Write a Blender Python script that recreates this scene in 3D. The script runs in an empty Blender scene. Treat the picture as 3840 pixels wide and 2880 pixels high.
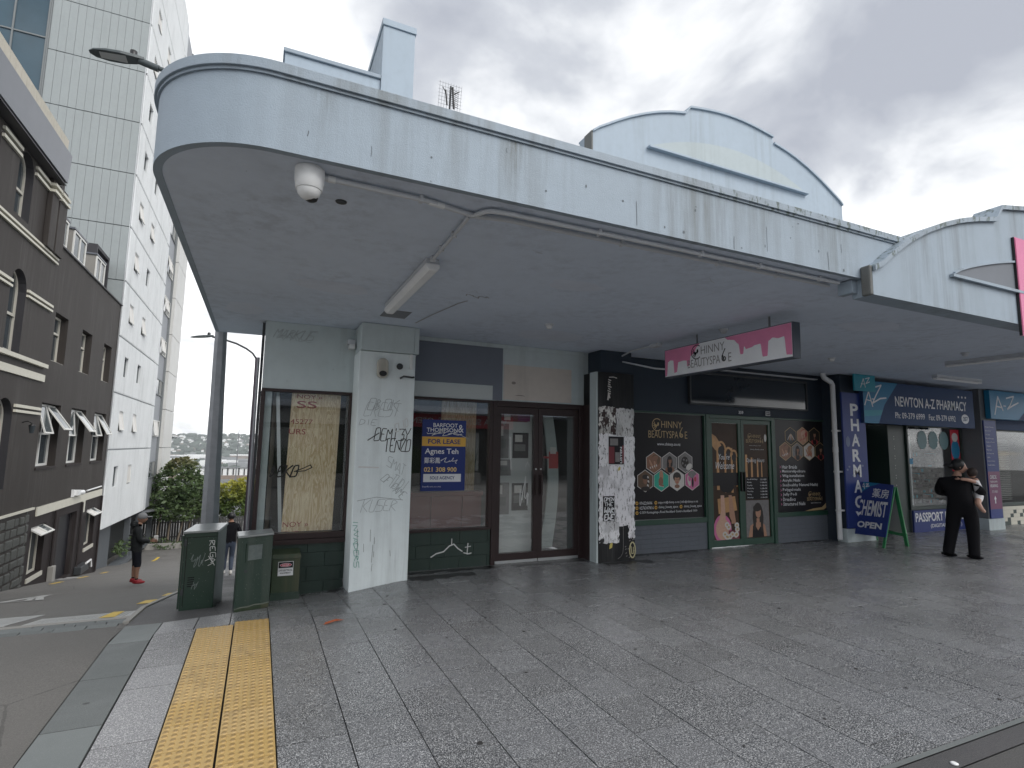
import bpy, bmesh, math, random
from mathutils import Vector, Matrix, noise as mnoise
random.seed(7)
SC = bpy.context.scene
COL = SC.collection
# ------------------------------------------------------------------ camera
PX_F, YAW, PITCH, ROLL = 2055.68, math.radians(24.481), math.radians(6.635), math.radians(0.977)
cam_d = bpy.data.cameras.new('camera'); cam = bpy.data.objects.new('camera', cam_d); COL.objects.link(cam)
cam_d.sensor_width = 36; cam_d.lens = PX_F / 3840 * 36; cam_d.clip_start = .05; cam_d.clip_end = 6000
_f = Vector((math.sin(YAW)*math.cos(PITCH), math.cos(YAW)*math.cos(PITCH), math.sin(PITCH)))
_r = Vector((math.cos(YAW), -math.sin(YAW), 0)); _u = _r.cross(_f)
_r2 = math.cos(ROLL)*_r + math.sin(ROLL)*_u; _u2 = -math.sin(ROLL)*_r + math.cos(ROLL)*_u
cam.matrix_world = Matrix(((_r2.x, _u2.x, -_f.x, 0), (_r2.y, _u2.y, -_f.y, 0), (_r2.z, _u2.z, -_f.z, 1.6), (0, 0, 0, 1)))
SC.camera = cam
# ------------------------------------------------------------------ sky, sun, exposure
SUN_EL, SUN_AZ = 43, 148          # azimuth measured from +Y towards +X
world = bpy.data.worlds.new('World'); SC.world = world; world.use_nodes = True
def build_world():
    nt = world.node_tree; N = nt.nodes; L = nt.links; N.clear()
    out = N.new('ShaderNodeOutputWorld'); bg = N.new('ShaderNodeBackground'); bg.inputs['Strength'].default_value = .1
    sky = N.new('ShaderNodeTexSky'); sky.sky_type = 'NISHITA'; sky.sun_disc = False
    sky.sun_elevation = math.radians(SUN_EL); sky.sun_rotation = math.radians(SUN_AZ)
    tc = N.new('ShaderNodeTexCoord'); sep = N.new('ShaderNodeSeparateXYZ'); L.new(tc.outputs['Generated'], sep.inputs[0])
    def M(op, a, b=None, clamp=False):
        n = N.new('ShaderNodeMath'); n.operation = op; n.use_clamp = clamp
        for i, v in enumerate((a, b)):
            if v is None: continue
            if isinstance(v, (int, float)): n.inputs[i].default_value = v
            else: L.new(v, n.inputs[i])
        return n.outputs[0]
    zz = M('ADD', M('MAXIMUM', sep.outputs[2], 0.0), .32)
    comb = N.new('ShaderNodeCombineXYZ'); L.new(M('DIVIDE', sep.outputs[0], zz), comb.inputs[0]); L.new(M('DIVIDE', sep.outputs[1], zz), comb.inputs[1])
    def noise(scale, detail, rough, off, dist=0.0):
        mp = N.new('ShaderNodeMapping'); mp.inputs['Location'].default_value = off; L.new(comb.outputs[0], mp.inputs[0])
        n = N.new('ShaderNodeTexNoise'); n.inputs['Scale'].default_value = scale; n.inputs['Detail'].default_value = detail
        n.inputs['Roughness'].default_value = rough; n.inputs['Distortion'].default_value = dist
        L.new(mp.outputs[0], n.inputs['Vector']); return n.outputs['Fac']
    big = noise(1.1, 3, .5, (3.1, 1.7, 0), .3); mid = noise(2.6, 9, .52, (0.4, 5.2, 0), .25)
    # brighter towards the veiled bright part of the cloud deck
    d = Vector((-.12, .86, .52)).normalized()
    dot = N.new('ShaderNodeVectorMath'); dot.operation = 'DOT_PRODUCT'; L.new(tc.outputs['Generated'], dot.inputs[0]); dot.inputs[1].default_value = d
    glow = M('POWER', M('MAXIMUM', dot.outputs['Value'], 0), 5)
    den = M('ADD', M('ADD', M('MULTIPLY', big, .6), M('MULTIPLY', mid, 1.12)), M('ADD', M('MULTIPLY', glow, .085), M('MULTIPLY', M('POWER', M('SUBTRACT', 1.0, M('MAXIMUM', sep.outputs[2], 0.0)), 4), .135)))
    rp = N.new('ShaderNodeValToRGB'); L.new(M('SUBTRACT', den, .405), rp.inputs[0])
    e = rp.color_ramp.elements
    e[0].position = .27; e[0].color = (.235, .25, .285, 1); e[1].position = .675; e[1].color = (.84, .85, .86, 1)
    m1 = e.new(.395); m1.color = (.315, .33, .36, 1); m3 = e.new(.86); m3.color = (1.25, 1.25, 1.24, 1); m2 = e.new(.515); m2.color = (.485, .495, .51, 1)
    scl = N.new('ShaderNodeMix'); scl.data_type = 'RGBA'; scl.blend_type = 'MULTIPLY'; scl.inputs[0].default_value = 1
    L.new(rp.outputs[0], scl.inputs[6]); scl.inputs[7].default_value = (10, 10, 10, 1)
    gap = noise(1.7, 7, .55, (7.9, 2.2, 0), .2)
    gr = N.new('ShaderNodeMapRange'); L.new(gap, gr.inputs[0]); gr.inputs[1].default_value = .30; gr.inputs[2].default_value = .385
    gr.inputs[3].default_value = .35; gr.inputs[4].default_value = 1.0
    mix = N.new('ShaderNodeMix'); mix.data_type = 'RGBA'; L.new(gr.outputs[0], mix.inputs[0]); L.new(sky.outputs[0], mix.inputs[6]); L.new(scl.outputs[2], mix.inputs[7])
    L.new(mix.outputs[2], bg.inputs[0]); L.new(bg.outputs[0], out.inputs[0])
build_world()
sun_d = bpy.data.lights.new('sun', 'SUN'); sun_d.energy = 1.15; sun_d.angle = math.radians(40); sun_d.color = (1, .97, .93)
sun = bpy.data.objects.new('sun', sun_d); COL.objects.link(sun)
_sd = Vector((math.sin(math.radians(SUN_AZ))*math.cos(math.radians(SUN_EL)), math.cos(math.radians(SUN_AZ))*math.cos(math.radians(SUN_EL)), math.sin(math.radians(SUN_EL))))
sun.rotation_euler = _sd.to_track_quat('Z', 'Y').to_euler()
SC.view_settings.view_transform = 'Standard'; SC.view_settings.look = 'None'; SC.view_settings.exposure = 1.08; SC.view_settings.gamma = 1.0
SC.view_settings.use_curve_mapping = False
SC.render.engine = 'CYCLES'
try:
    SC.cycles.max_bounces = 8; SC.cycles.diffuse_bounces = 4; SC.cycles.glossy_bounces = 4; SC.cycles.transparent_max_bounces = 10
    SC.cycles.sample_clamp_indirect = 6
except Exception: pass

# ================================================================== materials
def srgb(r, g, b):
    f = lambda c: (c/255/12.92) if c/255 <= .04045 else ((c/255+.055)/1.055)**2.4
    return (f(r), f(g), f(b))
class NT:
    def __init__(s, name):
        s.m = bpy.data.materials.new(name); s.m.use_nodes = True; s.nt = s.m.node_tree; s.N = s.nt.nodes; s.L = s.nt.links
        s.N.clear(); s.out = s.N.new('ShaderNodeOutputMaterial'); s.bsdf = s.N.new('ShaderNodeBsdfPrincipled')
        s.L.new(s.bsdf.outputs[0], s.out.inputs[0]); s._pos = None
    def pos(s):
        if s._pos is None: s._pos = s.N.new('ShaderNodeNewGeometry').outputs['Position']
        return s._pos
    def mapv(s, scale=(1, 1, 1), off=(0, 0, 0), src=None):
        m = s.N.new('ShaderNodeMapping'); m.inputs['Scale'].default_value = scale; m.inputs['Location'].default_value = off
        s.L.new(src or s.pos(), m.inputs[0]); return m.outputs[0]
    def noise(s, scale, detail=3, rough=.5, vec=None, dist=0):
        n = s.N.new('ShaderNodeTexNoise'); n.inputs['Scale'].default_value = scale; n.inputs['Detail'].default_value = detail
        n.inputs['Roughness'].default_value = rough; n.inputs['Distortion'].default_value = dist
        s.L.new(vec or s.pos(), n.inputs['Vector']); return n.outputs['Fac']
    def vor(s, scale, vec=None, feat='F1'):
        n = s.N.new('ShaderNodeTexVoronoi'); n.feature = feat; n.inputs['Scale'].default_value = scale; s.L.new(vec or s.pos(), n.inputs['Vector']); return n
    def ramp(s, fac, stops):
        r = s.N.new('ShaderNodeValToRGB'); s.L.new(fac, r.inputs[0]); e = r.color_ramp.elements
        while len(e) < len(stops): e.new(.5)
        for k, (p, c) in enumerate(stops):
            e[k].position = p; e[k].color = (c, c, c, 1) if isinstance(c, (int, float)) else (*c, 1)
        return r.outputs[0]
    def rng(s, fac, a, b, c=0., d=1.):
        r = s.N.new('ShaderNodeMapRange'); s.L.new(fac, r.inputs[0])
        for i, v in enumerate((a, b, c, d)): r.inputs[i+1].default_value = v
        return r.outputs[0]
    def math(s, op, a, b):
        n = s.N.new('ShaderNodeMath'); n.operation = op
        for i, v in enumerate((a, b)):
            if isinstance(v, (int, float)): n.inputs[i].default_value = v
            else: s.L.new(v, n.inputs[i])
        return n.outputs[0]
    def mix(s, fac, a, b, mode='MIX'):
        n = s.N.new('ShaderNodeMix'); n.data_type = 'RGBA'; n.blend_type = mode
        for i, v in ((0, fac), (6, a), (7, b)):
            if isinstance(v, (int, float)): n.inputs[i].default_value = v
            elif isinstance(v, tuple): n.inputs[i].default_value = (*v[:3], 1)
            else: s.L.new(v, n.inputs[i])
        return n.outputs[2]
    def col(s, c):
        if isinstance(c, tuple): s.bsdf.inputs['Base Color'].default_value = (*c[:3], 1)
        else: s.L.new(c, s.bsdf.inputs['Base Color'])
    def rough(s, r):
        if isinstance(r, (int, float)): s.bsdf.inputs['Roughness'].default_value = r
        else: s.L.new(r, s.bsdf.inputs['Roughness'])
    def bump(s, h, strength=.3, dist=.01):
        b = s.N.new('ShaderNodeBump'); b.inputs['Strength'].default_value = strength; b.inputs['Distance'].default_value = dist
        s.L.new(h, b.inputs['Height']); s.L.new(b.outputs[0], s.bsdf.inputs['Normal'])
    def set(s, **k):
        for n, v in k.items(): s.bsdf.inputs[n.replace('_', ' ')].default_value = v
def mul(c, k): return tuple(x*k for x in c)
def flat(name, c, rough=.5, metal=0, var=.12, vs=6, bump=0, bs=80):
    """a colour with a little unevenness"""
    t = NT(name); n = t.noise(vs, 4, .6)
    t.col(t.mix(n, mul(c, 1-var), tuple(min(1, x*(1+var)) for x in c))); t.rough(rough); t.set(Metallic=metal)
    if bump: t.bump(t.noise(bs, 3, .6), bump, .004)
    return t.m
def painted(name, c, dirt=(.10, .105, .09), amount=.5, rough=.6, grain=140, gb=.35, stains=(), peel=None, streak_from=None):
    """painted render: mottling, rain streaks, grime, rough-cast grain"""
    t = NT(name)
    base = t.mix(t.noise(.9, 4, .6), mul(c, .9), mul(c, 1.06))
    base = t.mix(t.math('MULTIPLY', t.rng(t.noise(9, 5, .65), .45, .75), .22), base, mul(c, .72))
    st = t.rng(t.noise(1, 5, .65, t.mapv((9, 9, .55))), .44, .72)
    st = t.math('MULTIPLY', st, t.rng(t.noise(1.3, 2, .5, t.mapv((1, 1, .2), (4, 2, 0))), .38, .64))
    if streak_from:
        sp = t.N.new('ShaderNodeSeparateXYZ'); t.L.new(t.pos(), sp.inputs[0])
        st = t.math('MULTIPLY', st, t.rng(sp.outputs[0], streak_from[0], streak_from[1], .25, 1.0))
    base = t.mix(t.math('MULTIPLY', st, amount), base, dirt)
    for (x, w, z0, z1, a) in stains:
        sp = t.N.new('ShaderNodeSeparateXYZ'); t.L.new(t.pos(), sp.inputs[0])
        g = t.math('SUBTRACT', 1, t.math('MULTIPLY', t.math('ABSOLUTE', t.math('SUBTRACT', sp.outputs[0], x), 0), 1/w))
        g = t.math('MAXIMUM', g, 0); g = t.math('MULTIPLY', g, t.rng(sp.outputs[2], z0, z1))
        g = t.math('MULTIPLY', g, t.rng(t.noise(1, 4, .7, t.mapv((40, 40, 3))), .3, .65))
        base = t.mix(t.math('MULTIPLY', g, a), base, dirt)
    # small chips and pock marks
    v = t.vor(7.5); chip = t.math('LESS_THAN', t.math('ADD', v.outputs['Distance'], t.math('MULTIPLY', t.noise(60), .12)), .10)
    rnd = t.N.new('ShaderNodeSeparateColor'); t.L.new(v.outputs['Color'], rnd.inputs[0])
    chip = t.math('MULTIPLY', chip, t.math('GREATER_THAN', rnd.outputs[0], .8))
    base = t.mix(t.math('MULTIPLY', chip, .6), base, mul(c, .35))
    if peel:
        p = t.rng(t.noise(1, 6, .7, t.mapv((14, 14, 6), (3, 3, 3))), .53, .57)
        sp = t.N.new('ShaderNodeSeparateXYZ'); t.L.new(t.pos(), sp.inputs[0])
        p = t.math('MULTIPLY', p, t.rng(sp.outputs[0], peel[0], peel[1])); base = t.mix(p, base, peel[2])
    t.col(base); t.rough(rough); t.bump(t.math('ADD', t.noise(grain, 2, .6), t.math('MULTIPLY', t.noise(18, 3), .5)), gb, .006)
    return t.m
def glass(name, tint=(1, 1, 1), dirt=.05, base_refl=.0):
    t = NT(name); t.N.remove(t.bsdf)
    tr = t.N.new('ShaderNodeBsdfTransparent'); tr.inputs[0].default_value = (*tint, 1)
    gl = t.N.new('ShaderNodeBsdfGlossy'); gl.inputs['Roughness'].default_value = .01
    df = t.N.new('ShaderNodeBsdfDiffuse'); df.inputs[0].default_value = (.5, .5, .48, 1)
    ge = t.N.new('ShaderNodeNewGeometry'); dt = t.N.new('ShaderNodeVectorMath'); dt.operation = 'DOT_PRODUCT'; t.L.new(ge.outputs['Incoming'], dt.inputs[0]); t.L.new(ge.outputs['Normal'], dt.inputs[1])
    sch = t.math('POWER', t.math('SUBTRACT', 1.0, t.math('ABSOLUTE', dt.outputs['Value'], 0)), 5)
    m1 = t.N.new('ShaderNodeMixShader'); t.L.new(t.math('ADD', t.math('MULTIPLY', sch, .9), .07+base_refl), m1.inputs[0]); t.L.new(tr.outputs[0], m1.inputs[1]); t.L.new(gl.outputs[0], m1.inputs[2])
    m2 = t.N.new('ShaderNodeMixShader'); t.L.new(t.math('MULTIPLY', t.noise(5, 5, .7), dirt), m2.inputs[0]); t.L.new(m1.outputs[0], m2.inputs[1]); t.L.new(df.outputs[0], m2.inputs[2])
    t.L.new(m2.outputs[0], t.out.inputs[0]); return t.m
M = {}
PB = (.31, .375, .44)       # the building's pale blue-grey paint
M['fascia'] = painted('canopy paint', PB, amount=.85, stains=((1.30, .11, 3.05, 3.45, .95), (.20, .09, 3.1, 3.45, .55), (2.7, .5, 3.0, 3.5, .35), (3.4, .4, 3.0, 3.5, .45), (4.1, .5, 2.95, 3.5, .5)), streak_from=(.2, 2.6))
M['fascia2'] = painted('arched canopy paint', PB, amount=.5, stains=((5.35, .08, 2.9, 3.6, .7), (6.6, .1, 3.3, 4.1, .35)))
M['cap'] = painted('canopy cap paint', mul(PB, .92), amount=.7, peel=(2.2, 3.4, (.10, .13, .125)), rough=.55)
M['bare'] = painted('bare mossy concrete', (.135, .14, .135), amount=.9, dirt=(.05, .05, .035), gb=.8)
M['soffit'] = painted('soffit paint', (.64, .71, .82), dirt=(.22, .24, .27), amount=.35, grain=30, gb=.12, rough=.65)
M['wallpaint'] = painted('shop wall paint', (.53, .60, .61), amount=.3, grain=70, gb=.2)
M['pillarpaint'] = painted('pillar paint', (.76, .83, .84), amount=.35, grain=60, gb=.25, dirt=(.16, .17, .16))
M['greypatch'] = flat('dark grey paint patch', (.165, .185, .225), .65, var=.06, bump=.1)
M['lightpatch'] = flat('pale grey paint patch', (.50, .54, .54), .65, var=.05, bump=.1)
M['creampatch'] = painted('cream paint patch', (.60, .55, .50), amount=.3, grain=60)
M['gable'] = painted('gable paint', mul(PB, 1.15), amount=.3)
M['navywall'] = painted('navy wall paint', (.030, .043, .062), amount=.15, dirt=(.08, .08, .08), rough=.5)
M['blackwall'] = painted('black wall paint', (.018, .019, .021), amount=.4, dirt=(.12, .12, .12), rough=.5)
M['greenblock'] = painted('dark green block paint', (.032, .052, .044), amount=.25, dirt=(.10, .10, .09), rough=.45, gb=.25)
M['greytile'] = flat('grey painted tile', (.13, .145, .17), .5, var=.10, vs=20, bump=.15)
M['brown'] = flat('dark brown aluminium', (.035, .022, .022), .38, var=.25, vs=30)
M['greenframe'] = flat('green painted frame', (.018, .065, .042), .35, var=.2, vs=25)
M['greendark'] = flat('dark green frame', (.012, .03, .024), .4)
M['glass'] = glass('shop window glass', (.985, 1, .995), .03, .0)
M['glassb'] = glass('reflective shop glass', (.985, 1, .995), .03, .045)
M['glassdark'] = flat('dark window glass', (.02, .03, .036), .04, var=.1)
M['glassblue'] = flat('curtain wall glass', (.045, .085, .115), .05, var=.35, vs=.5)
M['tint'] = flat('tinted transom glass', (.012, .018, .026), .06)
M['mortar'] = flat('dark joint', (.010, .010, .011), .95)
M['white'] = flat('white paint', (.74, .75, .76), .45, var=.05)
M['whiteplastic'] = flat('white plastic', (.76, .77, .77), .4, var=.08, vs=12)
M['greyplastic'] = flat('pale grey plastic', (.58, .60, .63), .5, var=.08, vs=10)
M['lampcover'] = flat('lamp cover plastic', (.86, .87, .88), .35, var=.1, vs=14)
M['black'] = flat('black plastic', (.012, .012, .013), .4)
M['steel'] = flat('galvanised steel', (.23, .24, .255), .45, .55, var=.25, vs=9, bump=.1)
M['darksteel'] = flat('dark steel', (.05, .055, .06), .45, .3)
M['alu'] = flat('aluminium', (.55, .57, .58), .35, .7, var=.1)
M['lampgrey'] = flat('street lamp grey', (.06, .075, .08), .45)
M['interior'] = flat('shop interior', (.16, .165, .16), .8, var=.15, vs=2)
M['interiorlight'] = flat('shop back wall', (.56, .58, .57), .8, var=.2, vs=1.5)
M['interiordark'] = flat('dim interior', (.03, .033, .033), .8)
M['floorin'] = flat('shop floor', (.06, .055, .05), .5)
def plywood():
    t = NT('plywood'); v = t.mapv((9, 9, .9)); w = t.noise(1.6, 4, .55, v, 1.6)
    band = t.math('SINE', t.math('MULTIPLY', w, 46), 0)
    c = t.mix(t.rng(band, -1, 1), (.62, .44, .24), (.90, .76, .54))
    c = t.mix(t.math('MULTIPLY', t.noise(160, 2, .5, t.mapv((1, 1, .05))), .25), c, (.66, .50, .30))
    t.col(c); t.rough(.6); return t.m
M['ply'] = plywood()
M['redink'] = flat('red stencil ink', (.36, .045, .04), .7, var=.4, vs=60)
M['redwood'] = flat('dark red counter', (.13, .02, .016), .4)
def paving(name, dark, chip, k=1.0, rough=.36, per=True, cut=.62):
    t = NT(name)
    v = t.vor(105*k); sc = t.N.new('ShaderNodeSeparateColor'); t.L.new(v.outputs['Color'], sc.inputs[0])
    v2 = t.vor(200*k); sc2 = t.N.new('ShaderNodeSeparateColor'); t.L.new(v2.outputs['Color'], sc2.inputs[0])
    a = t.math('MULTIPLY', t.rng(sc.outputs[0], cut, 1.0), t.rng(v.outputs['Distance'], .58, .25))
    b = t.math('MULTIPLY', t.rng(sc2.outputs[1], .5, 1.0), t.rng(v2.outputs['Distance'], .6, .3))
    w = t.rng(t.noise(135*k, 1.5, .5), .49, .72)
    f = t.math('MAXIMUM', t.math('MULTIPLY', w, .75), t.math('MAXIMUM', t.math('MULTIPLY', a, .9), t.math('MULTIPLY', b, .55)))
    oi = t.N.new('ShaderNodeObjectInfo')
    d = t.mix(oi.outputs['Random'] if per else .5, mul(dark, .72), mul(dark, 1.35))
    c = t.mix(f, d, chip)
    # wear, damp and trodden-in grime
    c = t.mix(t.math('MULTIPLY', t.rng(t.noise(.8, 5, .6), .42, .72), .18), c, mul(dark, .7))
    gum = t.vor(2.4, t.mapv((1, 1.3, 1), (.3, .6, 0))); g2 = t.N.new('ShaderNodeSeparateColor'); t.L.new(gum.outputs['Color'], g2.inputs[0])
    spot = t.math('MULTIPLY', t.math('LESS_THAN', t.math('ADD', gum.outputs['Distance'], t.math('MULTIPLY', t.noise(14), .03)), .062), t.math('GREATER_THAN', g2.outputs[0], .62))
    c = t.mix(t.math('MULTIPLY', spot, .8), c, (.018, .018, .018))
    t.col(c); t.rough(t.rng(t.noise(1.7, 5, .65), .3, .7, rough-.1, rough+.16)); t.set(Specular_IOR_Level=.5)
    t.bump(t.math('ADD', f, t.math('MULTIPLY', t.noise(30, 3), .5)), .25, .002); return t.m
M['slab'] = paving('exposed aggregate slab', (.066, .069, .076), (.70, .71, .72), rough=.24)
M['slablight'] = paving('light aggregate slab', (.14, .142, .15), (.64, .64, .64), rough=.5, cut=.5)
M['kerbstone'] = paving('kerb stone', (.125, .14, .14), (.24, .25, .25), k=3, rough=.55)
def asphalt(name, c, s=1.0, r=.75):
    t = NT(name); n = t.rng(t.noise(120*s, 3, .75), .3, .7); p = t.noise(.55, 5, .6)
    k = t.mix(n, mul(c, .45), mul(c, 1.6)); k = t.mix(t.rng(p, .35, .7), mul(c, .75), k, 'MIX')
    v = t.vor(150*s); k = t.mix(t.math('MULTIPLY', t.rng(v.outputs['Distance'], .35, .1), .35), k, mul(c, 2.1))
    cr = t.vor(.55, t.mapv((1, 1, 1)), 'DISTANCE_TO_EDGE')
    k = t.mix(t.math('MULTIPLY', t.math('LESS_THAN', t.math('ADD', cr.outputs['Distance'], t.math('MULTIPLY', t.noise(9, 4), .02)), .014), .5), k, mul(c, .3))
    t.col(k); t.rough(t.rng(p, .3, .7, r-.2, r+.1)); t.bump(n, .5, .006); return t.m
M['asphalt'] = asphalt('road asphalt', (.155, .149, .14))
M['asphaltmain'] = asphalt('main road asphalt', (.085, .084, .083))
M['asphaltdark'] = asphalt('footpath asphalt', (.085, .084, .087), 1.3, .6)
def tactile():
    t = NT('tactile yellow'); n = t.noise(3.2, 5, .65); oi = t.N.new('ShaderNodeObjectInfo')
    c = t.mix(n, (.40, .26, .085), (.52, .36, .135)); c = t.mix(t.math('MULTIPLY', oi.outputs['Random'], .6), c, (.50, .37, .19))
    g = t.math('MULTIPLY', t.rng(t.noise(11, 6, .75), .44, .66), t.rng(t.noise(1.6, 3, .6), .35, .6)); c = t.mix(t.math('MULTIPLY', g, .5), c, (.14, .10, .06))
    sp = t.N.new('ShaderNodeSeparateXYZ'); t.L.new(t.pos(), sp.inputs[0])
    top = t.math('MULTIPLY', t.rng(sp.outputs[2], .006, .011), .72)          # worn, grimy dome tops
    c = t.mix(top, c, (.20, .13, .05)); t.col(c); t.rough(.5); t.bump(t.noise(90, 3), .2, .003); return t.m
M['tactile'] = tactile()
M['yellow'] = flat('yellow road paint', (.62, .43, .06), .6, var=.3, vs=14)
M['roadwhite'] = flat('worn white road paint', (.42, .42, .41), .65, var=.35, vs=16)
M['grate'] = flat('worn grating metal', (.42, .425, .42), .6, .0, var=.3, vs=20)
M['concrete'] = painted('concrete', (.30, .29, .27), amount=.4, gb=.4)
M['cabgreen'] = painted('cabinet green', (.020, .042, .030), dirt=(.16, .17, .15), amount=.35, rough=.34, grain=40, gb=.12)
M['cabgreen2'] = painted('scuffed cabinet green', (.030, .050, .026), dirt=(.12, .10, .06), amount=.8, rough=.4, grain=30, gb=.2)
M['cabtop'] = flat('cabinet lid', (.30, .32, .32), .28, .35, var=.2, vs=10)  # pale tone puts the sky's reflection into the colour of the green lid
M['graf_black'] = flat('black marker', (.012, .012, .012), .6)
M['graf_grey'] = flat('faded grey marker', (.36, .40, .41), .7, var=.3, vs=30)
M['graf_white'] = flat('white marker', (.62, .63, .62), .6, var=.2, vs=40)
M['graf_teal'] = flat('teal marker', (.12, .36, .30), .7, var=.3, vs=40)
# dark terrace and tower across the lane
M['stucco'] = painted('dark brown-grey stucco', (.045, .039, .036), dirt=(.10, .095, .09), amount=.6, grain=55, gb=.4)
M['stuccolow'] = painted('dark lower stucco', (.030, .024, .024), dirt=(.09, .09, .09), amount=.4, grain=45, gb=.3)
M['creamtrim'] = flat('cream trim', (.58, .56, .48), .6, var=.1)
M['fasciagrey'] = flat('grey metal fascia', (.145, .155, .175), .4, .15, var=.15, vs=1.5)
M['rooftile'] = flat('cream coping tile', (.46, .43, .36), .7, var=.15, vs=5)
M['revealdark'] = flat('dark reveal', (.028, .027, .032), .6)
M['framewhite'] = flat('white window frame', (.66, .66, .63), .45, var=.06)
M['framecream'] = flat('cream window frame', (.50, .48, .42), .5, var=.08)
M['panefar'] = flat('far window pane', (.045, .055, .062), .06, var=.4, vs=.7)
M['sashpane'] = flat('sky lit sash pane', (.10, .115, .12), .05, var=.2)
M['panel'] = painted('tower grey panel', (.30, .33, .335), amount=.22, dirt=(.2, .22, .22), grain=12, gb=.1, rough=.45)
M['rib'] = painted('tower ribbed cladding', (.70, .72, .73), amount=.4, dirt=(.22, .24, .24), grain=9, gb=.15, rough=.5)
M['recess'] = flat('tower recess grey', (.25, .265, .29), .5)
M['fin'] = painted('tower fin', (.62, .62, .60), amount=.2, grain=8, gb=.1, rough=.5)
M['joint'] = flat('panel joint', (.17, .185, .19), .7)
M['basegrey'] = flat('tower base grey', (.085, .095, .105), .6, var=.2, vs=1)
M['stone'] = painted('dark rubble stone', (.050, .053, .048), dirt=(.11, .11, .10), amount=.6, gb=.9, grain=22)
M['doorblack'] = flat('black door', (.010, .010, .014), .4)
# signs and prints
M['navy'] = flat('navy sign', (.024, .042, .18), .4, var=.05)
M['pharmblue'] = flat('pharmacy blue', (.026, .048, .21), .4, var=.12, vs=8)
M['pharmgrey'] = flat('pharmacy slate blue', (.026, .060, .15), .55, var=.06)
M['teal'] = flat('pharmacy teal', (.025, .29, .38), .4, var=.15, vs=3)
M['teal2'] = flat('deeper teal', (.02, .20, .37), .4, var=.1, vs=3)
M['signwhite'] = flat('white print', (.72, .73, .75), .45, var=.03)
M['gold'] = flat('gold print', (.70, .40, .06), .45, var=.05)
M['goldtext'] = flat('tan gold lettering', (.50, .36, .18), .45, var=.25, vs=9)
M['greytext'] = flat('grey lettering', (.26, .25, .24), .5, var=.15, vs=12)
M['pink'] = flat('pink print', (.76, .25, .42), .4, var=.14, vs=6)
M['pinkbright'] = flat('bright pink panel', (.68, .17, .33), .4)
M['boxwhite'] = flat('lightbox white', (.85, .86, .88), .35, var=.10, vs=5)
M['posterblack'] = flat('black vinyl print', (.016, .015, .018), .28, var=.2, vs=2)
M['skin1'] = flat('brown skin print', (.26, .125, .075), .4, var=.2, vs=30)
M['skin2'] = flat('tan skin print', (.46, .25, .16), .4, var=.2, vs=30)
M['skin3'] = flat('light skin print', (.60, .37, .27), .4, var=.15, vs=30)
M['hair'] = flat('dark hair print', (.020, .014, .012), .5, var=.3, vs=40)
M['hairbrown'] = flat('brown hair print', (.13, .075, .04), .5, var=.4, vs=40)
M['turq'] = flat('turquoise print', (.02, .42, .30), .4)
M['pinkprint'] = flat('pink nail print', (.62, .16, .34), .4)
M['greyprint'] = flat('grey print', (.20, .19, .19), .4, var=.4, vs=20)
M['whiteprint'] = flat('off white print', (.62, .60, .57), .4, var=.12, vs=25)
M['maroon'] = flat('maroon print', (.16, .012, .022), .4)
M['browndark'] = flat('dark brown print', (.050, .026, .014), .4, var=.5, vs=5)
M['amber'] = flat('amber print', (.52, .28, .11), .4, var=.45, vs=7)
M['rednail'] = flat('red print', (.45, .05, .05), .4)
M['redsign'] = flat('red shop sign', (.60, .015, .040), .45, var=.06)
M['dangerred'] = flat('danger label red', (.50, .02, .06), .5)
M['aframegreen'] = flat('green painted timber', (.025, .22, .075), .45, var=.15, vs=15)
M['mdf'] = flat('board back', (.40, .41, .38), .6, var=.1)
M['purplep'] = flat('purple poster', (.16, .012, .095), .4)
def tornpaper(name, seed, thr, paper=(.86, .86, .88), under=(.03, .03, .033)):
    t = NT(name); o = (seed*3.1, seed*1.7, seed*2.3)
    n = t.noise(1, 7, .68, t.mapv((9, 9, 6), o), .5); m = t.noise(1, 4, .6, t.mapv((26, 26, 9), o), .8)
    f = t.rng(t.math('ADD', n, t.math('MULTIPLY', t.math('SUBTRACT', m, .5), .45)), thr-.012, thr+.012)
    pc = t.mix(t.rng(t.noise(1, 3, .5, t.mapv((5, 5, 4), (seed, 1, 8))), .50, .62), paper, mul(paper, .68))
    pc = t.mix(t.math('MULTIPLY', t.rng(t.noise(1, 5, .7, t.mapv((40, 40, 12), o)), .55, .62), .8), pc, (.11, .10, .10))
    t.col(t.mix(f, under, pc)); t.rough(.75); t.bump(f, .5, .004); return t.m
M['torn1'] = tornpaper('torn white poster', 1.3, .375)
M['torn2'] = tornpaper('torn grey poster', 2.9, .40, (.66, .66, .66))
M['torn3'] = tornpaper('torn pale poster', 4.4, .335, (.88, .87, .90))
M['torn4'] = tornpaper('torn mixed poster', 6.2, .47, (.78, .77, .74), (.05, .03, .03))
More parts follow.
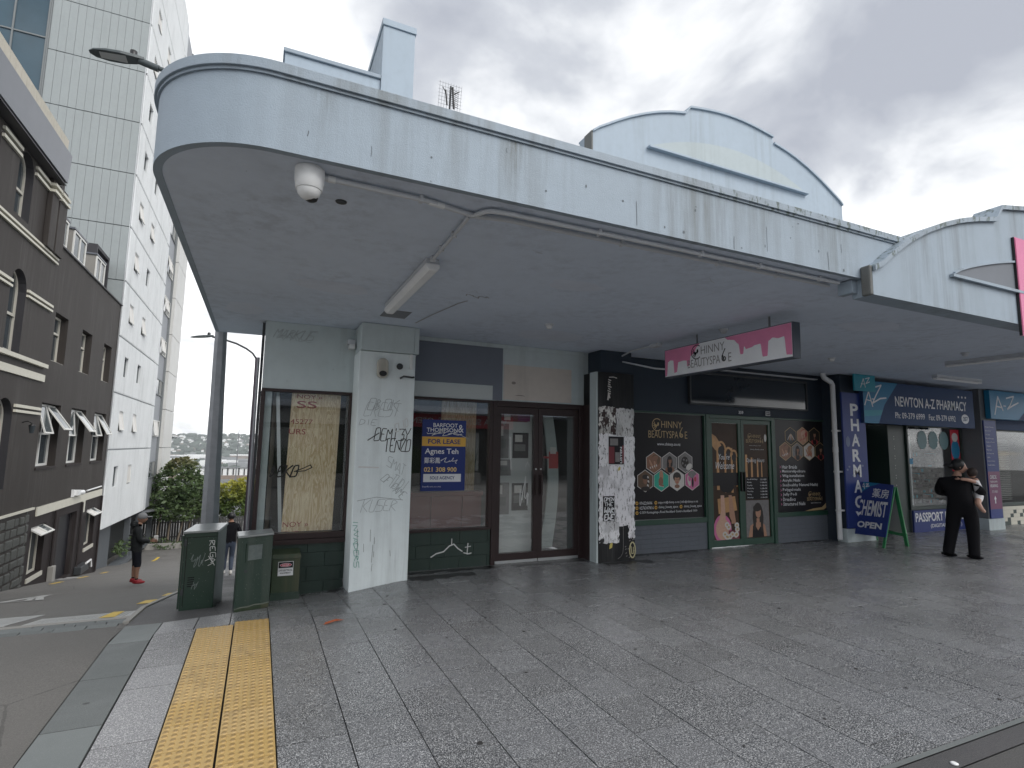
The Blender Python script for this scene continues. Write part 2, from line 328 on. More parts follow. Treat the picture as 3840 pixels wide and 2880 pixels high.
# plants, people
def leafmat(name, a, b, c=None):
    t = NT(name); oi = t.noise(1.1, 4, .6); k = t.mix(t.rng(oi, .35, .65), a, b)
    if c:
        sp = t.N.new('ShaderNodeSeparateXYZ'); t.L.new(t.pos(), sp.inputs[0])
        k = t.mix(t.math('MULTIPLY', t.rng(t.math('ADD', sp.outputs[2], t.math('MULTIPLY', t.noise(2.2), 2.0)), c[1], c[2]), c[3]), k, c[0])
    k = t.mix(t.math('MULTIPLY', t.noise(14, 2), .5), k, mul(a, .6)); t.col(k); t.rough(.55)
    tl = t.N.new('ShaderNodeBsdfTranslucent'); t.L.new(k, tl.inputs[0]); ms = t.N.new('ShaderNodeMixShader'); ms.inputs[0].default_value = .25
    t.L.new(t.bsdf.outputs[0], ms.inputs[1]); t.L.new(tl.outputs[0], ms.inputs[2]); t.L.new(ms.outputs[0], t.out.inputs[0]); return t.m
M['leafdark'] = leafmat('dark tree leaves', (.06, .105, .04), (.125, .18, .065), ((.24, .15, .07), .7, 1.7, .6))
M['leaflime'] = leafmat('lime tree leaves', (.085, .14, .03), (.14, .20, .04), ((.46, .42, .04), -1.6, -.2, .9))
M['leafplant'] = leafmat('planter leaves', (.03, .06, .02), (.06, .10, .03))
M['bark'] = flat('pale bark', (.16, .13, .10), .85, var=.3, bump=.5)
M['fencewood'] = flat('weathered fence pale', (.055, .055, .055), .8, var=.35, vs=7)
M['hill'] = flat('wooded hill', (.055, .078, .060), .9, var=.5, vs=.02)
M['citywhite'] = flat('far white roof', (.80, .81, .81), .6, var=.12, vs=.01)
M['citygrey'] = flat('far grey wall', (.24, .25, .26), .7, var=.3, vs=.01)
M['citytan'] = flat('far tan roof', (.25, .20, .17), .7, var=.3, vs=.01)
M['terrain'] = flat('far ground', (.10, .115, .095), .9, var=.5, vs=.01)
M['cloth_black'] = flat('black cloth', (.007, .007, .009), .8, var=.3, vs=14, bump=.3, bs=40)
M['cloth_coat'] = flat('black padded coat', (.014, .016, .017), .6, var=.3, vs=10, bump=.4, bs=22)
M['cloth_navy'] = flat('navy shorts cloth', (.012, .013, .018), .8)
M['denim'] = flat('blue denim', (.035, .048, .075), .8, var=.3, vs=25)
M['skin'] = flat('skin', (.46, .27, .20), .5, var=.1, vs=20)
M['skindark'] = flat('tanned skin', (.30, .165, .11), .5, var=.1, vs=20)
M['capgrey'] = flat('grey cap', (.23, .23, .235), .8)
M['hairblack'] = flat('black hair', (.006, .006, .007), .45)
M['redshoe'] = flat('red shoe', (.30, .010, .018), .5)
M['paleshoe'] = flat('pale shoe sole', (.50, .48, .45), .6)
M['babywhite'] = flat('white baby cloth', (.72, .71, .72), .8)

for n_, v_ in {'stucco': .12, 'stuccolow': .12, 'posterblack': .22, 'pharmblue': .25, 'pharmgrey': .2, 'navy': .25, 'teal': .25, 'teal2': .25, 'navywall': .22, 'blackwall': .2, 'cloth_black': .12, 'cloth_coat': .2, 'cloth_navy': .15, 'greytile': .3, 'browndark': .25, 'fasciagrey': .35, 'soffit': .25, 'greypatch': .3, 'creampatch': .3, 'lightpatch': .3, 'greenblock': .3, 'brown': .35}.items():
    for q_ in M[n_].node_tree.nodes:
        if q_.type == 'BSDF_PRINCIPLED': q_.inputs['Specular IOR Level'].default_value = v_
# ================================================================== mesh helpers
LOC = {}
def reg(o): COL.objects.link(o); return o
def thing(name, label, cat, loc=(0, 0, 0), group=None):
    o = bpy.data.objects.new(name, None); reg(o); o.location = loc; o.empty_display_size = .2
    o['label'] = label; o['category'] = cat
    if group: o['group'] = group
    return o
def tag(o, label=None, cat=None, group=None, kind=None):
    if label: o['label'] = label
    if cat: o['category'] = cat
    if group: o['group'] = group
    if kind: o['kind'] = kind
    return o
def world_off(o):
    v = Vector((0, 0, 0))
    while o is not None:
        v += o.location + o.matrix_parent_inverse.translation; o = o.parent
    return v
def attach(o, parent):
    if parent is not None:
        o.parent = parent; o.matrix_parent_inverse = Matrix.Translation(-world_off(parent))
    return o
class MB:
    def __init__(s): s.v = []; s.f = []; s.mi = []; s.sm = []
    def add(s, vs, fs, mi=0, smooth=False):
        b = len(s.v); s.v += [tuple(v) for v in vs]
        for f in fs: s.f.append([b+i for i in f]); s.mi.append(mi); s.sm.append(smooth)
        return s
    def box(s, x0, y0, z0, x1, y1, z1, mi=0):
        x0, x1 = min(x0, x1), max(x0, x1); y0, y1 = min(y0, y1), max(y0, y1); z0, z1 = min(z0, z1), max(z0, z1)
        return s.add([(x0, y0, z0), (x1, y0, z0), (x1, y1, z0), (x0, y1, z0), (x0, y0, z1), (x1, y0, z1), (x1, y1, z1), (x0, y1, z1)],
                     [(3, 2, 1, 0), (4, 5, 6, 7), (0, 1, 5, 4), (1, 2, 6, 5), (2, 3, 7, 6), (3, 0, 4, 7)], mi)
    def hexa(s, p, mi=0):   # 8 points: bottom loop then top loop
        return s.add(p, [(3, 2, 1, 0), (4, 5, 6, 7), (0, 1, 5, 4), (1, 2, 6, 5), (2, 3, 7, 6), (3, 0, 4, 7)], mi)
    def poly(s, pts, mi=0): return s.add(pts, [tuple(range(len(pts)))], mi)
    def prism(s, pts, ext, mi=0, mi_side=None):
        """closed loop of 3-D points pushed along the vector ext"""
        n = len(pts); e = Vector(ext); q = [tuple(Vector(p)+e) for p in pts]
        s.add(list(pts)+q, [tuple(range(n-1, -1, -1)), tuple(range(n, 2*n))], mi)
        return s.add(list(pts)+q, [(i, (i+1) % n, n+(i+1) % n, n+i) for i in range(n)], mi if mi_side is None else mi_side)
    def tube(s, pts, r, n=8, mi=0, cap=True, smooth=True):
        pts = [Vector(p) for p in pts]; rs = r if isinstance(r, (list, tuple)) else [r]*len(pts); vs = []; fs = []
        for i, p in enumerate(pts):
            d = (pts[min(i+1, len(pts)-1)]-pts[max(i-1, 0)]).normalized()
            a = d.cross(Vector((0, 0, 1)) if abs(d.z) < .95 else Vector((1, 0, 0))).normalized(); b = d.cross(a)
            for k in range(n):
                t = 2*math.pi*k/n; vs.append(p+rs[i]*(math.cos(t)*a+math.sin(t)*b))
        for i in range(len(pts)-1):
            for k in range(n): fs.append((i*n+k, i*n+(k+1) % n, (i+1)*n+(k+1) % n, (i+1)*n+k))
        s.add(vs, fs, mi, smooth)
        if cap: s.add(vs[:n], [tuple(range(n))], mi); s.add(vs[-n:], [tuple(range(n-1, -1, -1))], mi)
        return s
    def lathe(s, prof, c, n=20, mi=0, axis='z', smooth=True):
        vs = []; fs = []; c = Vector(c)
        for (r, h) in prof:
            for k in range(n):
                t = 2*math.pi*k/n; p = (r*math.cos(t), r*math.sin(t), h)
                if axis == 'y': p = (p[0], p[2], p[1])
                if axis == 'x': p = (p[2], p[0], p[1])
                vs.append(c+Vector(p))
        for i in range(len(prof)-1):
            for k in range(n): fs.append((i*n+k, i*n+(k+1) % n, (i+1)*n+(k+1) % n, (i+1)*n+k))
        s.add(vs, fs, mi, smooth); s.add(vs[:n], [tuple(range(n-1, -1, -1))], mi); s.add(vs[-n:], [tuple(range(n))], mi); return s
    def ball(s, c, r, mi=0, n=10, m=7):
        c = Vector(c); r = r if isinstance(r, (tuple, list)) else (r, r, r); vs = []; fs = []
        for i in range(m+1):
            p = math.pi*i/m
            for k in range(n):
                t = 2*math.pi*k/n; vs.append((c.x+r[0]*math.sin(p)*math.cos(t), c.y+r[1]*math.sin(p)*math.sin(t), c.z+r[2]*math.cos(p)))
        for i in range(m):
            for k in range(n): fs.append((i*n+k, (i+1)*n+k, (i+1)*n+(k+1) % n, i*n+(k+1) % n))
        return s.add(vs, fs, mi, True)
    def frame(s, x0, x1, z0, z1, y0, y1, w, mi=0, wb=None, wt=None):
        """rectangular frame in the XZ plane; bars butt, uprights between the rails"""
        wb = w if wb is None else wb; wt = w if wt is None else wt
        s.box(x0, y0, z0, x1, y1, z0+wb, mi); s.box(x0, y0, z1-wt, x1, y1, z1, mi)
        s.box(x0, y0, z0+wb, x0+w, y1, z1-wt, mi); return s.box(x1-w, y0, z0+wb, x1, y1, z1-wt, mi)
    def framey(s, y0, y1, z0, z1, x0, x1, w, mi=0):
        s.box(x0, y0, z0, x1, y1, z0+w, mi); s.box(x0, y0, z1-w, x1, y1, z1, mi)
        s.box(x0, y0, z0+w, x1, y0+w, z1-w, mi); return s.box(x0, y1-w, z0+w, x1, y1, z1-w, mi)
    def mesh(s, name):
        m = bpy.data.meshes.new(name); m.from_pydata(s.v, [], s.f)
        m.polygons.foreach_set('material_index', s.mi); m.polygons.foreach_set('use_smooth', s.sm); m.update(); return m
    def build(s, name, mats, parent=None, bev=0, fix=False):
        m = s.mesh(name)
        for k in (mats if isinstance(mats, (list, tuple)) else [mats]): m.materials.append(M[k] if isinstance(k, str) else k)
        if fix or bev:
            bm = bmesh.new(); bm.from_mesh(m); bmesh.ops.remove_doubles(bm, verts=bm.verts, dist=1e-5); bmesh.ops.recalc_face_normals(bm, faces=bm.faces); bm.to_mesh(m); bm.free()
        o = reg(bpy.data.objects.new(name, m)); attach(o, parent)
        if bev:
            b = o.modifiers.new('bevel', 'BEVEL'); b.width = bev; b.segments = 2; b.limit_method = 'ANGLE'; b.angle_limit = math.radians(40)
        return o
def dup(o, loc, parent=None):
    c = o.copy(); COL.objects.link(c); c.location = loc
    if parent is not None: attach(c, parent)
    return c
def dup_tree(o, delta, label=None):
    c = o.copy(); COL.objects.link(c); c.location = Vector(o.location)+Vector(delta)
    if label: c['label'] = label
    for ch in o.children:
        k = ch.copy(); COL.objects.link(k); k.parent = c
        for g in ch.children: q = g.copy(); COL.objects.link(q); q.parent = k
    return c
# flat frames: F(u, v, lift) -> world point
def fY(y): return lambda u, v, d=0: (u, y-d, v)             # wall facing the camera
def fX(x): return lambda u, v, d=0: (x-d, u, v)             # faces -X; u is world Y
def fXp(x): return lambda u, v, d=0: (x+d, u, v)            # faces +X
def text_into(mb, s, F, u0, u1, v0, v1, mi=0, d=.003, off=0.0, shear=0, mirror=False, lines=1, res=3):
    """lettering fitted to the box u0..u1, v0..v1 of frame F"""
    c = bpy.data.curves.new('lettering', 'FONT'); c.body = s; c.resolution_u = res; c.offset = off; c.shear = shear; c.align_x = 'CENTER' if lines > 1 else 'LEFT'
    o = bpy.data.objects.new('lettering', c); COL.objects.link(o)
    dg = bpy.context.evaluated_depsgraph_get(); m = bpy.data.meshes.new_from_object(o.evaluated_get(dg))
    xs = [v.co.x for v in m.vertices]; ys = [v.co.y for v in m.vertices]
    if xs:
        ax, bx, ay, by = min(xs), max(xs), min(ys), max(ys); vs = []
        for v in m.vertices:
            a = (v.co.x-ax)/(bx-ax+1e-9); b = (v.co.y-ay)/(by-ay+1e-9)
            vs.append(F(u0+(u1-u0)*a, v0+(v1-v0)*b, d))
        mb.add(vs, [tuple(p.vertices) for p in m.polygons], mi)
    bpy.data.objects.remove(o); bpy.data.curves.remove(c); bpy.data.meshes.remove(m)
def rect(mb, F, u0, u1, v0, v1, mi=0, d=.002): return mb.poly([F(u0, v0, d), F(u1, v0, d), F(u1, v1, d), F(u0, v1, d)], mi)
def fpoly(mb, F, pts, mi=0, d=.002): return mb.poly([F(u, v, d) for u, v in pts], mi)
def ellipse(cx, cy, rx, ry, n=16, a0=0, a1=2*math.pi): return [(cx+rx*math.cos(a0+(a1-a0)*k/n), cy+ry*math.sin(a0+(a1-a0)*k/n)) for k in range(n)]
def ribbon(mb, F, pts, w, mi=0, d=.003):
    for i in range(len(pts)-1):
        a = Vector(pts[i]); b = Vector(pts[i+1]); t = b-a
        if t.length < 1e-6: continue
        t.normalize(); n = Vector((-t.y, t.x))*w/2; e = t*w*.3; dd = d+.00004*(i % 7)
        fpoly(mb, F, [a-e-n, b+e-n, b+e+n, a-e+n], mi, dd)
SF = {'A': '00-14-20 .51-1.51', 'B': '00-04-13-02-11-00', 'C': '24-04-00-20', 'D': '00-04-23-21-00', 'E': '20-00-04-24 02-12', 'F': '00-04-24 02-12', 'G': '24-04-00-20-22-12',
      'H': '00-04 20-24 02-22', 'I': '10-14', 'K': '00-04 24-02-20', 'L': '04-00-20', 'M': '00-04-12-24-20', 'N': '00-04-20-24', 'O': '00-04-24-20-00', 'P': '00-04-23-02', 'R': '00-04-23-02-20',
      'S': '24-04-02-22-20-00', 'T': '04-24 14-10', 'U': '04-00-20-24', 'V': '04-10-24', 'W': '04-00-12-20-24', 'X': '00-24 04-20', 'Y': '04-12-24 12-10', 'Z': '04-24-00-20', '3': '04-24-12-22-20-00', '?': '04-24-12-11'}
def tagtext(mb, F, s, u0, v0, w, h, lw, mi=0, slant=.2, jit=.16, rot=0, seed=1, loops=True):
    rr = random.Random(seed); n = len(s); cw = w/n
    for k, ch in enumerate(s):
        for pl in SF.get(ch, '').split():
            pts = []
            for q in pl.split('-'):
                if len(q) == 2: gx, gy = int(q[0]), int(q[1])
                else: gx, gy = (.5, 1) if q == '.51' else (1.5, 1)
                x = (k+.08+.84*gx/2+rr.uniform(-jit, jit)*.5)*cw; y = (gy/4+rr.uniform(-jit, jit)*.35)*h
                x += slant*y; 
                if rot: c, sn = math.cos(rot), math.sin(rot); x, y = c*x-sn*y, sn*x+c*y
                pts.append((u0+x, v0+y))
            sm = []                                    # round the corners like a marker stroke
            for i in range(len(pts)):
                if 0 < i < len(pts)-1:
                    a, b, c = Vector(pts[i-1]), Vector(pts[i]), Vector(pts[i+1])
                    sm += [tuple(b+(a-b)*.28), tuple(b+(a-b)*.06+(c-b)*.06), tuple(b+(c-b)*.28)]
                else: sm.append(pts[i])
            ribbon(mb, F, sm, lw, mi)
def scribble(mb, F, u0, v0, w, h, lw, n=18, mi=0, seed=3):
    rr = random.Random(seed); pts = []
    for k in range(n*3):
        t = k/(n*3); pts.append((u0+w*(t+.10*math.sin(k*1.3+seed)), v0+h*(.5+.45*math.sin(k*.9+rr.uniform(-.4, .4))*math.cos(k*.37+seed))))
    ribbon(mb, F, pts, lw, mi)
# ================================================================== ground
GYs = [-60, 5.6, 7.2, 17.1, 29, 36, 45, 60]; GZs = [0, 0, -.17, -2.0, -3.85, -4.75, -5.2, -5.6]
def gz(y):
    if y <= GYs[0]: return GZs[0]
    for i in range(len(GYs)-1):
        if y <= GYs[i+1]: return GZs[i]+(GZs[i+1]-GZs[i])*(y-GYs[i])/(GYs[i+1]-GYs[i])
    return GZs[-1]
def zf(x, y): return gz(y)*max(0, min(1, (1.6-x)/.8)) if y < 9 else gz(y)
def pix(p):
    d = Vector(p)-Vector((0, 0, 1.6)); w = d.dot(_f)
    return (1920+PX_F*d.dot(_r2)/w, 1440-PX_F*d.dot(_u2)/w, w) if w > .05 else None
def inframe(p, m=120):
    q = pix(p); return q is not None and -m < q[0] < 3840+m and -m < q[1] < 2880+m
def sheet(name, xs, ys, zfun, mat, kind='structure', parent=None, label=None):
    mb = MB(); n = len(xs)
    mb.add([(x, y, zfun(x, y)) for y in ys for x in xs], [(j*n+i, j*n+i+1, (j+1)*n+i+1, (j+1)*n+i) for j in range(len(ys)-1) for i in range(n-1)], 0, True)
    o = mb.build(name, mat, parent)
    if kind and parent is None: o['kind'] = kind
    return o
main_road = sheet('road', [-80, -20, -1, 10, 80], [-40, -14, -6, 1.80], lambda x, y: -.016, 'asphaltmain')
gutter = sheet('gutter_strip', [-.99, 5, 20, 80], [1.80, 1.925], lambda x, y: -.010, 'asphaltdark')
edge = sheet('kerb_edge', [-.99, 5, 20, 80], [1.925, 1.957], lambda x, y: -.004, 'kerbstone')
def lane_z(x, y): return gz(y) - (.014 if y < 6.3 else min(.055, .014+.04*(y-6.3)))
lane = sheet('side_street', [-40, -12, -6.4, -4, -2, -1.009], [1.80, 3, 4.5, 5.6, 6.3, 7.2, 9, 12, 17.1, 23, 29, 36, 45, 60], lane_z, 'asphalt')
gbase = sheet('ground', [-80, -20, -6, -1, 2, 9, 20, 80], [-40, -6, 1.8, 5.6, 7.2, 17.1, 29, 36, 45, 60], lambda x, y: gz(y)-.13, 'asphaltdark')
lane2 = sheet('lane_end', [-1.05, 4, 20], [36, 45, 60], lambda x, y: lane_z(x, y), 'asphalt')
lane_path = sheet('lane_footpath', [-1.0, -.5, .18, .6, 1.0, 1.3, 1.62], [6.05, 6.3, 6.7, 7.2, 7.6], lambda x, y: zf(x, y)-.008, 'asphaltdark')
lane_path2 = sheet('lane_footpath', [-1.0, -.5, .02], [7.6, 9, 12, 17.1, 23, 29, 36], lambda x, y: gz(y)-.008, 'asphaltdark')
bed = sheet('footpath', [-1.0, .18, .4, .8, 1.2, 1.62, 4, 9, 14, 20, 60], [1.957, 3.5, 5.0, 5.6, 6.2, 6.7, 7.24], lambda x, y: zf(x, y)-.016, 'mortar')
# kerb stones down the lane
kb = []
for k in range(26):
    y0 = 6.34+k*.92; y1 = y0+.905; m = MB()
    za, zb = gz(y0), gz(y1)
    m.hexa([(-1.055, y0, za-.12), (-1.002, y0, za-.12), (-1.002, y1, zb-.12), (-1.055, y1, zb-.12), (-1.055, y0, za+.012), (-1.002, y0, za+.012), (-1.002, y1, zb+.012), (-1.055, y1, zb+.012)])
    m.build('kerb_stone', 'concrete', lane_path2, bev=.006)
# --- slabs of the main footpath
PXW, PYW, GAP = .371, .41, .007
sm = MB().box(GAP/2, GAP/2, -.014, PXW-GAP/2, PYW-GAP/2, 0).mesh('paving_slab'); sm.materials.append(M['slab'])
cand = []; rest = MB(); apron = MB()
for i in range(0, 60):
    x0 = .182+i*PXW; off = (.0 if i % 2 == 0 else .205)
    for j in range(-1, 15):
        y0 = 1.70+off+j*PYW; y1 = y0+PYW
        if y1 < 1.99 or y0 > 7.2: continue
        cand.append((i, x0, y0, y1))
def area(c):
    q = [pix(p) for p in ((c[1], c[2], 0), (c[1]+PXW, c[2], 0), (c[1]+PXW, c[3], 0), (c[1], c[3], 0))]
    if any(a is None for a in q): return -1
    if not any(-60 < a[0] < 3900 and -60 < a[1] < 2940 for a in q): return -1
    return abs(sum(q[k][0]*q[(k+1) % 4][1]-q[(k+1) % 4][0]*q[k][1] for k in range(4)))/2
cand.sort(key=area, reverse=True); n_obj = 0
for (i, x0, y0, y1) in cand:
    full = y0 >= 1.957 and y1 <= 7.2; slope = x0 < 1.6 and y1 > 5.5
    a0, a1 = max(y0, 1.957)+GAP/2, min(y1, 7.24)-GAP/2; xa, xb = x0+GAP/2, x0+PXW-GAP/2
    tilt = (random.uniform(-.0015, .0015))
    if n_obj < 262 and area((i, x0, y0, y1)) > 0:
        n_obj += 1
        if full and not slope:
            o = reg(bpy.data.objects.new('paving_slab', sm)); o.location = (x0, y0, tilt); attach(o, bed); o.location = (x0, y0, tilt)
        else:
            m = MB(); m.hexa([(xa, a0, zf(xa, a0)-.014), (xb, a0, zf(xb, a0)-.014), (xb, a1, zf(xb, a1)-.014), (xa, a1, zf(xa, a1)-.014), (xa, a0, zf(xa, a0)), (xb, a0, zf(xb, a0)), (xb, a1, zf(xb, a1)), (xa, a1, zf(xa, a1))])
            m.build('paving_slab', 'slab', bed)
    else:
        rest.hexa([(xa, a0, zf(xa, a0)-.014), (xb, a0, zf(xb, a0)-.014), (xb, a1, zf(xb, a1)-.014), (xa, a1, zf(xa, a1)-.014), (xa, a0, zf(xa, a0)+tilt), (xb, a0, zf(xb, a0)+tilt), (xb, a1, zf(xb, a1)+tilt), (xa, a1, zf(xa, a1)+tilt)])
ro = rest.build('paving_slab', 'slab', bed); ro['kind'] = 'stuff'
# --- slabs along the kerb ramp, light slabs, tactile tiles
def slab(name, x0, x1, y0, y1, mat, zt=0, g=.010, skew=0):
    m = MB(); a, b, c, d = x0+g/2, x1-g/2, y0+g/2, y1-g/2; z = lambda x, y: zf(x, y)+zt
    p = [(a, c), (b, c+skew*(b-a) if skew else c), (b, d+skew*(b-a)), (a, d)]
    m.hexa([(x, y, z(x, y)-.016) for x, y in p]+[(x, y, z(x, y)) for x, y in p]); return m.build(name, mat, bed)
ky = [1.957, 2.49, 3.23, 3.97, 4.715, 5.445, 6.12]
for a, b in zip(ky, ky[1:]): slab('kerb_slab', -1.0, -.708, a, b, 'kerbstone')
ly = [1.957, 2.55, 2.93, 3.30, 3.68, 4.44, 4.81, 5.19, 5.62]
for a, b in zip(ly, ly[1:]): slab('light_slab', -.706, -.398, a, b, 'slablight')
for a, b in ((-.706, -.42), (-.42, -.142), (-.142, .18)): slab('light_slab', a, b, 5.62+(a+.4)*.1, 6.13+(a+.706)*.3, 'slablight' if a < -.3 else 'slab', skew=.3)
for (x0, x1, ytop) in ((-.396, -.108, 5.62), (-.102, .180, 5.70)):
    nx = 6; w = x1-x0-.005; ty = .3045
    m = MB(); m.box(.003, .004, -.014, x1-x0-.003, ty-.004, .004)
    for i in range(nx):
        for j in range(6):
            cx, cy = .0025+w*(i+.5)/nx, ty*(j+.5)/6; r0, r1 = .0165, .0125; n = 10; vs = []
            for k in range(n): t = 2*math.pi*k/n; vs.append((cx+r0*math.cos(t), cy+r0*math.sin(t), .004))
            for k in range(n): t = 2*math.pi*k/n; vs.append((cx+r1*math.cos(t), cy+r1*math.sin(t), .0105))
            m.add(vs, [(k, (k+1) % n, n+(k+1) % n, n+k) for k in range(n)]+[tuple(range(n, 2*n))])
    tm = m.mesh('tactile_tile'); tm.materials.append(M['tactile']); y = ytop-ty
    while y > 1.7:
        o = reg(bpy.data.objects.new('tactile_tile', tm)); attach(o, bed); o.location = (x0, y, zf(x0, y+ty/2)+random.uniform(-.001, .001)); y -= ty
# --- brick gutter across the lane mouth
bm_ = MB().box(0, 0, -.02, .232, .15, .012).mesh('paver_brick'); bm_.materials.append(M['kerbstone'])
for r in range(3):
    for k in range(17):
        o = reg(bpy.data.objects.new('paver_brick', bm_)); attach(o, lane)
        x = -1.32-.24*k+(.12 if r % 2 else 0); o.location = (x, 6.22+r*.16, lane_z(x, 6.295+r*.16)-.007+random.uniform(-.004, .003))
m = MB(); m.hexa([(-5.5, 6.71, gz(6.71)-.05), (-1.06, 6.68, gz(6.68)-.05), (-1.06, 6.80, gz(6.8)-.05), (-5.5, 6.83, gz(6.83)-.05), (-5.5, 6.71, gz(6.71)-.012), (-1.06, 6.68, gz(6.68)-.012), (-1.06, 6.80, gz(6.8)-.012), (-5.5, 6.83, gz(6.83)-.012)])
m.build('gutter_edging', 'concrete', lane)
# --- gratings, road paint
def lz(x, y, e=0): return (x, y, lane_z(x, y)+e)
def grating(x0, x1, y0, y1, name, label, nb, along='x'):
    t = thing(name, label, 'drain grating', lz(x0, y0)); m = MB()
    def bar(a, b, c, d): m.hexa([lz(a, c, -.01), lz(b, c, -.01), lz(b, d, -.01), lz(a, d, -.01), lz(a, c, .008), lz(b, c, .008), lz(b, d, .008), lz(a, d, .008)])
    bar(x0, x1, y0, y0+.03); bar(x0, x1, y1-.03, y1); bar(x0, x0+.03, y0+.03, y1-.03); bar(x1-.03, x1, y0+.03, y1-.03); m.build('grating_frame', 'grate', t)
    m = MB(); L_ = (x1-x0-.06)
    for k in range(nb): a = x0+.03+L_*(k+.25)/nb; bar(a, a+L_*.68/nb, y0+.03, y1-.03)
    m.build('grating_bar', 'grate', t)['kind'] = 'stuff'
    m = MB(); m.add([lz(x0, y0, .001), lz(x1, y0, .001), lz(x1, y1, .001), lz(x0, y1, .001)], [(0, 1, 2, 3)]); m.build('grating_pit', 'mortar', t); return t
grating(-3.3, -2.13, 7.05, 8.25, 'drain_grating', 'wide metal drain grating set in the lane at the left edge', 26)
grating(-1.97, -1.10, 6.93, 7.55, 'drain_grating', 'metal drain grating crossed by a yellow stripe beside the cabinets', 22)
def paint(pts, mat, e=.006, sub=None):
    mb = MB(); mb.poly([lz(x, y, e) for x, y in pts]); return mb
m = MB().poly([lz(-1.365, 6.95, .012), lz(-1.225, 6.92, .012), lz(-1.25, 7.57, .012), lz(-1.36, 7.62, .012)]); m.build('yellow_stripe', 'yellow', lane)
for (x0, x1, y0, y1) in ((-1.345, -1.18, 8.85, 9.62), (-1.27, -1.13, 10.55, 11.35), (-1.27, -1.13, 12.6, 13.5), (-5.46, -5.32, 21.05, 22.15), (-5.44, -5.30, 23.9, 25.1), (-5.42, -5.28, 27.0, 28.1), (-4.84, -4.70, 35.0, 37.2)):
    m = MB(); ys = [y0+(y1-y0)*k/4 for k in range(5)]
    m.add([q for y in ys for q in (lz(x0, y, .007), lz(x1, y, .007))], [(2*k, 2*k+1, 2*k+3, 2*k+2) for k in range(4)]); m.build('yellow_dash', 'yellow', lane)
m = MB()
for pts, w in (([(-4.5, 12.75), (-3.9, 12.8), (-3.42, 12.85)], .16), ([(-3.98, 13.0), (-3.86, 14.9)], .2), ([(-3.40, 12.75), (-3.72, 13.95), (-3.88, 15.0)], .12), ([(-3.62, 12.95), (-3.9, 14.3)], .1)):
    ribbon(m, lambda u, v, d=0: lz(u, v, .006+d), pts, w)
m.build('white_marking', 'roadwhite', lane)
m = MB(); m.poly([lz(-5.97, 23.7, .01), lz(-5.55, 23.55, .01), lz(-5.5, 23.9, .01), lz(-5.97, 24.4, .01)]); m.poly([lz(-5.97, 24.7, .01), lz(-5.45, 24.1, .01), lz(-5.42, 24.5, .01), lz(-5.97, 25.2, .01)]); m.build('white_marking', 'roadwhite', lane)
# fallen leaf and litter
o = MB().add([(0, 0, 0), (.10, .03, .012), (.19, .07, .004), (.11, .075, .018), (.02, .05, .006)], [(0, 1, 3, 4), (1, 2, 3)]).build('fallen_leaf', flat('orange dead leaf', (.36, .085, .03), .7)); o.location = (.62, 5.32, .006)
tag(o, 'small orange dead leaf lying on the dark paving slabs', 'leaf')
o = MB().lathe([(.018, 0), (.02, .004), (.012, .008)], (0, 0, 0), 10).build('litter_scrap', 'white'); o.location = (3.42, 1.83, -.008); tag(o, 'tiny white scrap on the asphalt gutter at lower right', 'litter')
# ================================================================== the corner shop building
FY = 7.15
shop = thing('shop_building', 'pale blue single storey corner shop with wide rounded canopy and arched parapet', 'building', (2.5, 7.15, 0))
SZ = 3.08
# canopy outline, from the far back corner round the bend to the street side
arc = [(-.03+.6*math.cos(a), 3.48+.6*math.sin(a)) for a in [math.pi+math.pi/2*k/26 for k in range(27)]]
outl = [(-.63, 8.2), (-.63, 6), (-.63, 4.5)] + arc + [(x, 2.88) for x in (.4, .9, 1.5, 2.2, 3, 3.8, 4.60, 5.33)]
def offs(pl, d):
    out = []
    for i, p in enumerate(pl):
        a = Vector(pl[max(i-1, 0)]); b = Vector(pl[min(i+1, len(pl)-1)]); t = (b-a).normalized(); n = Vector((-t.y, t.x)); out.append((p[0]+n.x*d, p[1]+n.y*d))
    return out
def wall_strip(mb, pl, d0, d1, z0, z1, mi=0, smooth=True):
    a, b = offs(pl, d0), offs(pl, d1); n = len(pl)
    for (q, zz, flip) in ((a, (z0, z1), False), (b, (z0, z1), True)):
        vs = [(x, y, z0) for x, y in q]+[(x, y, z1) for x, y in q]
        mb.add(vs, [((i, i+1, n+i+1, n+i) if not flip else (i+1, i, n+i, n+i+1)) for i in range(n-1)], mi, smooth)
    for zz in (z0, z1):
        vs = [(x, y, zz) for x, y in a]+[(x, y, zz) for x, y in b]
        mb.add(vs, [(i, i+1, n+i+1, n+i) for i in range(n-1)], mi)
    for i in (0, n-1):
        mb.add([(*a[i], z0), (*b[i], z0), (*b[i], z1), (*a[i], z1)], [(0, 1, 2, 3)], mi)
    return mb
m = wall_strip(MB(), outl, 0, .042, SZ-.004, 3.475); fasc = m.build('canopy_fascia', 'fascia', shop)
m = wall_strip(MB(), outl, -.026, .16, 3.478, 3.535, 0, False); m.build('canopy_cap', 'cap', shop, bev=.003)
m = wall_strip(MB(), outl, -.012, .12, 3.462, 3.478); m.build('canopy_drip_edge', 'cap', fasc)
so = [(x, y) for x, y in offs(outl, .043)]
m = MB(); m.prism([(x, y, SZ) for x, y in so]+[(18, 2.95, SZ), (18, 7.6, SZ), (-.02, 7.6, SZ), (-.02, 8.2, SZ)], (0, 0, .12)); sof = m.build('canopy_soffit', 'soffit', shop)
m = MB(); m.prism([(x, y, 3.30) for x, y in offs(outl, .1)]+[(18, 2.95, 3.3), (18, 7.0, 3.3), (-.02, 7.0, 3.3), (-.02, 8.2, 3.3)], (0, 0, .1)); m.build('canopy_roof', 'cap', shop)
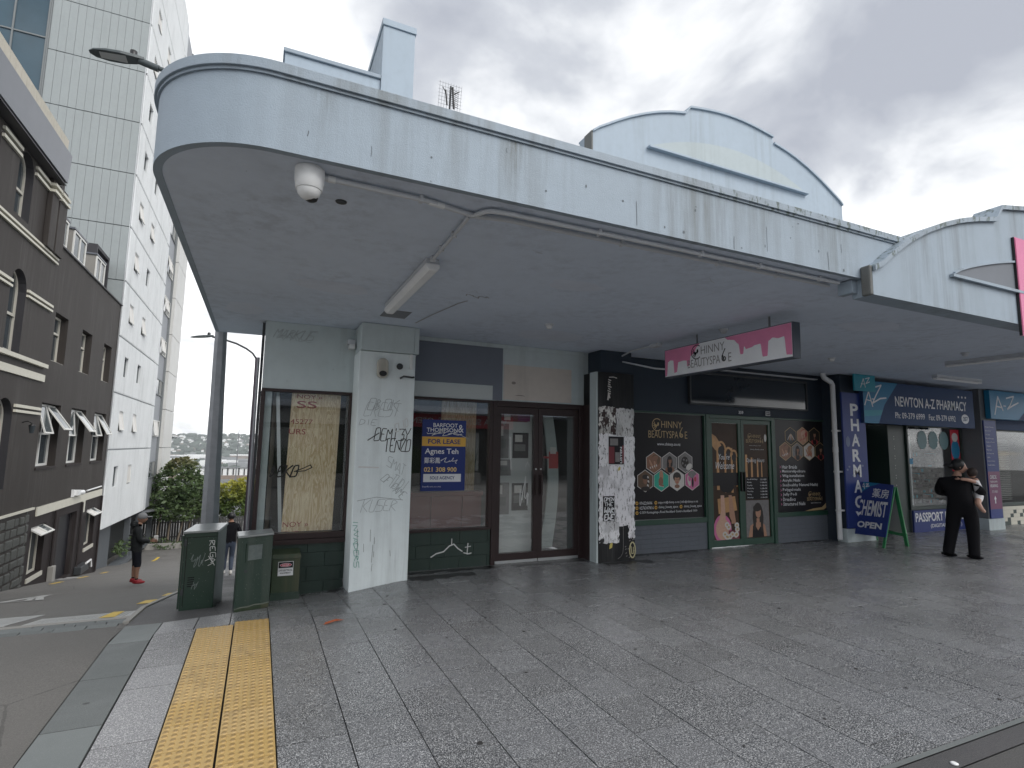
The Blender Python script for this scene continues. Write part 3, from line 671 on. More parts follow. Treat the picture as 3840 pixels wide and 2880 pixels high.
# second, arched canopy bay to the right
YB = 2.80
def arch2(x):      # mirrored about x = 8.2
    x = 8.2-abs(8.2-x); pts = [(4.57, 3.12), (4.66, 3.16), (4.85, 3.30), (5.07, 3.44), (5.35, 3.585), (5.67, 3.71), (5.95, 3.80), (6.25, 3.87), (6.56, 3.93)]
    for (a, za), (b, zb) in zip(pts, pts[1:]):
        if x <= b: return za+(zb-za)*max(0, (x-a))/(b-a)
    return 4.06+.10*min(1, (x-6.56)/.6)+.04*min(1, max(0, x-7.16))
xs = [4.57+.12*k for k in range(17)]+[6.559]; xs2 = [6.56+.12*k for k in range(28)]; xs2 = [x for x in xs2 if x < 9.84]
xs3 = [16.4-x for x in reversed(xs)]
allx = xs+xs2+xs3
m = MB(); m.prism([(4.57, YB, 2.92), (11.83, YB, 2.92)]+[(x, YB, arch2(x)) for x in reversed(allx)], (0, .18, 0)); f2 = m.build('arched_canopy_fascia', 'fascia2', shop)
def cap_arc(mb, xsq, f, y0, y1, h, mi=0):
    for a, b in zip(xsq, xsq[1:]):
        za, zb = f(a)+.001, f(b)+.001
        mb.hexa([(a, y0, za), (b, y0, zb), (b, y1, zb), (a, y1, za), (a, y0, za+h), (b, y0, zb+h), (b, y1, zb+h), (a, y1, za+h)], mi)
m = MB()
for q in (xs, xs2, xs3): cap_arc(m, q, arch2, YB-.03, YB+.22, .045)
m.build('arched_canopy_cap', 'cap', f2, fix=True)
m = MB().box(4.53, 2.795, 2.915, 4.568, 2.878, 3.17); m.build('bare_concrete_end', 'bare', f2, bev=.012)
m = MB().box(4.50, 2.932, 2.96, 4.566, 3.06, 3.070); m.build('end_block', 'fascia', f2)
# sunk segment panel in the arched bay
def rec2(x): x = 8.2-abs(8.2-x); return 3.27+.40*math.sin(min(1, max(0, (x-5.76)/2.44))*math.pi/2)**.8
rx = [5.76+.122*k for k in range(41)]
m = MB(); m.prism([(x, YB-.004, rec2(x)) for x in rx]+[(10.6, YB-.004, 3.262)], (0, .003, 0)); m.build('sunk_segment', flat('slate grey panel', (.15, .165, .19), .6, bump=.3), f2)
m = MB().box(5.7, YB-.035, 3.235, 10.7, YB-.002, 3.262); m.build('segment_ledge', 'fascia2', f2)
m = MB(); cap_arc(m, rx, rec2, YB-.02, YB-.002, .02); m.build('segment_rim', 'fascia2', f2, fix=True)
# bright pink panel at the right edge of the picture
pk = thing('pink_sign_panel', 'bright pink sign panel with dark edge on the canopy front at far right', 'sign', (8.0, 2.6, 2.82))
MB().box(6.855, 2.772, 2.80, 9.4, 2.797, 3.82).build('sign_box', 'pinkbright', pk); MB().box(6.848, 2.775, 2.80, 6.8545, 2.799, 3.82).build('edge_trim', 'black', pk)
m = MB(); rect(m, fY(2.772), 6.862, 9.39, 2.81, 3.81, 0, .003); m.build('sign_face', 'pinkbright', pk)
# ---- upper walls, stepped parapet, wedge tower, arched gable
GYP = 6.9
m = MB().box(-.02, GYP, 3.4, 17, 7.12, 5.95); m.build('upper_wall', 'gable', shop)
m = MB().box(-.20, GYP+.02, 3.4, -.022, 7.3, 6.22); m.box(-.23, GYP-.01, 6.222, -.022, 7.33, 6.262); m.build('parapet_step', 'gable', shop)
m = MB().box(-.02, GYP-.02, 5.955, 1.147, 7.2, 6.40); m.build('parapet', 'gable', shop, bev=.006)
m = MB().box(-.04, GYP-.05, 6.402, 1.147, 7.23, 6.455); m.build('parapet_cap', 'cap', shop, bev=.006)
m = MB(); m.prism([(1.15, 6.85, 3.4), (1.15, 8.5, 3.4), (1.15, 8.15, 6.9), (1.15, 8.05, 7.17), (1.15, 6.85, 7.17)], (.43, 0, 0)); tw = m.build('parapet_tower', 'gable', shop, bev=.005)
m = MB().box(1.135, 6.83, 7.172, 1.595, 8.07, 7.265); m.build('tower_cap', 'gable', tw, bev=.006)
def gab(x):
    x = 7.33-abs(7.33-x); pts = [(4.40, 6.50), (4.47, 6.56), (4.86, 6.79), (5.12, 6.93), (5.39, 7.055), (5.67, 7.165), (5.95, 7.25), (6.27, 7.32)]
    if x <= 6.27:
        for (a, za), (b, zb) in zip(pts, pts[1:]):
            if x <= b: return za+(zb-za)*max(0, x-a)/(b-a)
    t = (x-6.27)/1.06; return 7.44+.115*math.sin(min(1, t)*math.pi/2)
g1 = [4.40+.1*k for k in range(19)]+[6.269]; g2 = [6.27+.1*k for k in range(22)]; g3 = [14.66-x for x in reversed(g1)]
m = MB(); m.prism([(4.40, 6.80, 3.4), (10.26, 6.80, 3.4)]+[(x, 6.80, gab(x)) for x in reversed(g1+g2+g3)], (0, .38, 0)); gb_ = m.build('arched_gable', 'gable', shop)
m = MB()
for q in (g1, g2, g3): cap_arc(m, q, gab, 6.765, 7.21, .035)
m.build('gable_cap', 'gable', gb_, fix=True)
MB().box(4.375, 6.79, 5.9, 4.398, 7.0, 6.52).build('bare_concrete_end', 'bare', gb_)
def seg(x): t = abs(x-7.33)/1.86; return 6.535+.40*max(0, 1-t*t)
sx = [5.47+.093*k for k in range(41)]
m = MB(); m.prism([(x, 6.775, seg(x)) for x in sx]+[(9.19, 6.775, 6.53), (5.47, 6.775, 6.53)], (0, .022, 0)); m.build('gable_segment', painted('segment paint', (.40, .46, .48), amount=.2), gb_)
MB().box(5.45, 6.72, 6.49, 9.21, 6.798, 6.528).build('gable_ledge', 'gable', gb_, bev=.004)
# ---- walls at street level
m = MB(); m.box(-.02, FY, 2.262, 1.04, FY+.2, SZ-.002); wl = m.build('wall_panel', 'wallpaint', shop)
m = MB(); m.box(1.74, FY, 2.262, 4.46, FY+.2, SZ-.002); wr = m.build('wall_panel', 'wallpaint', shop)
m = MB()
m.hexa([(-.02, FY+.06, -.7), (.10, FY+.06, -.7), (.10, 16, -2.5), (-.02, 16, -2.5), (-.02, FY+.06, 3.4), (.10, FY+.06, 3.4), (.10, 16, 3.4), (-.02, 16, 3.4)]); m.box(-.02, 7.31, 3.4, .1, 16, 5.9)
m.build('side_wall', 'wallpaint', shop)
m = MB(); rect(m, fY(FY), 1.76, 3.105, 2.47, 3.02, 0, .003); rect(m, fY(FY), 2.955, 3.105, 2.27, 2.47, 0, .003); m.build('paint_patch', 'greypatch', wr)
m = MB(); rect(m, fY(FY), 1.76, 2.95, 2.272, 2.462, 0, .004); m.build('paint_patch', 'lightpatch', wr)
m = MB(); rect(m, fY(FY), 3.12, 4.245, 2.285, 2.79, 0, .004); m.build('paint_patch', 'creampatch', wr)
m = MB().box(1.74, FY-.02, 3.02, 4.46, FY-.001, SZ-.004); m.build('cornice_strip', 'wallpaint', wr)
m = MB(); tagtext(m, fY(FY), 'LOVE', 2.05, 2.31, .45, .11, .006, slant=.4, seed=4); tagtext(m, fY(FY), 'MERO', 2.5, 2.29, .33, .07, .005, slant=.3, seed=9); m.build('graffiti', 'graf_grey', wr)
m = MB(); scribble(m, fY(FY), 2.42, 2.35, .2, .07, .007, 9, 0, 5); m.build('graffiti', 'graf_white', wr)
m = MB(); scribble(m, fY(FY), 3.6, 2.42, .5, .2, .006, 8, 0, 2); m.poly([fY(FY)(u, v, .006) for u, v in ellipse(3.28, 2.53, .035, .022, 9)]); m.poly([fY(FY)(u, v, .006) for u, v in ellipse(3.38, 2.34, .09, .02, 9, .2, 3)]); m.build('graffiti', flat('brown scuff', (.25, .22, .2), .7), wr)
m = MB(); tagtext(m, fY(FY), 'MARKUS', .06, 2.88, .46, .12, .007, slant=.45, seed=12); tagtext(m, fY(FY), 'WAKUE', .09, 2.86, .42, .13, .005, slant=.6, seed=16); m.build('graffiti', 'graf_grey', wl)
# block stall risers
def blocks(x0, x1, z0, z1, nrow, bl, parent, y0=FY-.0, seed=1):
    rr = random.Random(seed); h = (z1-z0)/nrow; base = MB().box(x0, y0+.012, z0-.3, x1, y0+.18, z1).build('riser_backing', 'greenblock', parent)
    for r in range(nrow):
        x = x0-(bl/2 if r % 2 else 0)
        while x < x1-.02:
            a, b = max(x, x0)+.0015, min(x+bl, x1)-.0015
            if b-a > .03: MB().box(a, y0+rr.uniform(-.002, .001), z0+r*h+.0015, b, y0+.05, z0+(r+1)*h-.0015).build('block', 'greenblock', base, bev=.004)
            x += bl
    return base
blocks(0, 1.03, -.19, .478, 4, .40, shop, seed=2)
rb = blocks(1.72, 2.965, -.02, .478, 3, .40, shop, seed=3)
m = MB(); ribbon(m, fY(FY), [(2.13, .16), (2.2, .2), (2.3, .22), (2.38, .29), (2.44, .31), (2.5, .25), (2.56, .21)], .016, 0, .006); ribbon(m, fY(FY), [(2.41, .30), (2.41, .38)], .012, 0, .0065); ribbon(m, fY(FY), [(2.64, .31), (2.63, .17), (2.69, .18)], .014, 0, .007); ribbon(m, fY(FY), [(2.6, .26), (2.68, .27)], .01, 0, .0075); ribbon(m, fY(FY), [(2.58, .19), (2.66, .17)], .012, 0, .008); m.build('graffiti', 'graf_white', rb)
# ---- shop interior seen through the glass
m = MB()
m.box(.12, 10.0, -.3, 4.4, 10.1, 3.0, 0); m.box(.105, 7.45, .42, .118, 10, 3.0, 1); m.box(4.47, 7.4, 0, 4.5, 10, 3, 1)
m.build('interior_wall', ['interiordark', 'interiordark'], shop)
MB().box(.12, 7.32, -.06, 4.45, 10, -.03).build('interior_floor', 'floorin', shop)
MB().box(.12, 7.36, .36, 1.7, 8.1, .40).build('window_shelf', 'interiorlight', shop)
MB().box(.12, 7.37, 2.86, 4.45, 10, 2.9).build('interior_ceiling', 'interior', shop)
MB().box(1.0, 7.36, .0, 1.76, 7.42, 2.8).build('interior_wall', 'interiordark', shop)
# window one
w1 = MB(); w1.frame(-.02, 1.045, .478, 2.26, FY-.015, FY+.10, .045, wb=.07, wt=.035); w1 = w1.build('window', 'brown', shop, bev=.004)
MB().box(.027, FY+.03, .551, .998, FY+.038, 2.223).build('pane', 'glass', w1)
MB().box(-.02, FY-.03, .42, 1.045, FY-.016, .475).build('sill', 'brown', w1)
m = MB(); F = fY(FY+.03); tagtext(m, F, 'BEKO', .13, 1.21, .30, .13, .016, slant=.25, seed=8); ribbon(m, F, [(.40, 1.27), (.5, 1.31), (.58, 1.35), (.6, 1.32), (.52, 1.28), (.42, 1.27)], .012, 0, .005); m.build('graffiti', 'graf_black', w1)
# mouldings on the frame edge at the street corner
MB().box(-.055, FY+.02, -.3, -.024, FY+.09, 3.05).build('corner_trim', 'darksteel', shop)
MB().tube([(-.075, FY-.01, -.25), (-.075, FY-.01, 2.62)], .014, 8).build('corner_pipe', 'steel', shop)
# window two
w2 = MB(); w2.frame(1.72, 2.965, .478, 2.26, FY-.015, FY+.10, .045, wb=.035, wt=.035); w2 = w2.build('window', 'brown', shop, bev=.004)
MB().box(1.767, FY+.03, .516, 2.918, FY+.038, 2.223).build('pane', 'glassb', w2)
# double doors
dr = MB(); dr.box(2.968, FY-.02, 0.0, 3.025, FY+.12, 2.26); dr.box(4.372, FY-.02, 0, 4.44, FY+.12, 2.26); dr.box(3.025, FY-.02, 2.185, 4.372, FY+.12, 2.26)
MB().box(4.463, FY+.002, 2.263, 4.56, FY+.2, SZ-.003).build('wall_panel', 'wallpaint', shop)
dr = dr.build('door_frame', 'brown', shop, bev=.005)
for (a, b) in ((3.03, 3.692), (3.698, 4.367)):
    d = MB(); d.frame(a, b, .025, 2.182, FY, FY+.05, .07, wb=.115, wt=.10); d = d.build('door', 'brown', shop, bev=.005)
    MB().box(a+.072, FY+.02, .142, b-.072, FY+.028, 2.08).build('pane', 'glassb', d)
    hx = 3.655 if a < 3.5 else 3.735
    m = MB().box(hx-.014, FY-.055, .93, hx+.014, FY-.022, 1.22); m.box(hx-.008, FY-.022, .95, hx+.008, FY+.001, .98); m.box(hx-.008, FY-.022, 1.17, hx+.008, FY+.001, 1.2); m.build('handle', 'brown', d, bev=.004)
    MB().lathe([(.012, 0), (.012, -.012)], (hx, FY-.001, 1.30), 10, axis='y').build('lock', 'alu', d)
    MB().box(a+.005, FY-.012, .006, b-.005, FY-.001, .045).build('kick_strip', 'alu', d)
MB().box(4.442, 6.94, .0, 4.462, FY+.1, 2.26).build('door_jamb', 'brown', shop)
# pillar between the windows
pl = MB().box(1.03, 6.70, -.16, 1.715, 7.145, 2.738).build('pillar', 'pillarpaint', shop, bev=.008)
MB().box(1.035, 6.655, 2.742, 1.68, 7.145, SZ-.004).build('pillar_head', 'wallpaint', pl, bev=.006)
MB().box(1.682, 6.665, 2.742, 1.745, 7.145, SZ-.004).build('pillar_head', 'wallpaint', pl, bev=.004)
F = fY(6.70)
m = MB(); tagtext(m, F, 'OEMI3Y', 1.24, 1.66, .43, .15, .009, slant=.12, seed=21); tagtext(m, F, 'TENZO', 1.36, 1.53, .33, .15, .010, slant=.1, seed=22); ribbon(m, F, [(1.17, 1.66), (1.30, 1.75)], .01, 0, .005); m.build('graffiti', 'graf_black', pl)
m = MB(); tagtext(m, F, 'CREST', 1.10, 1.95, .42, .17, .0045, slant=.3, seed=31); tagtext(m, F, 'OBOK', 1.14, 2.02, .38, .14, .006, slant=.2, seed=36); tagtext(m, F, 'DIE', 1.06, 1.84, .2, .07, .005, slant=.2, seed=32); tagtext(m, F, 'SMAT', 1.40, 1.36, .26, .12, .005, slant=-.3, seed=33, rot=-.5); tagtext(m, F, 'OF FAME', 1.34, 1.2, .36, .10, .006, slant=.1, seed=34, rot=-.75); tagtext(m, F, 'TUDI', 1.42, 1.12, .22, .16, .005, seed=35, rot=-.4); m.build('graffiti', 'graf_grey', pl)
m = MB(); tagtext(m, F, 'KUSER', 1.12, .82, .42, .14, .0045, slant=.3, seed=41); ribbon(m, F, [(1.08, .95), (1.3, .99), (1.62, .95)], .006, 0, .004); m.build('graffiti', flat('charcoal marker', (.30, .33, .34), .7), pl)
m = MB(); tagtext(m, F, 'INVADERS', 1.045, .74, .55, .055, .006, slant=.1, seed=44, rot=-1.5); m.build('graffiti', 'graf_teal', pl)
m = MB(); tagtext(m, F, 'CLIO', 1.50, 1.76, .18, .09, .008, slant=.35, seed=51, rot=.5); ribbon(m, F, [(1.08, 1.345), (1.31, 1.338)], .016, 0, .005); m.build('graffiti', 'graf_white', pl)
m = MB()
for k in range(9): x = random.uniform(1.1, 1.6); z = random.uniform(.05, .5); ribbon(m, F, [(x, z), (x+random.uniform(-.01, .01), z+random.uniform(.05, .2))], .004, 0, .003)
m.build('scuff_mark', flat('dark scuff', (.16, .16, .16), .8), pl)
# black poster pillar
bp = MB().box(4.465, 6.75, -.02, 5.10, 7.15, 2.735).build('poster_pillar', 'blackwall', shop, bev=.005)
MB().box(4.545, 6.80, 2.737, 5.10, 7.15, SZ-.004).build('pillar_head', 'navywall', bp)
MB().box(4.435, 6.758, -.02, 4.462, 6.93, 2.735).build('pillar_side', 'wallpaint', bp)
m = MB(); tagtext(m, fX(4.434), 'ZNVA', 6.93, 1.0, .7, .1, .006, rot=1.57, seed=61); 
m.build('graffiti', 'graf_grey', bp)
F = fY(6.75)
def torn(u0, u1, v0, v1, mat, d, seed, name='torn_poster'):
    rr = random.Random(seed); pts = []
    def side(a, b, n):
        for k in range(n):
            t = k/n; j = .016 if k else 0; pts.append((a[0]+(b[0]-a[0])*t+rr.uniform(-j, j), a[1]+(b[1]-a[1])*t+rr.uniform(-j, j)))
    side((u0, v0), (u1, v0), 9); side((u1, v0), (u1, v1), 11); side((u1, v1), (u0, v1), 9); side((u0, v1), (u0, v0), 11)
    m = MB(); fpoly(m, F, pts, 0, d); return m.build(name, mat, bp)
torn(4.475, 4.775, 1.80, 2.225, 'torn4', .002, 1); torn(4.772, 5.092, 1.78, 2.205, 'torn2', .0035, 2)
torn(4.47, 4.80, 1.36, 1.82, 'torn1', .005, 3); torn(4.80, 5.095, 1.34, 1.80, 'torn1', .0065, 4)
torn(4.47, 4.79, .90, 1.37, 'torn3', .004, 5); torn(4.785, 5.095, .86, 1.36, 'torn3', .0055, 6)
torn(4.47, 4.76, .56, .92, 'torn1', .007, 7); torn(4.76, 5.095, .50, .90, 'torn3', .003, 8)
torn(4.475, 4.82, .27, .57, 'torn1', .0085, 9); torn(4.985, 5.095, .32, .56, 'torn3', .0095, 10)
m = MB(); rect(m, F, 4.625, 4.915, 1.375, 1.80, 3, .0105); rect(m, F, 4.635, 4.905, 1.385, 1.79, 0, .012); rect(m, F, 4.635, 4.735, 1.40, 1.64, 1, .0135); rect(m, F, 4.872, 4.903, 1.40, 1.66, 1, .0135); rect(m, F, 4.75, 4.83, 1.42, 1.56, 2, .0135); rect(m, F, 4.66, 4.80, 1.66, 1.76, 2, .0137)
text_into(m, 'LISTEN', lambda u, v, d=0: F(4.87-v, 1.40+u, d), 0, .24, 0, .035, 3, .0145, off=.03); m.build('framed_poster', ['posterblack', 'maroon', 'greyprint', 'signwhite'], bp)
m = MB(); rect(m, F, 4.535, 4.735, .575, .93, 0, .0115); F_ = F; F = (lambda u, v, d=0: F_(u, v, d+.0105)); tagtext(m, F, 'OPEN', 4.55, .86, .17, .05, .012, 1, seed=3); tagtext(m, F, 'THE', 4.55, .79, .15, .05, .010, 1, seed=4); tagtext(m, F, 'WAR', 4.55, .69, .17, .08, .016, 1, seed=5); tagtext(m, F, 'EWE', 4.55, .59, .17, .08, .018, 1, seed=6); m.build('black_poster', ['posterblack', 'signwhite'], bp); F = F_
for k, (u, v, w, h) in enumerate(((4.82, 1.32, .05, .06), (4.67, .23, .06, .09))):
    m = MB(); fpoly(m, F, [(u-w/2, v-h/2), (u+w*.3, v-h*.3), (u+w/2, v+h*.35), (u, v+h/2), (u-w*.4, v+h*.1)], 0, .013); m.build('yellow_scrap', flat('yellow paper', (.62, .52, .14), .7), bp)
m = MB()
fp = ellipse(5.045, .15, .05, .11, 14); ribbon(m, F, fp+[fp[0]], .02, 0, .012); ribbon(m, F, [(5.02, .2), (5.03, .1), (5.06, .1), (5.06, .19)], .012, 0, .013); m.build('graffiti', flat('cream marker', (.5, .46, .28), .7), bp)
m = MB(); ribbon(m, F, [(4.885, .52), (4.885, .2), (4.875, .12), (4.84, .07), (4.79, .04)], .007, 0, .012)
for k in range(10): u = random.uniform(4.9, 5.08); v = random.uniform(.03, .3); ribbon(m, F, [(u, v), (u+.015, v+.01)], .012, 0, .011)
m.build('paint_drip', 'greyprint', bp)
m = MB()
for k in range(7): v = 2.63-k*.033; ribbon(m, F, [(4.635+random.uniform(-.01, .01), v), (4.665+random.uniform(0, .03), v-.014)], .016, 0, .004)
ribbon(m, F, [(4.655, 2.665), (4.73, 2.672), (4.79, 2.66)], .012, 0, .005); ribbon(m, F, [(4.63, 2.33), (4.645, 2.42), (4.66, 2.36)], .026, 0, .005)
m.build('paper_remnant', 'whiteprint', bp)
# ---- things fixed to the pillar and wall
sr = thing('alarm_siren', 'grimy cream alarm siren box on the grey pillar under its head', 'alarm', (1.3, 6.7, 2.42))
m = MB(); m.prism([(1.30+.068*math.cos(a), 6.69, (2.59 if math.sin(a) > 0 else 2.475)+.065*math.sin(a)) for a in [2*math.pi*k/20 for k in range(20)]], (0, -.07, 0)); m.build('housing', painted('grimy cream plastic', (.50, .48, .42), amount=.9, dirt=(.09, .08, .06)), sr, bev=.014)
m = MB(); m.prism([(1.30+.046*math.cos(a), 6.618, 2.465+.034*math.sin(a)) for a in [math.pi*2*k/14 for k in range(14)]], (0, -.006, 0)); m.build('grille', 'black', sr)
sk = MB().lathe([(.038, 0), (.04, -.02), (.03, -.032), (.014, -.034)], (1.515, 6.699, 2.575), 16, axis='y').build('round_socket', 'darksteel'); tag(sk, 'small round dark socket on the grey pillar right of the siren', 'socket')
hk = MB().tube([(1.53, 6.69, 2.43), (1.56, 6.64, 2.45), (1.66, 6.62, 2.44), (1.69, 6.66, 2.45)], .012, 8).build('wall_hook', 'darksteel'); tag(hk, 'dark bent metal hook on the right edge of the grey pillar', 'hook')
cp = MB().box(1.64, 6.66, 2.55, 1.668, 6.699, 2.735).build('cable_duct', 'whiteplastic'); tag(cp, 'short white cable duct below the pillar head', 'cable duct')
wc = thing('wall_camera', 'small white box camera on the wall left of the pillar head', 'camera', (.98, 7.1, 2.8))
MB().box(.93, 7.03, 2.86, 1.02, 7.149, 2.92).build('mount', 'greyplastic', wc, bev=.004); MB().box(.945, 7.0, 2.80, 1.015, 7.12, 2.858).build('housing', 'whiteplastic', wc, bev=.006)
# ---- for-lease sign
ls = thing('lease_sign', 'dark blue for-lease estate agent sign with yellow band stuck on the shop window', 'sign', (2.27, 7.1, 1.0))
SK = .012
Fl = lambda u, v, d=0: (u-.0*(v-1), FY-.02-d, v)
mb = MB().box(1.962, FY+.016, 1.01, 2.578, FY+.028, 1.96); mb.build('sign_board', 'navy', ls)
F = fY(FY+.016)
m = MB(); rect(m, F, 1.962, 2.578, 1.605, 1.73, 0, .002); m.build('yellow_band', 'gold', ls)
m = MB(); rect(m, F, 1.995, 2.52, 1.13, 1.235, 0, .002)
text_into(m, 'BARFOOT', F, 2.11, 2.455, 1.86, 1.915, 0, .004, off=.012); text_into(m, 'THOMPSON', F, 2.02, 2.455, 1.795, 1.85, 0, .004, off=.012); text_into(m, '&', F, 2.465, 2.54, 1.795, 1.90, 0, .004)
text_into(m, 'Agnes Teh', F, 2.005, 2.475, 1.48, 1.575, 0, .004, off=.015); text_into(m, '鄭彩鳳', F, 2.0, 2.22, 1.375, 1.455, 0, .004, off=.008); text_into(m, 'barfoot.co.nz', F, 1.99, 2.24, 1.06, 1.08, 0, .004, res=1)
m.build('lettering', 'signwhite', ls)
m = MB(); text_into(m, 'FOR LEASE', F, 2.045, 2.50, 1.635, 1.70, 0, .004, off=.02); text_into(m, 'SOLE AGENCY', F, 2.085, 2.43, 1.163, 1.205, 0, .004, off=.015); m.build('lettering', 'navy', ls)
m = MB(); text_into(m, '021 308 900', F, 2.0, 2.455, 1.262, 1.325, 0, .004, off=.02); m.build('phone_number', flat('pale gold print', (.72, .52, .20), .5), ls)
m = MB(); scribble(m, F, 2.06, 1.74, .46, .07, .008, 10, 0, 4); scribble(m, F, 2.22, 1.37, .26, .09, .008, 8, 0, 7); ribbon(m, F, [(2.40, 1.79), (2.5, 1.76), (2.62, 1.71)], .006, 0, .006); m.build('graffiti', 'graf_white', ls)
# ---- things standing inside the windows
pw = thing('plywood_sheet', 'tall plywood sheet with red stencil print behind the left window', 'plywood', (.6, 7.4, .42))
P0, P1, P2, P3 = (.30, 7.30, .41), (.885, 7.30, .41), (.925, 7.36, 2.5), (.335, 7.36, 2.5)
m = MB(); m.prism([P0, P1, P2, P3], (0, .016, 0)); m.build('panel', 'ply', pw)
def Fp(u, v, d=0):
    t = (v-.41)/2.09; return (u+.037*t, 7.30+.06*t-d, v)
m = MB()
text_into(m, 'SS', Fp, .29, .52, .45, .55, 0, .003, off=.012); text_into(m, 'NOY »', Fp, .31, .60, .60, .66, 0, .003); text_into(m, '45277', Fp, .305, .565, 1.85, 1.91, 0, .003); text_into(m, 'URS', Fp, .295, .49, 1.72, 1.79, 0, .003, off=.008); text_into(m, 'SS', Fp, .36, .60, 2.05, 2.14, 0, .003, off=.008); text_into(m, 'NOY »', Fp, .36, .66, 2.17, 2.22, 0, .003)
m.build('stencil_print', 'redink', pw)
bt = MB(); bt.hexa([(.28, 7.33, .41), (.32, 7.33, .41), (.32, 7.36, .41), (.28, 7.36, .41), (.135, 7.40, 2.4), (.175, 7.40, 2.4), (.175, 7.43, 2.4), (.135, 7.43, 2.4)]); bt = bt.build('aluminium_batten', 'alu'); tag(bt, 'thin aluminium batten leaning behind the left window beside the plywood', 'batten')
ic = MB().tube([(.10, 7.62, .41), (.10, 7.62, 2.8)], .07, 16).build('interior_column', flat('beige column', (.42, .36, .30), .6)); tag(ic, 'beige round column just inside the left window by the corner', 'column')
pw2 = thing('plywood_sheet', 'narrow plywood sheet standing behind the for-lease sign', 'plywood', (2.5, 7.5, .5)); m = MB(); m.prism([(2.32, 7.62, .3), (2.88, 7.62, .3), (2.93, 7.7, 2.6), (2.40, 7.7, 2.6)], (0, .016, 0)); m.build('panel', 'ply', pw2)
ct = thing('shop_counter', 'dark red counter inside the window under the for-lease sign', 'counter', (2.3, 7.4, -.03)); MB().box(1.78, 7.36, .92, 2.93, 7.60, .98).build('counter_top', 'redwood', ct, bev=.006); MB().box(1.80, 7.40, -.03, 2.92, 7.58, .918).build('counter_front', 'redwood', ct)
for k in range(2): MB().box(2.18+.45*k, 7.37, .52, 2.21+.45*k, 7.398, .918).build('counter_rail', 'redwood', ct)
ns = thing('notice_board', 'grey partition with pasted notices behind the left brown glass door', 'notice board', (3.35, 7.3, 0))
MB().box(3.0, 7.33, .0, 3.68, 7.36, 2.3).build('board', 'interiorlight', ns)
F = fY(7.33)
m = MB()
for (u0, u1, v0, v1, mi) in ((3.05, 3.30, 1.45, 1.95, 0), (3.36, 3.62, 1.45, 1.82, 1), (3.12, 3.34, 1.2, 1.43, 0), (3.05, 3.32, .65, 1.10, 0), (3.36, 3.62, .70, 1.09, 1)):
    rect(m, F, u0, u1, v0, v1, mi, .004); rect(m, F, u0+.03, u1-.05, v0+.28*(v1-v0), v1-.45*(v1-v0), 2, .006); rect(m, F, u0+.04, u0+.16, v1-.36*(v1-v0), v1-.08*(v1-v0), 3, .006)
rect(m, F, 3.05, 3.60, 1.98, 2.10, 4, .004); rect(m, F, 3.22, 3.32, 2.0, 2.08, 3, .006); rect(m, F, 3.44, 3.64, 1.99, 2.1, 5, .006)
m.build('notice', ['greyprint', 'posterblack', 'interior', 'whiteprint', 'maroon', 'purplep'], ns)
m = MB(); scribble(m, fY(FY+.02), 3.42, .72, .14, .5, .012, 6, 0, 3); ribbon(m, fY(FY+.02), [(3.25, 1.75), (3.27, 1.3)], .014, 0, .003); ribbon(m, fY(FY+.02), [(3.5, 1.33), (3.53, 1.4), (3.57, 1.33)], .009, 0, .003); m.build('graffiti', 'graf_white', dr)
bd = thing('bent_board', 'pale bent board leaning behind the right brown glass door', 'board', (4.0, 7.4, 0))
m = MB(); pts = [(3.85+.20*math.sin(k/10*math.pi)*.55+.02*k/10, .14+2.0*k/10) for k in range(11)]
for (a, za), (b, zb) in zip(pts, pts[1:]): m.hexa([(a, 7.36, za), (a+.2-.03*za/2, 7.36, za), (a+.2-.03*za/2, 7.385, za), (a, 7.385, za), (b, 7.36, zb), (b+.2-.03*zb/2, 7.36, zb), (b+.2-.03*zb/2, 7.385, zb), (b, 7.385, zb)])
m.build('panel', flat('pale board', (.40, .45, .44), .6, vs=3), bd)
m = MB(); F = fY(7.355); rect(m, F, 3.98, 4.14, 1.30, 1.55, 0, .003); rect(m, F, 4.0, 4.10, 1.52, 1.62, 1, .005); 
for k in range(12): rect(m, F, 4.03+.03*(k % 3), 4.045+.03*(k % 3), 1.32+.055*(k//3), 1.345+.055*(k//3), 0, .006)
ribbon(m, F, [(3.90, 1.47), (4.0, 1.46)], .03, 0, .006); m.build('sticker', ['rednail', 'whiteprint'], bd)
# ================================================================== fittings under the canopy
dm = thing('dome_camera', 'large white dome camera hanging under the rounded canopy corner', 'camera', (.155, 3.03, SZ))
MB().lathe([(.077, 0), (.078, -.02), (.076, -.07), (.068, -.115), (.066, -.117)], (.155, 3.03, SZ-.001), 28).build('housing', 'whiteplastic', dm)
MB().lathe([(.063, -.118), (.057, -.138), (.040, -.158), (.016, -.168), (.004, -.169)], (.155, 3.03, SZ-.001), 24).build('dome_cover', 'whiteplastic', dm)
MB().lathe([(.036, -.146), (.031, -.163), (.017, -.172), (.003, -.1735)], (.170, 3.045, SZ-.001), 18).build('lens_window', 'black', dm)
cd = thing('conduit_run', 'grey plastic conduit pipes running along under the canopy edge', 'conduit', (1.2, 3.05, SZ))
def bend(pts, n=5):
    out = [Vector(pts[0])]
    for a, b, c in zip(pts, pts[1:], pts[2:]):
        a, b, c = Vector(a), Vector(b), Vector(c); p = b+(a-b).normalized()*min(.05, (a-b).length*.4); q = b+(c-b).normalized()*min(.05, (c-b).length*.4)
        for k in range(n+1): t = k/n; out.append((1-t)**2*p+2*t*(1-t)*b+t*t*q)
    out.append(Vector(pts[-1])); return out
zc = SZ-.024
MB().tube(bend([(.225, 3.045, zc), (.80, 3.06, zc), (1.14, 3.14, zc), (1.34, 3.10, zc), (4.44, 3.10, zc)]), .0155, 10).build('pipe', 'greyplastic', cd)
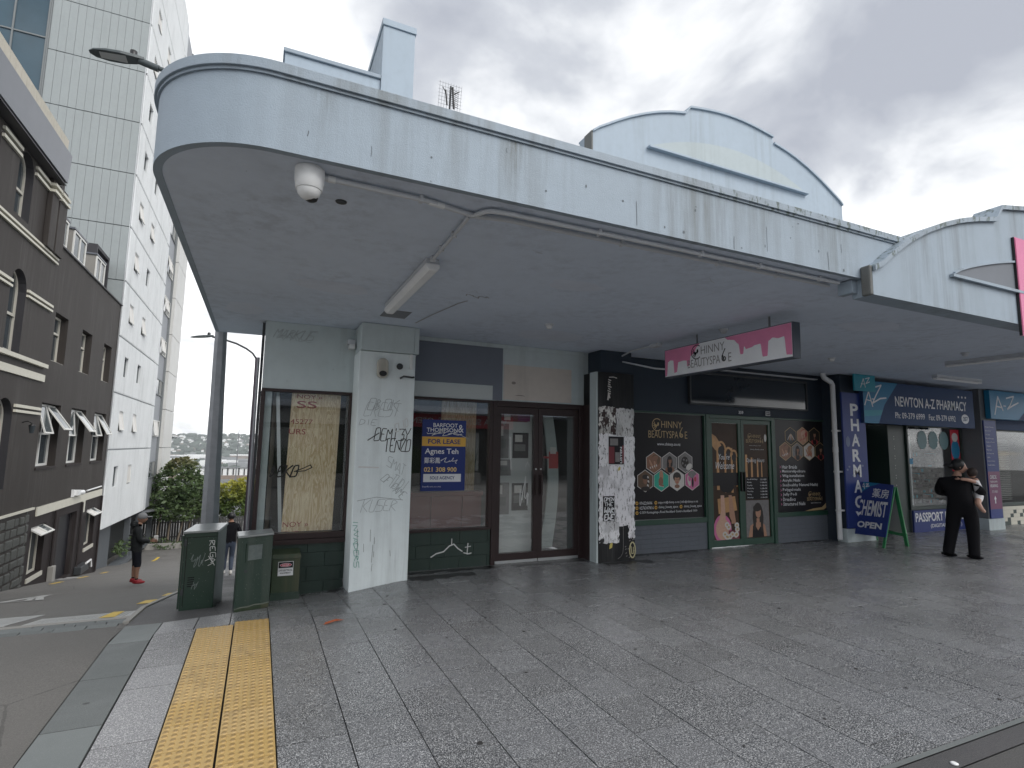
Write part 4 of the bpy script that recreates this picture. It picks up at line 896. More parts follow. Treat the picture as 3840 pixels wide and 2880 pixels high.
MB().tube(bend([(1.13, 3.15, zc), (1.20, 3.02, zc), (1.34, 3.01, zc), (4.44, 3.01, zc)]), .0155, 10).build('pipe', 'greyplastic', cd)
MB().tube(bend([(1.12, 3.16, zc), (1.13, 3.45, zc), (1.145, 4.06, zc)]), .0125, 10).build('pipe', 'greyplastic', cd)
for (x, y, ax) in ((.78, 3.06, 0), (2.0, 3.01, 0), (2.25, 3.10, 0), (2.9, 3.01, 0), (3.15, 3.10, 0), (3.5, 3.01, 0), (3.8, 3.1, 0), (4.2, 3.01, 0), (1.132, 3.5, 1), (1.138, 3.8, 1)):
    m = MB()
    if ax == 0: m.box(x-.012, y-.021, zc-.02, x+.012, y+.021, SZ-.001)
    else: m.box(x-.019, y-.012, zc-.017, x+.019, y+.012, SZ-.001)
    m.build('clip', 'greyplastic', cd, bev=.004)
for (x0, x1, y) in ((.25, .29, 3.045), (.83, .93, 3.072)): MB().tube([(x0, y, zc), (x1, y+(.02 if x0 > .5 else 0), zc)], .0185, 10).build('coupling', 'whiteplastic', cd)
bl = thing('batten_light', 'unlit dirty white tube light fixed under the canopy', 'light', (1.15, 4.9, SZ))
MB().box(1.10, 4.09, SZ-.045, 1.21, 5.66, SZ-.001).build('base', 'greyplastic', bl, bev=.008)
m = MB(); prof = [(1.095, SZ-.046), (1.10, SZ-.085), (1.125, SZ-.105), (1.185, SZ-.105), (1.21, SZ-.085), (1.215, SZ-.046)]
m.prism([(x, 4.07, z) for x, z in prof], (0, 1.61, 0)); m.build('diffuser', 'lampcover', bl, bev=.012)
MB().box(1.125, 4.02, SZ-.04, 1.165, 4.068, SZ-.001).build('junction_box', 'greyplastic', bl, bev=.004)
MB().box(1.16, 5.9, SZ-.003, 1.45, 6.25, SZ-.0005).build('soffit_hatch', flat('dark soffit hatch', (.20, .21, .23), .6), sof)
m = MB(); ribbon(m, lambda u, v, d=0: (u, v, SZ-.002-d*.2), [(1.62, 6.4), (1.68, 5.9), (1.78, 5.3), (1.83, 5.15)], .02); scribble(m, lambda u, v, d=0: (u, v, SZ-.002-d*.2), 1.75, 4.9, .25, .12, .012, 6); m.build('stain', flat('grey soffit stain', (.33, .34, .36), .7), sof)
for (x, y, a, lab) in ((3.07, 5.69, 1, 'small white sensor disc on the soffit before the brown doors'), (8.05, 5.63, 1, 'small white sensor disc on the soffit right of the hanging sign'), (5.05, 4.9, 0, 'dull grey downlight in the soffit above the hanging sign'), (9.2, 4.4, 0, 'dull grey downlight in the soffit at far right')):
    s_ = thing('soffit_sensor', lab, 'sensor' if a else 'downlight', (x, y, SZ)); MB().lathe([(.055, -.0005), (.055, -.014), (.045, -.02)], (x, y, SZ), 18).build('base', 'greyplastic', s_); MB().lathe([(.036, -.0205), (.036, -.045), (.02, -.055)], (x, y, SZ), 16).build('sensor_head', 'whiteplastic' if a else 'greyplastic', s_)
m = MB(); m.lathe([(.035, -.0005), (.033, -.006), (.028, -.008)], (.36, 3.36, SZ), 14); m.build('patch_ring', 'darksteel', sof)
# ---- hanging lightbox sign
HX, Y0, Y1, Z0, Z1 = 4.95, 3.87, 5.86, 2.575, 2.955
hs = thing('hanging_sign', 'pink and white dripping lightbox beauty sign hanging under the canopy', 'sign', (5.0, 4.86, 2.57))
MB().box(HX, Y0, Z0, HX+.11, Y1, Z1).build('sign_box', flat('sign case slate', (.075, .09, .115), .45), hs, bev=.003)
F0 = fX(HX); F = lambda u, v, d=0: F0(Y1-u, v, d)      # u runs left to right for the viewer
W = Y1-Y0; H0 = Z1-Z0
m = MB(); rect(m, F, .012, W-.012, Z0+.012, Z1-.010, 0, .002); m.build('sign_face', 'boxwhite', hs)
def drip(mb, u0, u1, shape, mi=0):
    pts = [(u0, Z1-.012), (u1, Z1-.012)]; pts = [(u0, Z1-.012)]
    sm_ = []
    for k in range(len(shape)-1):
        (a, b), (c, d_) = shape[k], shape[k+1]
        for q in range(6): t = q/6; s_ = t*t*(3-2*t); sm_.append((u0+(u1-u0)*(a+(c-a)*t), Z1-.012-(H0-.024)*(b+(d_-b)*s_)))
    sm_.append((u0+(u1-u0)*shape[-1][0], Z1-.012-(H0-.024)*shape[-1][1]))
    for (ua, va), (ub, vb) in zip(sm_, sm_[1:]): fpoly(mb, F, [(ua, va), (ub, vb), (ub, Z1-.012), (ua, Z1-.012)], mi, .004)
m_ = MB(); drip(m_, .014, .66, [(0, .97), (.05, .97), (.09, .45), (.16, .40), (.25, .42), (.28, .90), (.35, .88), (.40, .52), (.55, .50), (.64, .52), (.655, .74), (.72, .72), (.75, .38), (.85, .30), (.93, .10), (1, .02)]); m_.build('pink_drip', 'pink', hs); m = MB()
drip(m, 1.08, W-.014, [(0, .02), (.05, .10), (.14, .14), (.22, .30), (.25, .66), (.29, .66), (.31, .42), (.34, .52), (.42, .50), (.48, .45), (.56, .44), (.59, .86), (.655, .86), (.68, .40), (.74, .33), (.82, .38), (.90, .36), (.925, .92), (1, .94)])
m.build('pink_drip', 'pink', hs)
def logo(mb, F, u, v, w, d=.004, dark=0, grey=1):
    """ring-shaped C with a hair swirl, HINNY over BEAUTYSPACE with a curled tail"""
    h = w*.40
    ring = ellipse(u+w*.22, v+h*.66, w*.122, w*.122, 22, .9, 5.6); ribbon(mb, F, ring, w*.016, dark, d)
    for k in range(5):
        a = 2.5+.42*k; ribbon(mb, F, [(u+w*(.22+.095*math.cos(a)), v+h*.66+w*.095*math.sin(a)), (u+w*(.205+.04*math.cos(a+.5)), v+h*.66+w*.04*math.sin(a+.5)), (u+w*.245, v+h*.66-w*.02+k*w*.012)], w*.014, dark, d+.0006)
    fpoly(mb, F, ellipse(u+w*.245, v+h*.70, w*.022, w*.034, 10), dark, d+.001)
    text_into(mb, 'HINNY', F, u+w*.325, u+w*.86, v+h*.52, v+h*.86, grey, d, off=-.006)
    text_into(mb, 'BEAUTYSPA', F, u, u+w*.76, v, v+h*.36, grey, d, off=-.004); text_into(mb, 'E', F, u+w*.935, u+w, v, v+h*.36, grey, d, off=-.004)
    sp = [(u+w*(.845+.05*(1-t*.75)*math.cos(2.0+t*9)), v+h*.16+w*.05*(1-t*.75)*math.sin(2.0+t*9)) for t in [k/22 for k in range(23)]]
    ribbon(mb, F, [(u+w*.87, v+h*.56), (u+w*.835, v+h*.42), (u+w*.80, v+h*.26)]+sp, w*.018, dark, d+.0004)
m = MB(); logo(m, F, .45, Z0+.075, .72, .006); m.build('lettering', ['posterblack', 'greytext'], hs)
for y in (4.2, 5.3): MB().tube([(HX+.055, y, Z1), (HX+.055, y, SZ)], .012, 8).build('hanger', 'steel', hs)
MB().tube(bend([(HX-.01, 6.1, SZ-.02), (HX-.02, 6.55, SZ-.02), (HX-.02, 7.0, 2.98), (HX+.02, 6.1, 2.74), (HX+.05, 5.87, 2.70)]), .012, 8).build('cable_arm', 'greyplastic', hs)
MB().box(HX-.04, 5.95, SZ-.05, HX+.04, 6.12, SZ-.001).build('junction_box', 'greyplastic', hs, bev=.005)

# ================================================================== beauty salon front
BY = 7.10
bs = thing('beauty_salon_building', 'dark navy beauty salon shop unit with green frames and black poster windows', 'building', (7.5, 7.1, 0))
MB().box(5.102, BY, 2.225, 9.98, BY+.2, SZ-.003).build('wall_panel', 'navywall', bs)
MB().box(9.982, BY-.1, 0, 10.20, BY+.2, SZ-.003).build('wall_panel', 'navywall', bs)
tr_ = MB(); tr_.frame(6.47, 9.33, 2.375, 2.93, BY-.06, BY-.002, .03); tr_ = tr_.build('transom_window', 'darksteel', bs, bev=.004)
MB().box(6.502, BY-.04, 2.407, 9.298, BY-.03, 2.898).build('pane', 'tint', tr_)
MB().box(7.0, BY-.085, 2.985, 9.6, BY-.002, 3.0).build('conduit', 'greyplastic', bs)
def tiles(x0, x1, z1, nx, nz, parent, mat, y):
    back = MB().box(x0, y+.008, -.05, x1, y+.18, z1).build('riser_backing', 'mortar', parent); w = (x1-x0)/nx; h = z1/nz
    t = MB().box(.0012, -.001, .0012, w-.0012, .009, h-.0012).mesh('riser_tile'); t.materials.append(M[mat])
    for i in range(nx):
        for j in range(nz):
            o = reg(bpy.data.objects.new('riser_tile', t)); attach(o, back); o.location = (x0+i*w, y+random.uniform(-.0008, .0006), j*h)
    return back
tiles(5.102, 6.84, .428, 9, 6, bs, 'greytile', BY); tiles(8.455, 9.98, .448, 8, 6, bs, 'greytile', BY)
wn = []
for (x0, x1, z0, z1) in ((5.102, 6.83, .43, 2.222), (8.452, 9.98, .45, 2.222)):
    w = MB(); w.frame(x0, x1, z0, z1, BY-.02, BY+.08, .03, wb=.08, wt=.025); w = w.build('window', 'greenframe', bs, bev=.004); wn.append(w)
    MB().box(x0+.032, BY+.02, z0+.082, x1-.032, BY+.03, z1-.027).build('pane', 'glassdark', w)
m = MB(); m.box(6.832, BY-.03, 0, 6.905, BY+.09, 2.222); m.box(8.375, BY-.03, 0, 8.45, BY+.09, 2.222); m.box(6.905, BY-.03, 2.16, 8.375, BY+.09, 2.222); bdf = m.build('door_frame', 'greenframe', bs, bev=.005)
bd_ = []
for (a, b) in ((6.91, 7.637), (7.643, 8.37)):
    d = MB(); d.frame(a, b, .012, 2.156, BY-.012, BY+.04, .065, wb=.11, wt=.07); d = d.build('door', 'greenframe', bs, bev=.005); bd_.append(d)
    MB().box(a+.067, BY+.012, .124, b-.067, BY+.02, 2.084).build('pane', 'glassdark', d)
    MB().box((7.59 if a < 7 else 7.665), BY-.05, .92, (7.615 if a < 7 else 7.69), BY-.013, 1.25).build('handle', 'black', d, bev=.004)
m = MB(); text_into(m, '359', fY(BY-.03), 7.58, 7.69, 2.255, 2.31, 0, .004, off=.02); m.build('house_number', 'signwhite', bs)
m = MB(); rect(m, fY(BY-.03), 8.24, 8.35, 2.25, 2.33, 0, .003); rect(m, fY(BY-.03), 8.25, 8.34, 2.258, 2.322, 1, .005); text_into(m, 'EXIT', fY(BY-.03), 8.258, 8.332, 2.275, 2.308, 0, .007, off=.02); m.build('door_sticker', ['signwhite', 'posterblack'], bs)
F = fY(BY+.02)
def hexa_pic(F, cx, cz, r, kind, parent, d=.004, gold=False):
    m = MB(); mats = ['whiteprint' if not gold else 'goldtext', 'posterblack', 'skin1', 'skin2', 'skin3', 'hair', 'hairbrown', 'turq', 'pinkprint', 'greyprint', 'whiteprint', 'rednail', 'amber']
    hx = lambda k: [(cx+k*r*math.cos(math.pi/6+math.pi/3*i), cz+k*r*math.sin(math.pi/6+math.pi/3*i)) for i in range(6)]
    fpoly(m, F, hx(1.0), 0, d)
    bgc = {'hand': 2, 'lady': 9, 'bun': 9, 'braid': 6, 'foot': 7, 'blond': 10, 'nails': 8, 'hand2': 3, 'lady2': 5, 'plant': 1, 'hand3': 10}[kind]; fpoly(m, F, hx(.93), bgc, d+.0012)
    E = lambda x, z, a, b, mi, l, rot=0: fpoly(m, F, [(cx+r*(x+a*math.cos(t)*math.cos(rot)-b*math.sin(t)*math.sin(rot)), cz+r*(z+a*math.cos(t)*math.sin(rot)+b*math.sin(t)*math.cos(rot))) for t in [2*math.pi*k/14 for k in range(14)]], mi, d+.0012+.0011*l)
    if kind in ('hand', 'hand2', 'hand3'):
        sk_ = {'hand': 2, 'hand2': 4, 'hand3': 3}[kind]; bg2 = {'hand': 6, 'hand2': 11, 'hand3': 10}[kind]
        E(.2, .25, .5, .5, bg2, 1)
        for k in range(4): E(-.30+.2*k, -.02-.1*abs(k-1.3), .105, .5, sk_ if k % 2 else 3, 2+.3*k, .5-.14*k); E(-.42+.23*k, -.45+.07*k, .055, .11, 10 if kind == 'hand' else 11, 4, .5-.14*k)
        E(.1, .4, .40, .24, sk_, 3.5, .4)
    elif kind in ('lady', 'lady2'):
        E(0, .02, .34, .62, 5, 1); E(0, -.62, .55, .3, 2 if kind == 'lady' else 11, 1.6); E(0, -.62, .3, .3, 1, 2.2); E(0, -.18, .09, .25, 2, 2.4); E(.03, .18, .19, .27, 2 if kind == 'lady' else 3, 3); E(.0, .40, .24, .12, 5, 3.6); E(-.26, -.1, .10, .45, 5, 3.4)
    elif kind == 'bun':
        E(-.05, 0, .45, .55, 5, 1)
        for k in range(9): E(-.05+.28*math.cos(k*.7), .28*math.sin(k*.7), .12, .09, 9 if k % 2 else 5, 2+.1*k, k)
        E(.42, -.4, .4, .25, 10, 3.3, .6)
    elif kind == 'braid':
        E(0, .1, .5, .55, 6, 1); E(-.03, .0, .22, .33, 2, 2, .2); E(.02, .35, .36, .22, 5, 2.6)
        for k in range(6): E(.30+.04*math.sin(k), .3-.18*k, .09, .14, 5 if k % 2 else 10, 3+.1*k, .4)
        E(0, -.7, .5, .2, 5, 3.8)
    elif kind == 'foot':
        E(0, .45, .22, .5, 3, 1); E(-.06, -.05, .27, .38, 2, 1.6)
        for k in range(4): E(-.24+.14*k, -.38-.03*k, .08, .13, 2, 2+.2*k); E(-.24+.14*k, -.46-.03*k, .045, .05, 10, 3+.2*k)
    elif kind == 'blond':
        E(0, .3, .48, .45, 5, 1); E(0, .05, .30, .42, 3, 2); E(0, .42, .34, .2, 5, 2.6); E(-.12, .07, .05, .03, 5, 3); E(.12, .07, .05, .03, 5, 3); E(0, -.17, .1, .04, 11, 3); E(0, -.55, .3, .18, 2, 1.5)
    elif kind == 'nails':
        E(.0, .5, .5, .35, 9, 1); E(-.38, -.1, .2, .5, 10, 1.8, .2); E(.34, -.05, .22, .52, 8, 1.9, -.2); E(-.36, .1, .14, .25, 8, 2.8, .2); E(.04, -.25, .12, .45, 1, 3); E(.36, .05, .13, .24, 11, 3.2)
    elif kind == 'plant':
        for k in range(5): E(-.3+.15*k, -.1, .05, .4, 12 if k % 2 else 10, 1+.2*k, -.6+.3*k)
    return m.build('hexagon_picture', mats, parent)
def vinyl(F, x0, x1, z0, z1, parent, mat='posterblack', d=.002):
    m = MB(); rect(m, F, x0, x1, z0, z1, 0, d); return m.build('poster', mat, parent)
vinyl(F, 5.135, 6.797, .515, 2.193, wn[0])
for (cx, cz, k) in ((5.76, 1.40, 'hand'), (6.08, 1.40, 'lady'), (6.405, 1.41, 'bun'), (5.585, 1.115, 'braid'), (5.905, 1.115, 'foot'), (6.225, 1.12, 'blond'), (6.545, 1.125, 'nails')): hexa_pic(F, cx, cz, .176, k, wn[0])
m = MB(); logo(m, F, 5.66, 1.80, .80, .004, 0, 0); m.build('lettering', ['goldtext'], wn[0])
m = MB(); text_into(m, 'www.chinny.co.nz', F, 5.83, 6.31, 1.665, 1.725, 0, .004, off=.01, res=2)
for (s, u0, u1, v) in (('096220606', 5.47, 5.72, .745), ('support@chinny.co.nz | info@chinny.co.nz', 5.84, 6.66, .745), ('0276307816', 5.47, 5.745, .67), ('chinny_beauty_space', 5.84, 6.24, .67), ('chinny_beauty_space', 6.36, 6.74, .67), ('G 359 Karangahape Road Auckland Centre Auckland 1010', 5.47, 6.64, .595)): text_into(m, s, F, u0, u1, v, v+.05, 0, .004, off=.008, res=1)
m.build('lettering', 'signwhite', wn[0])
m = MB()
for (u, v) in ((5.42, .77), (5.42, .695), (5.42, .62), (5.79, .77), (5.79, .695), (6.30, .695)): fpoly(m, F, ellipse(u, v, .028, .028, 12), 0, .004); fpoly(m, F, ellipse(u, v, .013, .013, 8), 1, .006)
m.build('contact_icon', ['gold', 'posterblack'], wn[0])
vinyl(F, 8.485, 9.947, .533, 2.193, wn[1])
for (cx, cz, k) in ((8.92, 1.90, 'plant'), (9.24, 1.91, 'hand2'), (9.56, 1.91, 'lady2'), (8.765, 1.62, 'hand'), (9.085, 1.62, 'lady'), (9.40, 1.625, 'hand3'), (9.715, 1.63, 'lady2')): hexa_pic(F, cx, cz, .172, k, wn[1], gold=True)
m = MB(); svc = ['Hair Braids', 'Manicure&pedicure', 'Wig-installation', 'Acrylic Nails', 'Sns(healthy Natural Nails)', 'Polygel-nails', 'Jelly Pedi', 'Dreadlocs', 'Structured Nails']
for k, s in enumerate(svc): v = 1.335-k*.083; text_into(m, s, F, 8.66, 8.66+.036*len(s), v-.03, v+.035, 0, .004, off=.012, res=1)
text_into(m, 'www.chinny.co.nz', F, 9.38, 9.66, .66, .69, 0, .004, res=1)
m.build('lettering', 'signwhite', wn[1])
m = MB()
for k in range(9): v = 1.335-k*.083; fpoly(m, F, [(8.60, v-.028), (8.635, v), (8.60, v+.03), (8.615, v)], 0, .004)
m.build('list_bullet', 'pinkprint', wn[1])
m = MB(); logo(m, F, 9.29, .72, .42, .004, 0, 0); m.build('lettering', ['goldtext'], wn[1])
m = MB(); cur = [(9.22, .535), (9.45, .575), (9.68, .59), (9.82, .68), (9.88, .85), (9.945, 1.05)]; cur2 = [(9.30, .535), (9.5, .54), (9.72, .545), (9.90, .62), (9.93, .8), (9.946, 1.0)]
for (a, b, c, d_) in zip(cur, cur[1:], cur2[1:], cur2): fpoly(m, F, [d_, c, b, a], 0, .004)
m.build('gold_swoosh', 'goldtext', wn[1])
# door prints
F = fY(BY+.012)
x0, x1 = 6.98, 7.567; vinyl(F, x0, x1, .126, 2.082, bd_[0], 'browndark')
m = MB(); mats = ['amber', 'posterblack', 'skin3', 'skin2', 'whiteprint', 'maroon', 'signwhite', 'browndark', 'pinkprint', 'goldtext']
for (u, w, v0, v1) in ((.13, .06, .95, 1.75), (.30, .045, .9, 1.62), (.45, .05, .85, 1.66), (.56, .03, 1.0, 1.5)): fpoly(m, F, [(x0+u-w/2, v0), (x0+u+w/2, v0), (x0+u+w*.4, v1), (x0+u-w*.4, v1)], 0, .004)
for (u, v, r) in ((.21, 1.62, .1), (.38, 1.55, .08), (.5, 1.52, .07)):
    a = ellipse(x0+u, v, r, r*1.4, 12, 0, math.pi*12/11); ribbon(m, F, a, .035, 0, .0045); fpoly(m, F, ellipse(x0+u, v-.02, r*.7, r, 12), 1, .0042)
fpoly(m, F, [(x0, 1.9), (x0+.1, 1.85), (x0+.22, 1.7), (x0+.08, 1.62), (x0, 1.7)], 0, .0047)
rect(m, F, x0, x1, 1.02, 1.24, 1, .0052); fpoly(m, F, ellipse(x0+.32, 1.0, .16, .1, 16), 1, .0056); rect(m, F, x0, x1, .80, .90, 7, .005)
fpoly(m, F, [(x0+.10, .80), (x0+.50, .84), (x0+.54, .6), (x0+.12, .55)], 0, .0058)
fpoly(m, F, ellipse(x0+.2, .30, .2, .24, 18), 8, .0062); fpoly(m, F, ellipse(x0+.2, .30, .15, .18, 18), 2, .0066)
fpoly(m, F, [(x0+.17, .86), (x0+.25, .86), (x0+.27, .55), (x0+.26, .34), (x0+.16, .33), (x0+.10, .38), (x0+.17, .6)], 2, .007); fpoly(m, F, [(x0+.35, .86), (x0+.42, .86), (x0+.47, .6), (x0+.50, .42), (x0+.42, .40), (x0+.36, .5)], 3, .0074)
for k in range(5): fpoly(m, F, ellipse(x0+.12+.03*k, .335-.012*k, .016, .03, 8), 2, .0078); fpoly(m, F, ellipse(x0+.41+.02*k, .40, .012, .024, 8), 3, .0078)
rect(m, F, x0+.33, x1, .126, .27, 5, .0082)
rr = random.Random(4)
for k in range(11): cx, cz = x0+.22+.36*rr.random(), .15+.30*rr.random()*(.4+.6*(k/11)); fpoly(m, F, ellipse(min(cx, x1-.06), cz, .055, .048, 9), 4, .0086+.0002*k); fpoly(m, F, ellipse(min(cx, x1-.06), cz, .025, .02, 7), 9, .0110+.0001*k)
text_into(m, "You're", F, x0+.15, x0+.40, 1.46, 1.56, 6, .006, shear=.35); text_into(m, 'Welcome', F, x0+.08, x0+.50, 1.30, 1.42, 6, .006, shear=.35)
m.build('poster', mats, bd_[0])
x0, x1 = 7.71, 8.303; vinyl(F, x0, x1, .126, 2.082, bd_[1], 'browndark')
m = MB()
for (u, w, v0, v1) in ((.03, .06, 1.0, 1.55), (.16, .05, .95, 1.5), (.30, .04, 1.0, 1.45), (.40, .03, 1.0, 1.42)): fpoly(m, F, [(x0+u-w/2+.03, v0), (x0+u+w/2+.03, v0), (x0+u+w*.4+.03, v1), (x0+u-w*.4+.03, v1)], 0, .004)
fpoly(m, F, ellipse(x1-.05, 1.85, .03, .07, 12), 4, .004); rect(m, F, x0+.04, x1, .78, 1.16, 1, .005)
days = ['Sun & Holidays', 'Monday', 'Tuesday', 'Wednesday', 'Thursday', 'Friday', 'Saturday']
for k, s in enumerate(days): v = 1.105-k*.052; text_into(m, s, F, x0+.06, x0+.06+.018*len(s), v, v+.03, 6, .0065, off=.008, res=1); text_into(m, 'CLOSED' if k == 0 else '10 AM-6PM', F, x0+.38, x0+.54, v, v+.026, 6, .0065, off=.01, res=1)
text_into(m, 'Opening Hours', F, x0+.06, x0+.50, 1.40, 1.49, 6, .0055, shear=.3, res=2); text_into(m, 'chinny_beauty_space', F, x0+.16, x0+.50, 1.63, 1.655, 6, .0055, res=1); text_into(m, 'www.chinny.co.nz', F, x0+.14, x0+.42, 1.70, 1.72, 6, .0055, res=1)
logo(m, F, x0+.07, 1.76, .42, .0055, 9, 9)
rect(m, F, x0+.02, x1-.02, .135, .76, 10, .0042); E2 = lambda x, z, a, b, mi, d: fpoly(m, F, ellipse(x0+x, z, a, b, 16), mi, d)
E2(.30, .46, .13, .26, 11, .006); fpoly(m, F, [(x0+.06, .135), (x0+.50, .135), (x0+.46, .33), (x0+.36, .38), (x0+.22, .38), (x0+.11, .33)], 12, .0066); fpoly(m, F, [(x0+.15, .135), (x0+.43, .135), (x0+.41, .32), (x0+.34, .30), (x0+.29, .24), (x0+.24, .31), (x0+.17, .33)], 1, .0072); rect(m, F, x0+.26, x0+.33, .32, .45, 12, .0074); E2(.305, .55, .065, .095, 12, .0078); fpoly(m, F, ellipse(x0+.28, .625, .1, .06, 12), 11, .0082); E2(.21, .42, .035, .18, 11, .0084); E2(.385, .40, .03, .2, 11, .0084)
m.build('poster', mats+['greyprint', 'hair', 'skin2'], bd_[1])
# downpipe
dp = thing('downpipe', 'white plastic downpipe bending down from the soffit beside the pharmacy sign', 'downpipe', (9.70, 6.80, 0))
MB().tube([(9.45, 6.80, SZ-.001), (9.45, 6.80, SZ-.05), (9.48, 6.80, SZ-.09), (9.665, 6.80, SZ-.16), (9.70, 6.80, SZ-.21), (9.70, 6.80, .05)], .044, 14).build('pipe', 'white', dp)
for z in (.55, 1.25, 2.0): MB().box(9.65, 6.75, z, 9.797, 6.83, z+.03).build('bracket', 'white', dp)
MB().tube([(9.70, 6.80, 1.62), (9.70, 6.80, 1.72)], .049, 14).build('collar', 'white', dp)

# ================================================================== pharmacy front
ph = thing('pharmacy_building', 'pharmacy shop unit with grey columns and dark green door and window frames', 'building', (12.5, 7.1, 0))
MB().box(9.80, 6.72, -.02, 10.44, 7.7, SZ-.003).build('column', 'navywall', ph, bev=.008)
MB().box(9.78, 6.71, -.02, 10.60, 6.9, .24).build('column_base', 'wallpaint', ph, bev=.006)
MB().box(14.46, 6.72, -.02, 15.06, 7.7, SZ-.003).build('column', flat('slate column paint', (.15, .155, .165), .6, bump=.2), ph, bev=.008)
MB().box(14.44, 6.71, -.02, 15.08, 7.2, .245).build('column_base', 'wallpaint', ph, bev=.006)
MB().box(10.45, 7.0, 2.22, 18, 7.25, SZ-.003).build('wall_panel', 'pharmgrey', ph)
MB().box(10.45, 7.2, 0, 10.8, 7.9, 2.22).build('wall_panel', 'navywall', ph)
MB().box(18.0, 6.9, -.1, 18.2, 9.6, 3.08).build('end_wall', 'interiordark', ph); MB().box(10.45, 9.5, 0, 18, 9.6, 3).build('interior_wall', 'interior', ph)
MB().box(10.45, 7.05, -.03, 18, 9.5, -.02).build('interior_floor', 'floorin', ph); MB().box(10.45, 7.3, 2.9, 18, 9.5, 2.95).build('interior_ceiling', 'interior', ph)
d = MB(); d.frame(10.80, 11.78, .02, 2.2, 7.62, 7.68, .07, wb=.14); d = d.build('door', 'greendark', ph, bev=.004)
MB().box(10.872, 7.64, .162, 11.708, 7.65, 2.128).build('pane', 'glassdark', d)
F = fY(7.64); m = MB(); rect(m, F, 10.9, 11.68, .5, 1.9, 0, .003); rect(m, F, 10.9, 11.68, .5, .85, 1, .005); fpoly(m, F, ellipse(11.3, 1.0, .33, .28, 20), 2, .006); fpoly(m, F, ellipse(11.3, 1.28, .3, .1, 16), 3, .007); text_into(m, 'Helping you', F, 11.1, 11.5, 1.26, 1.31, 4, .009, res=1); m.build('poster', ['posterblack', flat('deep red print', (.20, .02, .02), .4), flat('deep blue print', (.02, .045, .10), .4), 'greydim' if 'greydim' in M else 'greyprint', 'whiteprint'], d)
w = MB(); w.box(11.80, 7.12, 0, 12.36, 7.66, 2.2); w.build('door_return', 'greendark', ph)
m = MB()
for k in range(8): text_into(m, ':', fY(7.119), 11.98, 12.0, 1.9-k*.2, 1.98-k*.2, 0, .003, off=.02, res=1)
m.build('lettering', 'whiteprint', ph)
def pwin(x0, x1, z0, z1, wb=.07):
    w = MB(); w.frame(x0, x1, z0, z1, 7.08, 7.16, .05, wb=wb, wt=.03); w = w.build('window', 'greendark', ph, bev=.004); MB().box(x0+.052, 7.11, z0+wb+.002, x1-.052, 7.12, z1-.032).build('pane', 'glass', w); return w
w1_ = pwin(12.37, 14.40, .455, 2.218); w2_ = pwin(15.09, 17.6, .44, 2.218)
MB().box(12.37, 7.09, -.02, 14.40, 7.2, .452).build('riser_panel', 'basegrey', ph)
m = MB(); rect(m, fY(7.11), 14.0, 14.34, 1.25, 2.17, 0, .002); fpoly(m, fY(7.11), ellipse(14.17, 1.72, .165, .22, 18), 1, .004); fpoly(m, fY(7.11), ellipse(14.17, 2.0, .12, .1, 14), 2, .005); rect(m, fY(7.11), 14.0, 14.34, 1.25, 1.5, 0, .006); m.build('window_sticker', ['redsign', 'teal2', 'whiteprint'], w1_)
dtl = flat('dim teal print', (.05, .16, .18), .4)
for k in range(3): m = MB(); fpoly(m, fY(7.11), ellipse(12.95+.4*k, 1.92, .17, .2, 18), 0, .003); m.build('window_sticker', dtl, w1_)
m = MB(); rect(m, fY(7.11), 12.44, 12.58, 1.4, 1.52, 0, .003); m.build('window_sticker', 'teal2', w1_)
# stock and shelving inside
sh = thing('shop_shelving', 'packed pharmacy display shelves behind the shop window', 'shelves', (13.4, 7.6, 0))
m = MB()
for k in range(15): m.box(12.45, 7.5, .52+k*.115, 14.35, 7.72, .528+k*.115)
m.build('shelf', 'darksteel', sh)
rr = random.Random(11); mats = ['interior', 'greyprint', 'posterblack', 'teal', 'interior', 'posterblack']
for k in range(0, 15):
    m = MB(); x = 12.47
    while x < 14.3:
        w = rr.uniform(.03, .10); h = rr.uniform(.04, .095)
        if rr.random() < .8: m.box(x, 7.48+rr.uniform(0, .05), .530+k*.115, x+w*.9, 7.7, .530+k*.115+h, rr.choice([0, 0, 1, 1, 2, 5, 5, 3, 4]))
        x += w
    m.build('shelf_stock', mats, sh)['kind'] = 'stuff'
MB().tube([(13.08, 7.45, .5), (13.08, 7.45, 2.0)], .02, 8).build('shelf_post', 'white', sh)
bl_ = thing('window_blind', 'pale slatted blind inside the far right shop window', 'blind', (16.2, 7.3, .5))
for k in range(34): MB().hexa([(15.16, 7.26, .56+k*.043), (16.75, 7.26, .56+k*.043), (16.75, 7.30, .575+k*.043), (15.16, 7.30, .575+k*.043), (15.16, 7.26, .563+k*.043), (16.75, 7.26, .563+k*.043), (16.75, 7.30, .578+k*.043), (15.16, 7.30, .578+k*.043)]).build('slat', 'interior', bl_)
MB().tube([(16.0, 7.24, .8), (16.0, 7.24, 1.95)], .025, 8).build('cord_pole', 'white', bl_)
MB().box(15.09, 7.10, -.02, 18, 7.2, .438).build('riser_panel', 'mortar', ph)
for i in range(10):
    for j in range(5):
        blackt = (i, j) in ((0, 0), (1, 0), (2, 0), (3, 0), (4, 2), (3, 1), (5, 3), (6, 0), (7, 2), (8, 3))
        x = 15.62+.14*i; MB().box(x+.002, 7.085, .0+j*.086+.002, x+.138, 7.099, .084+j*.086).build('riser_tile', 'greendark' if blackt else 'creamtrim', ph)
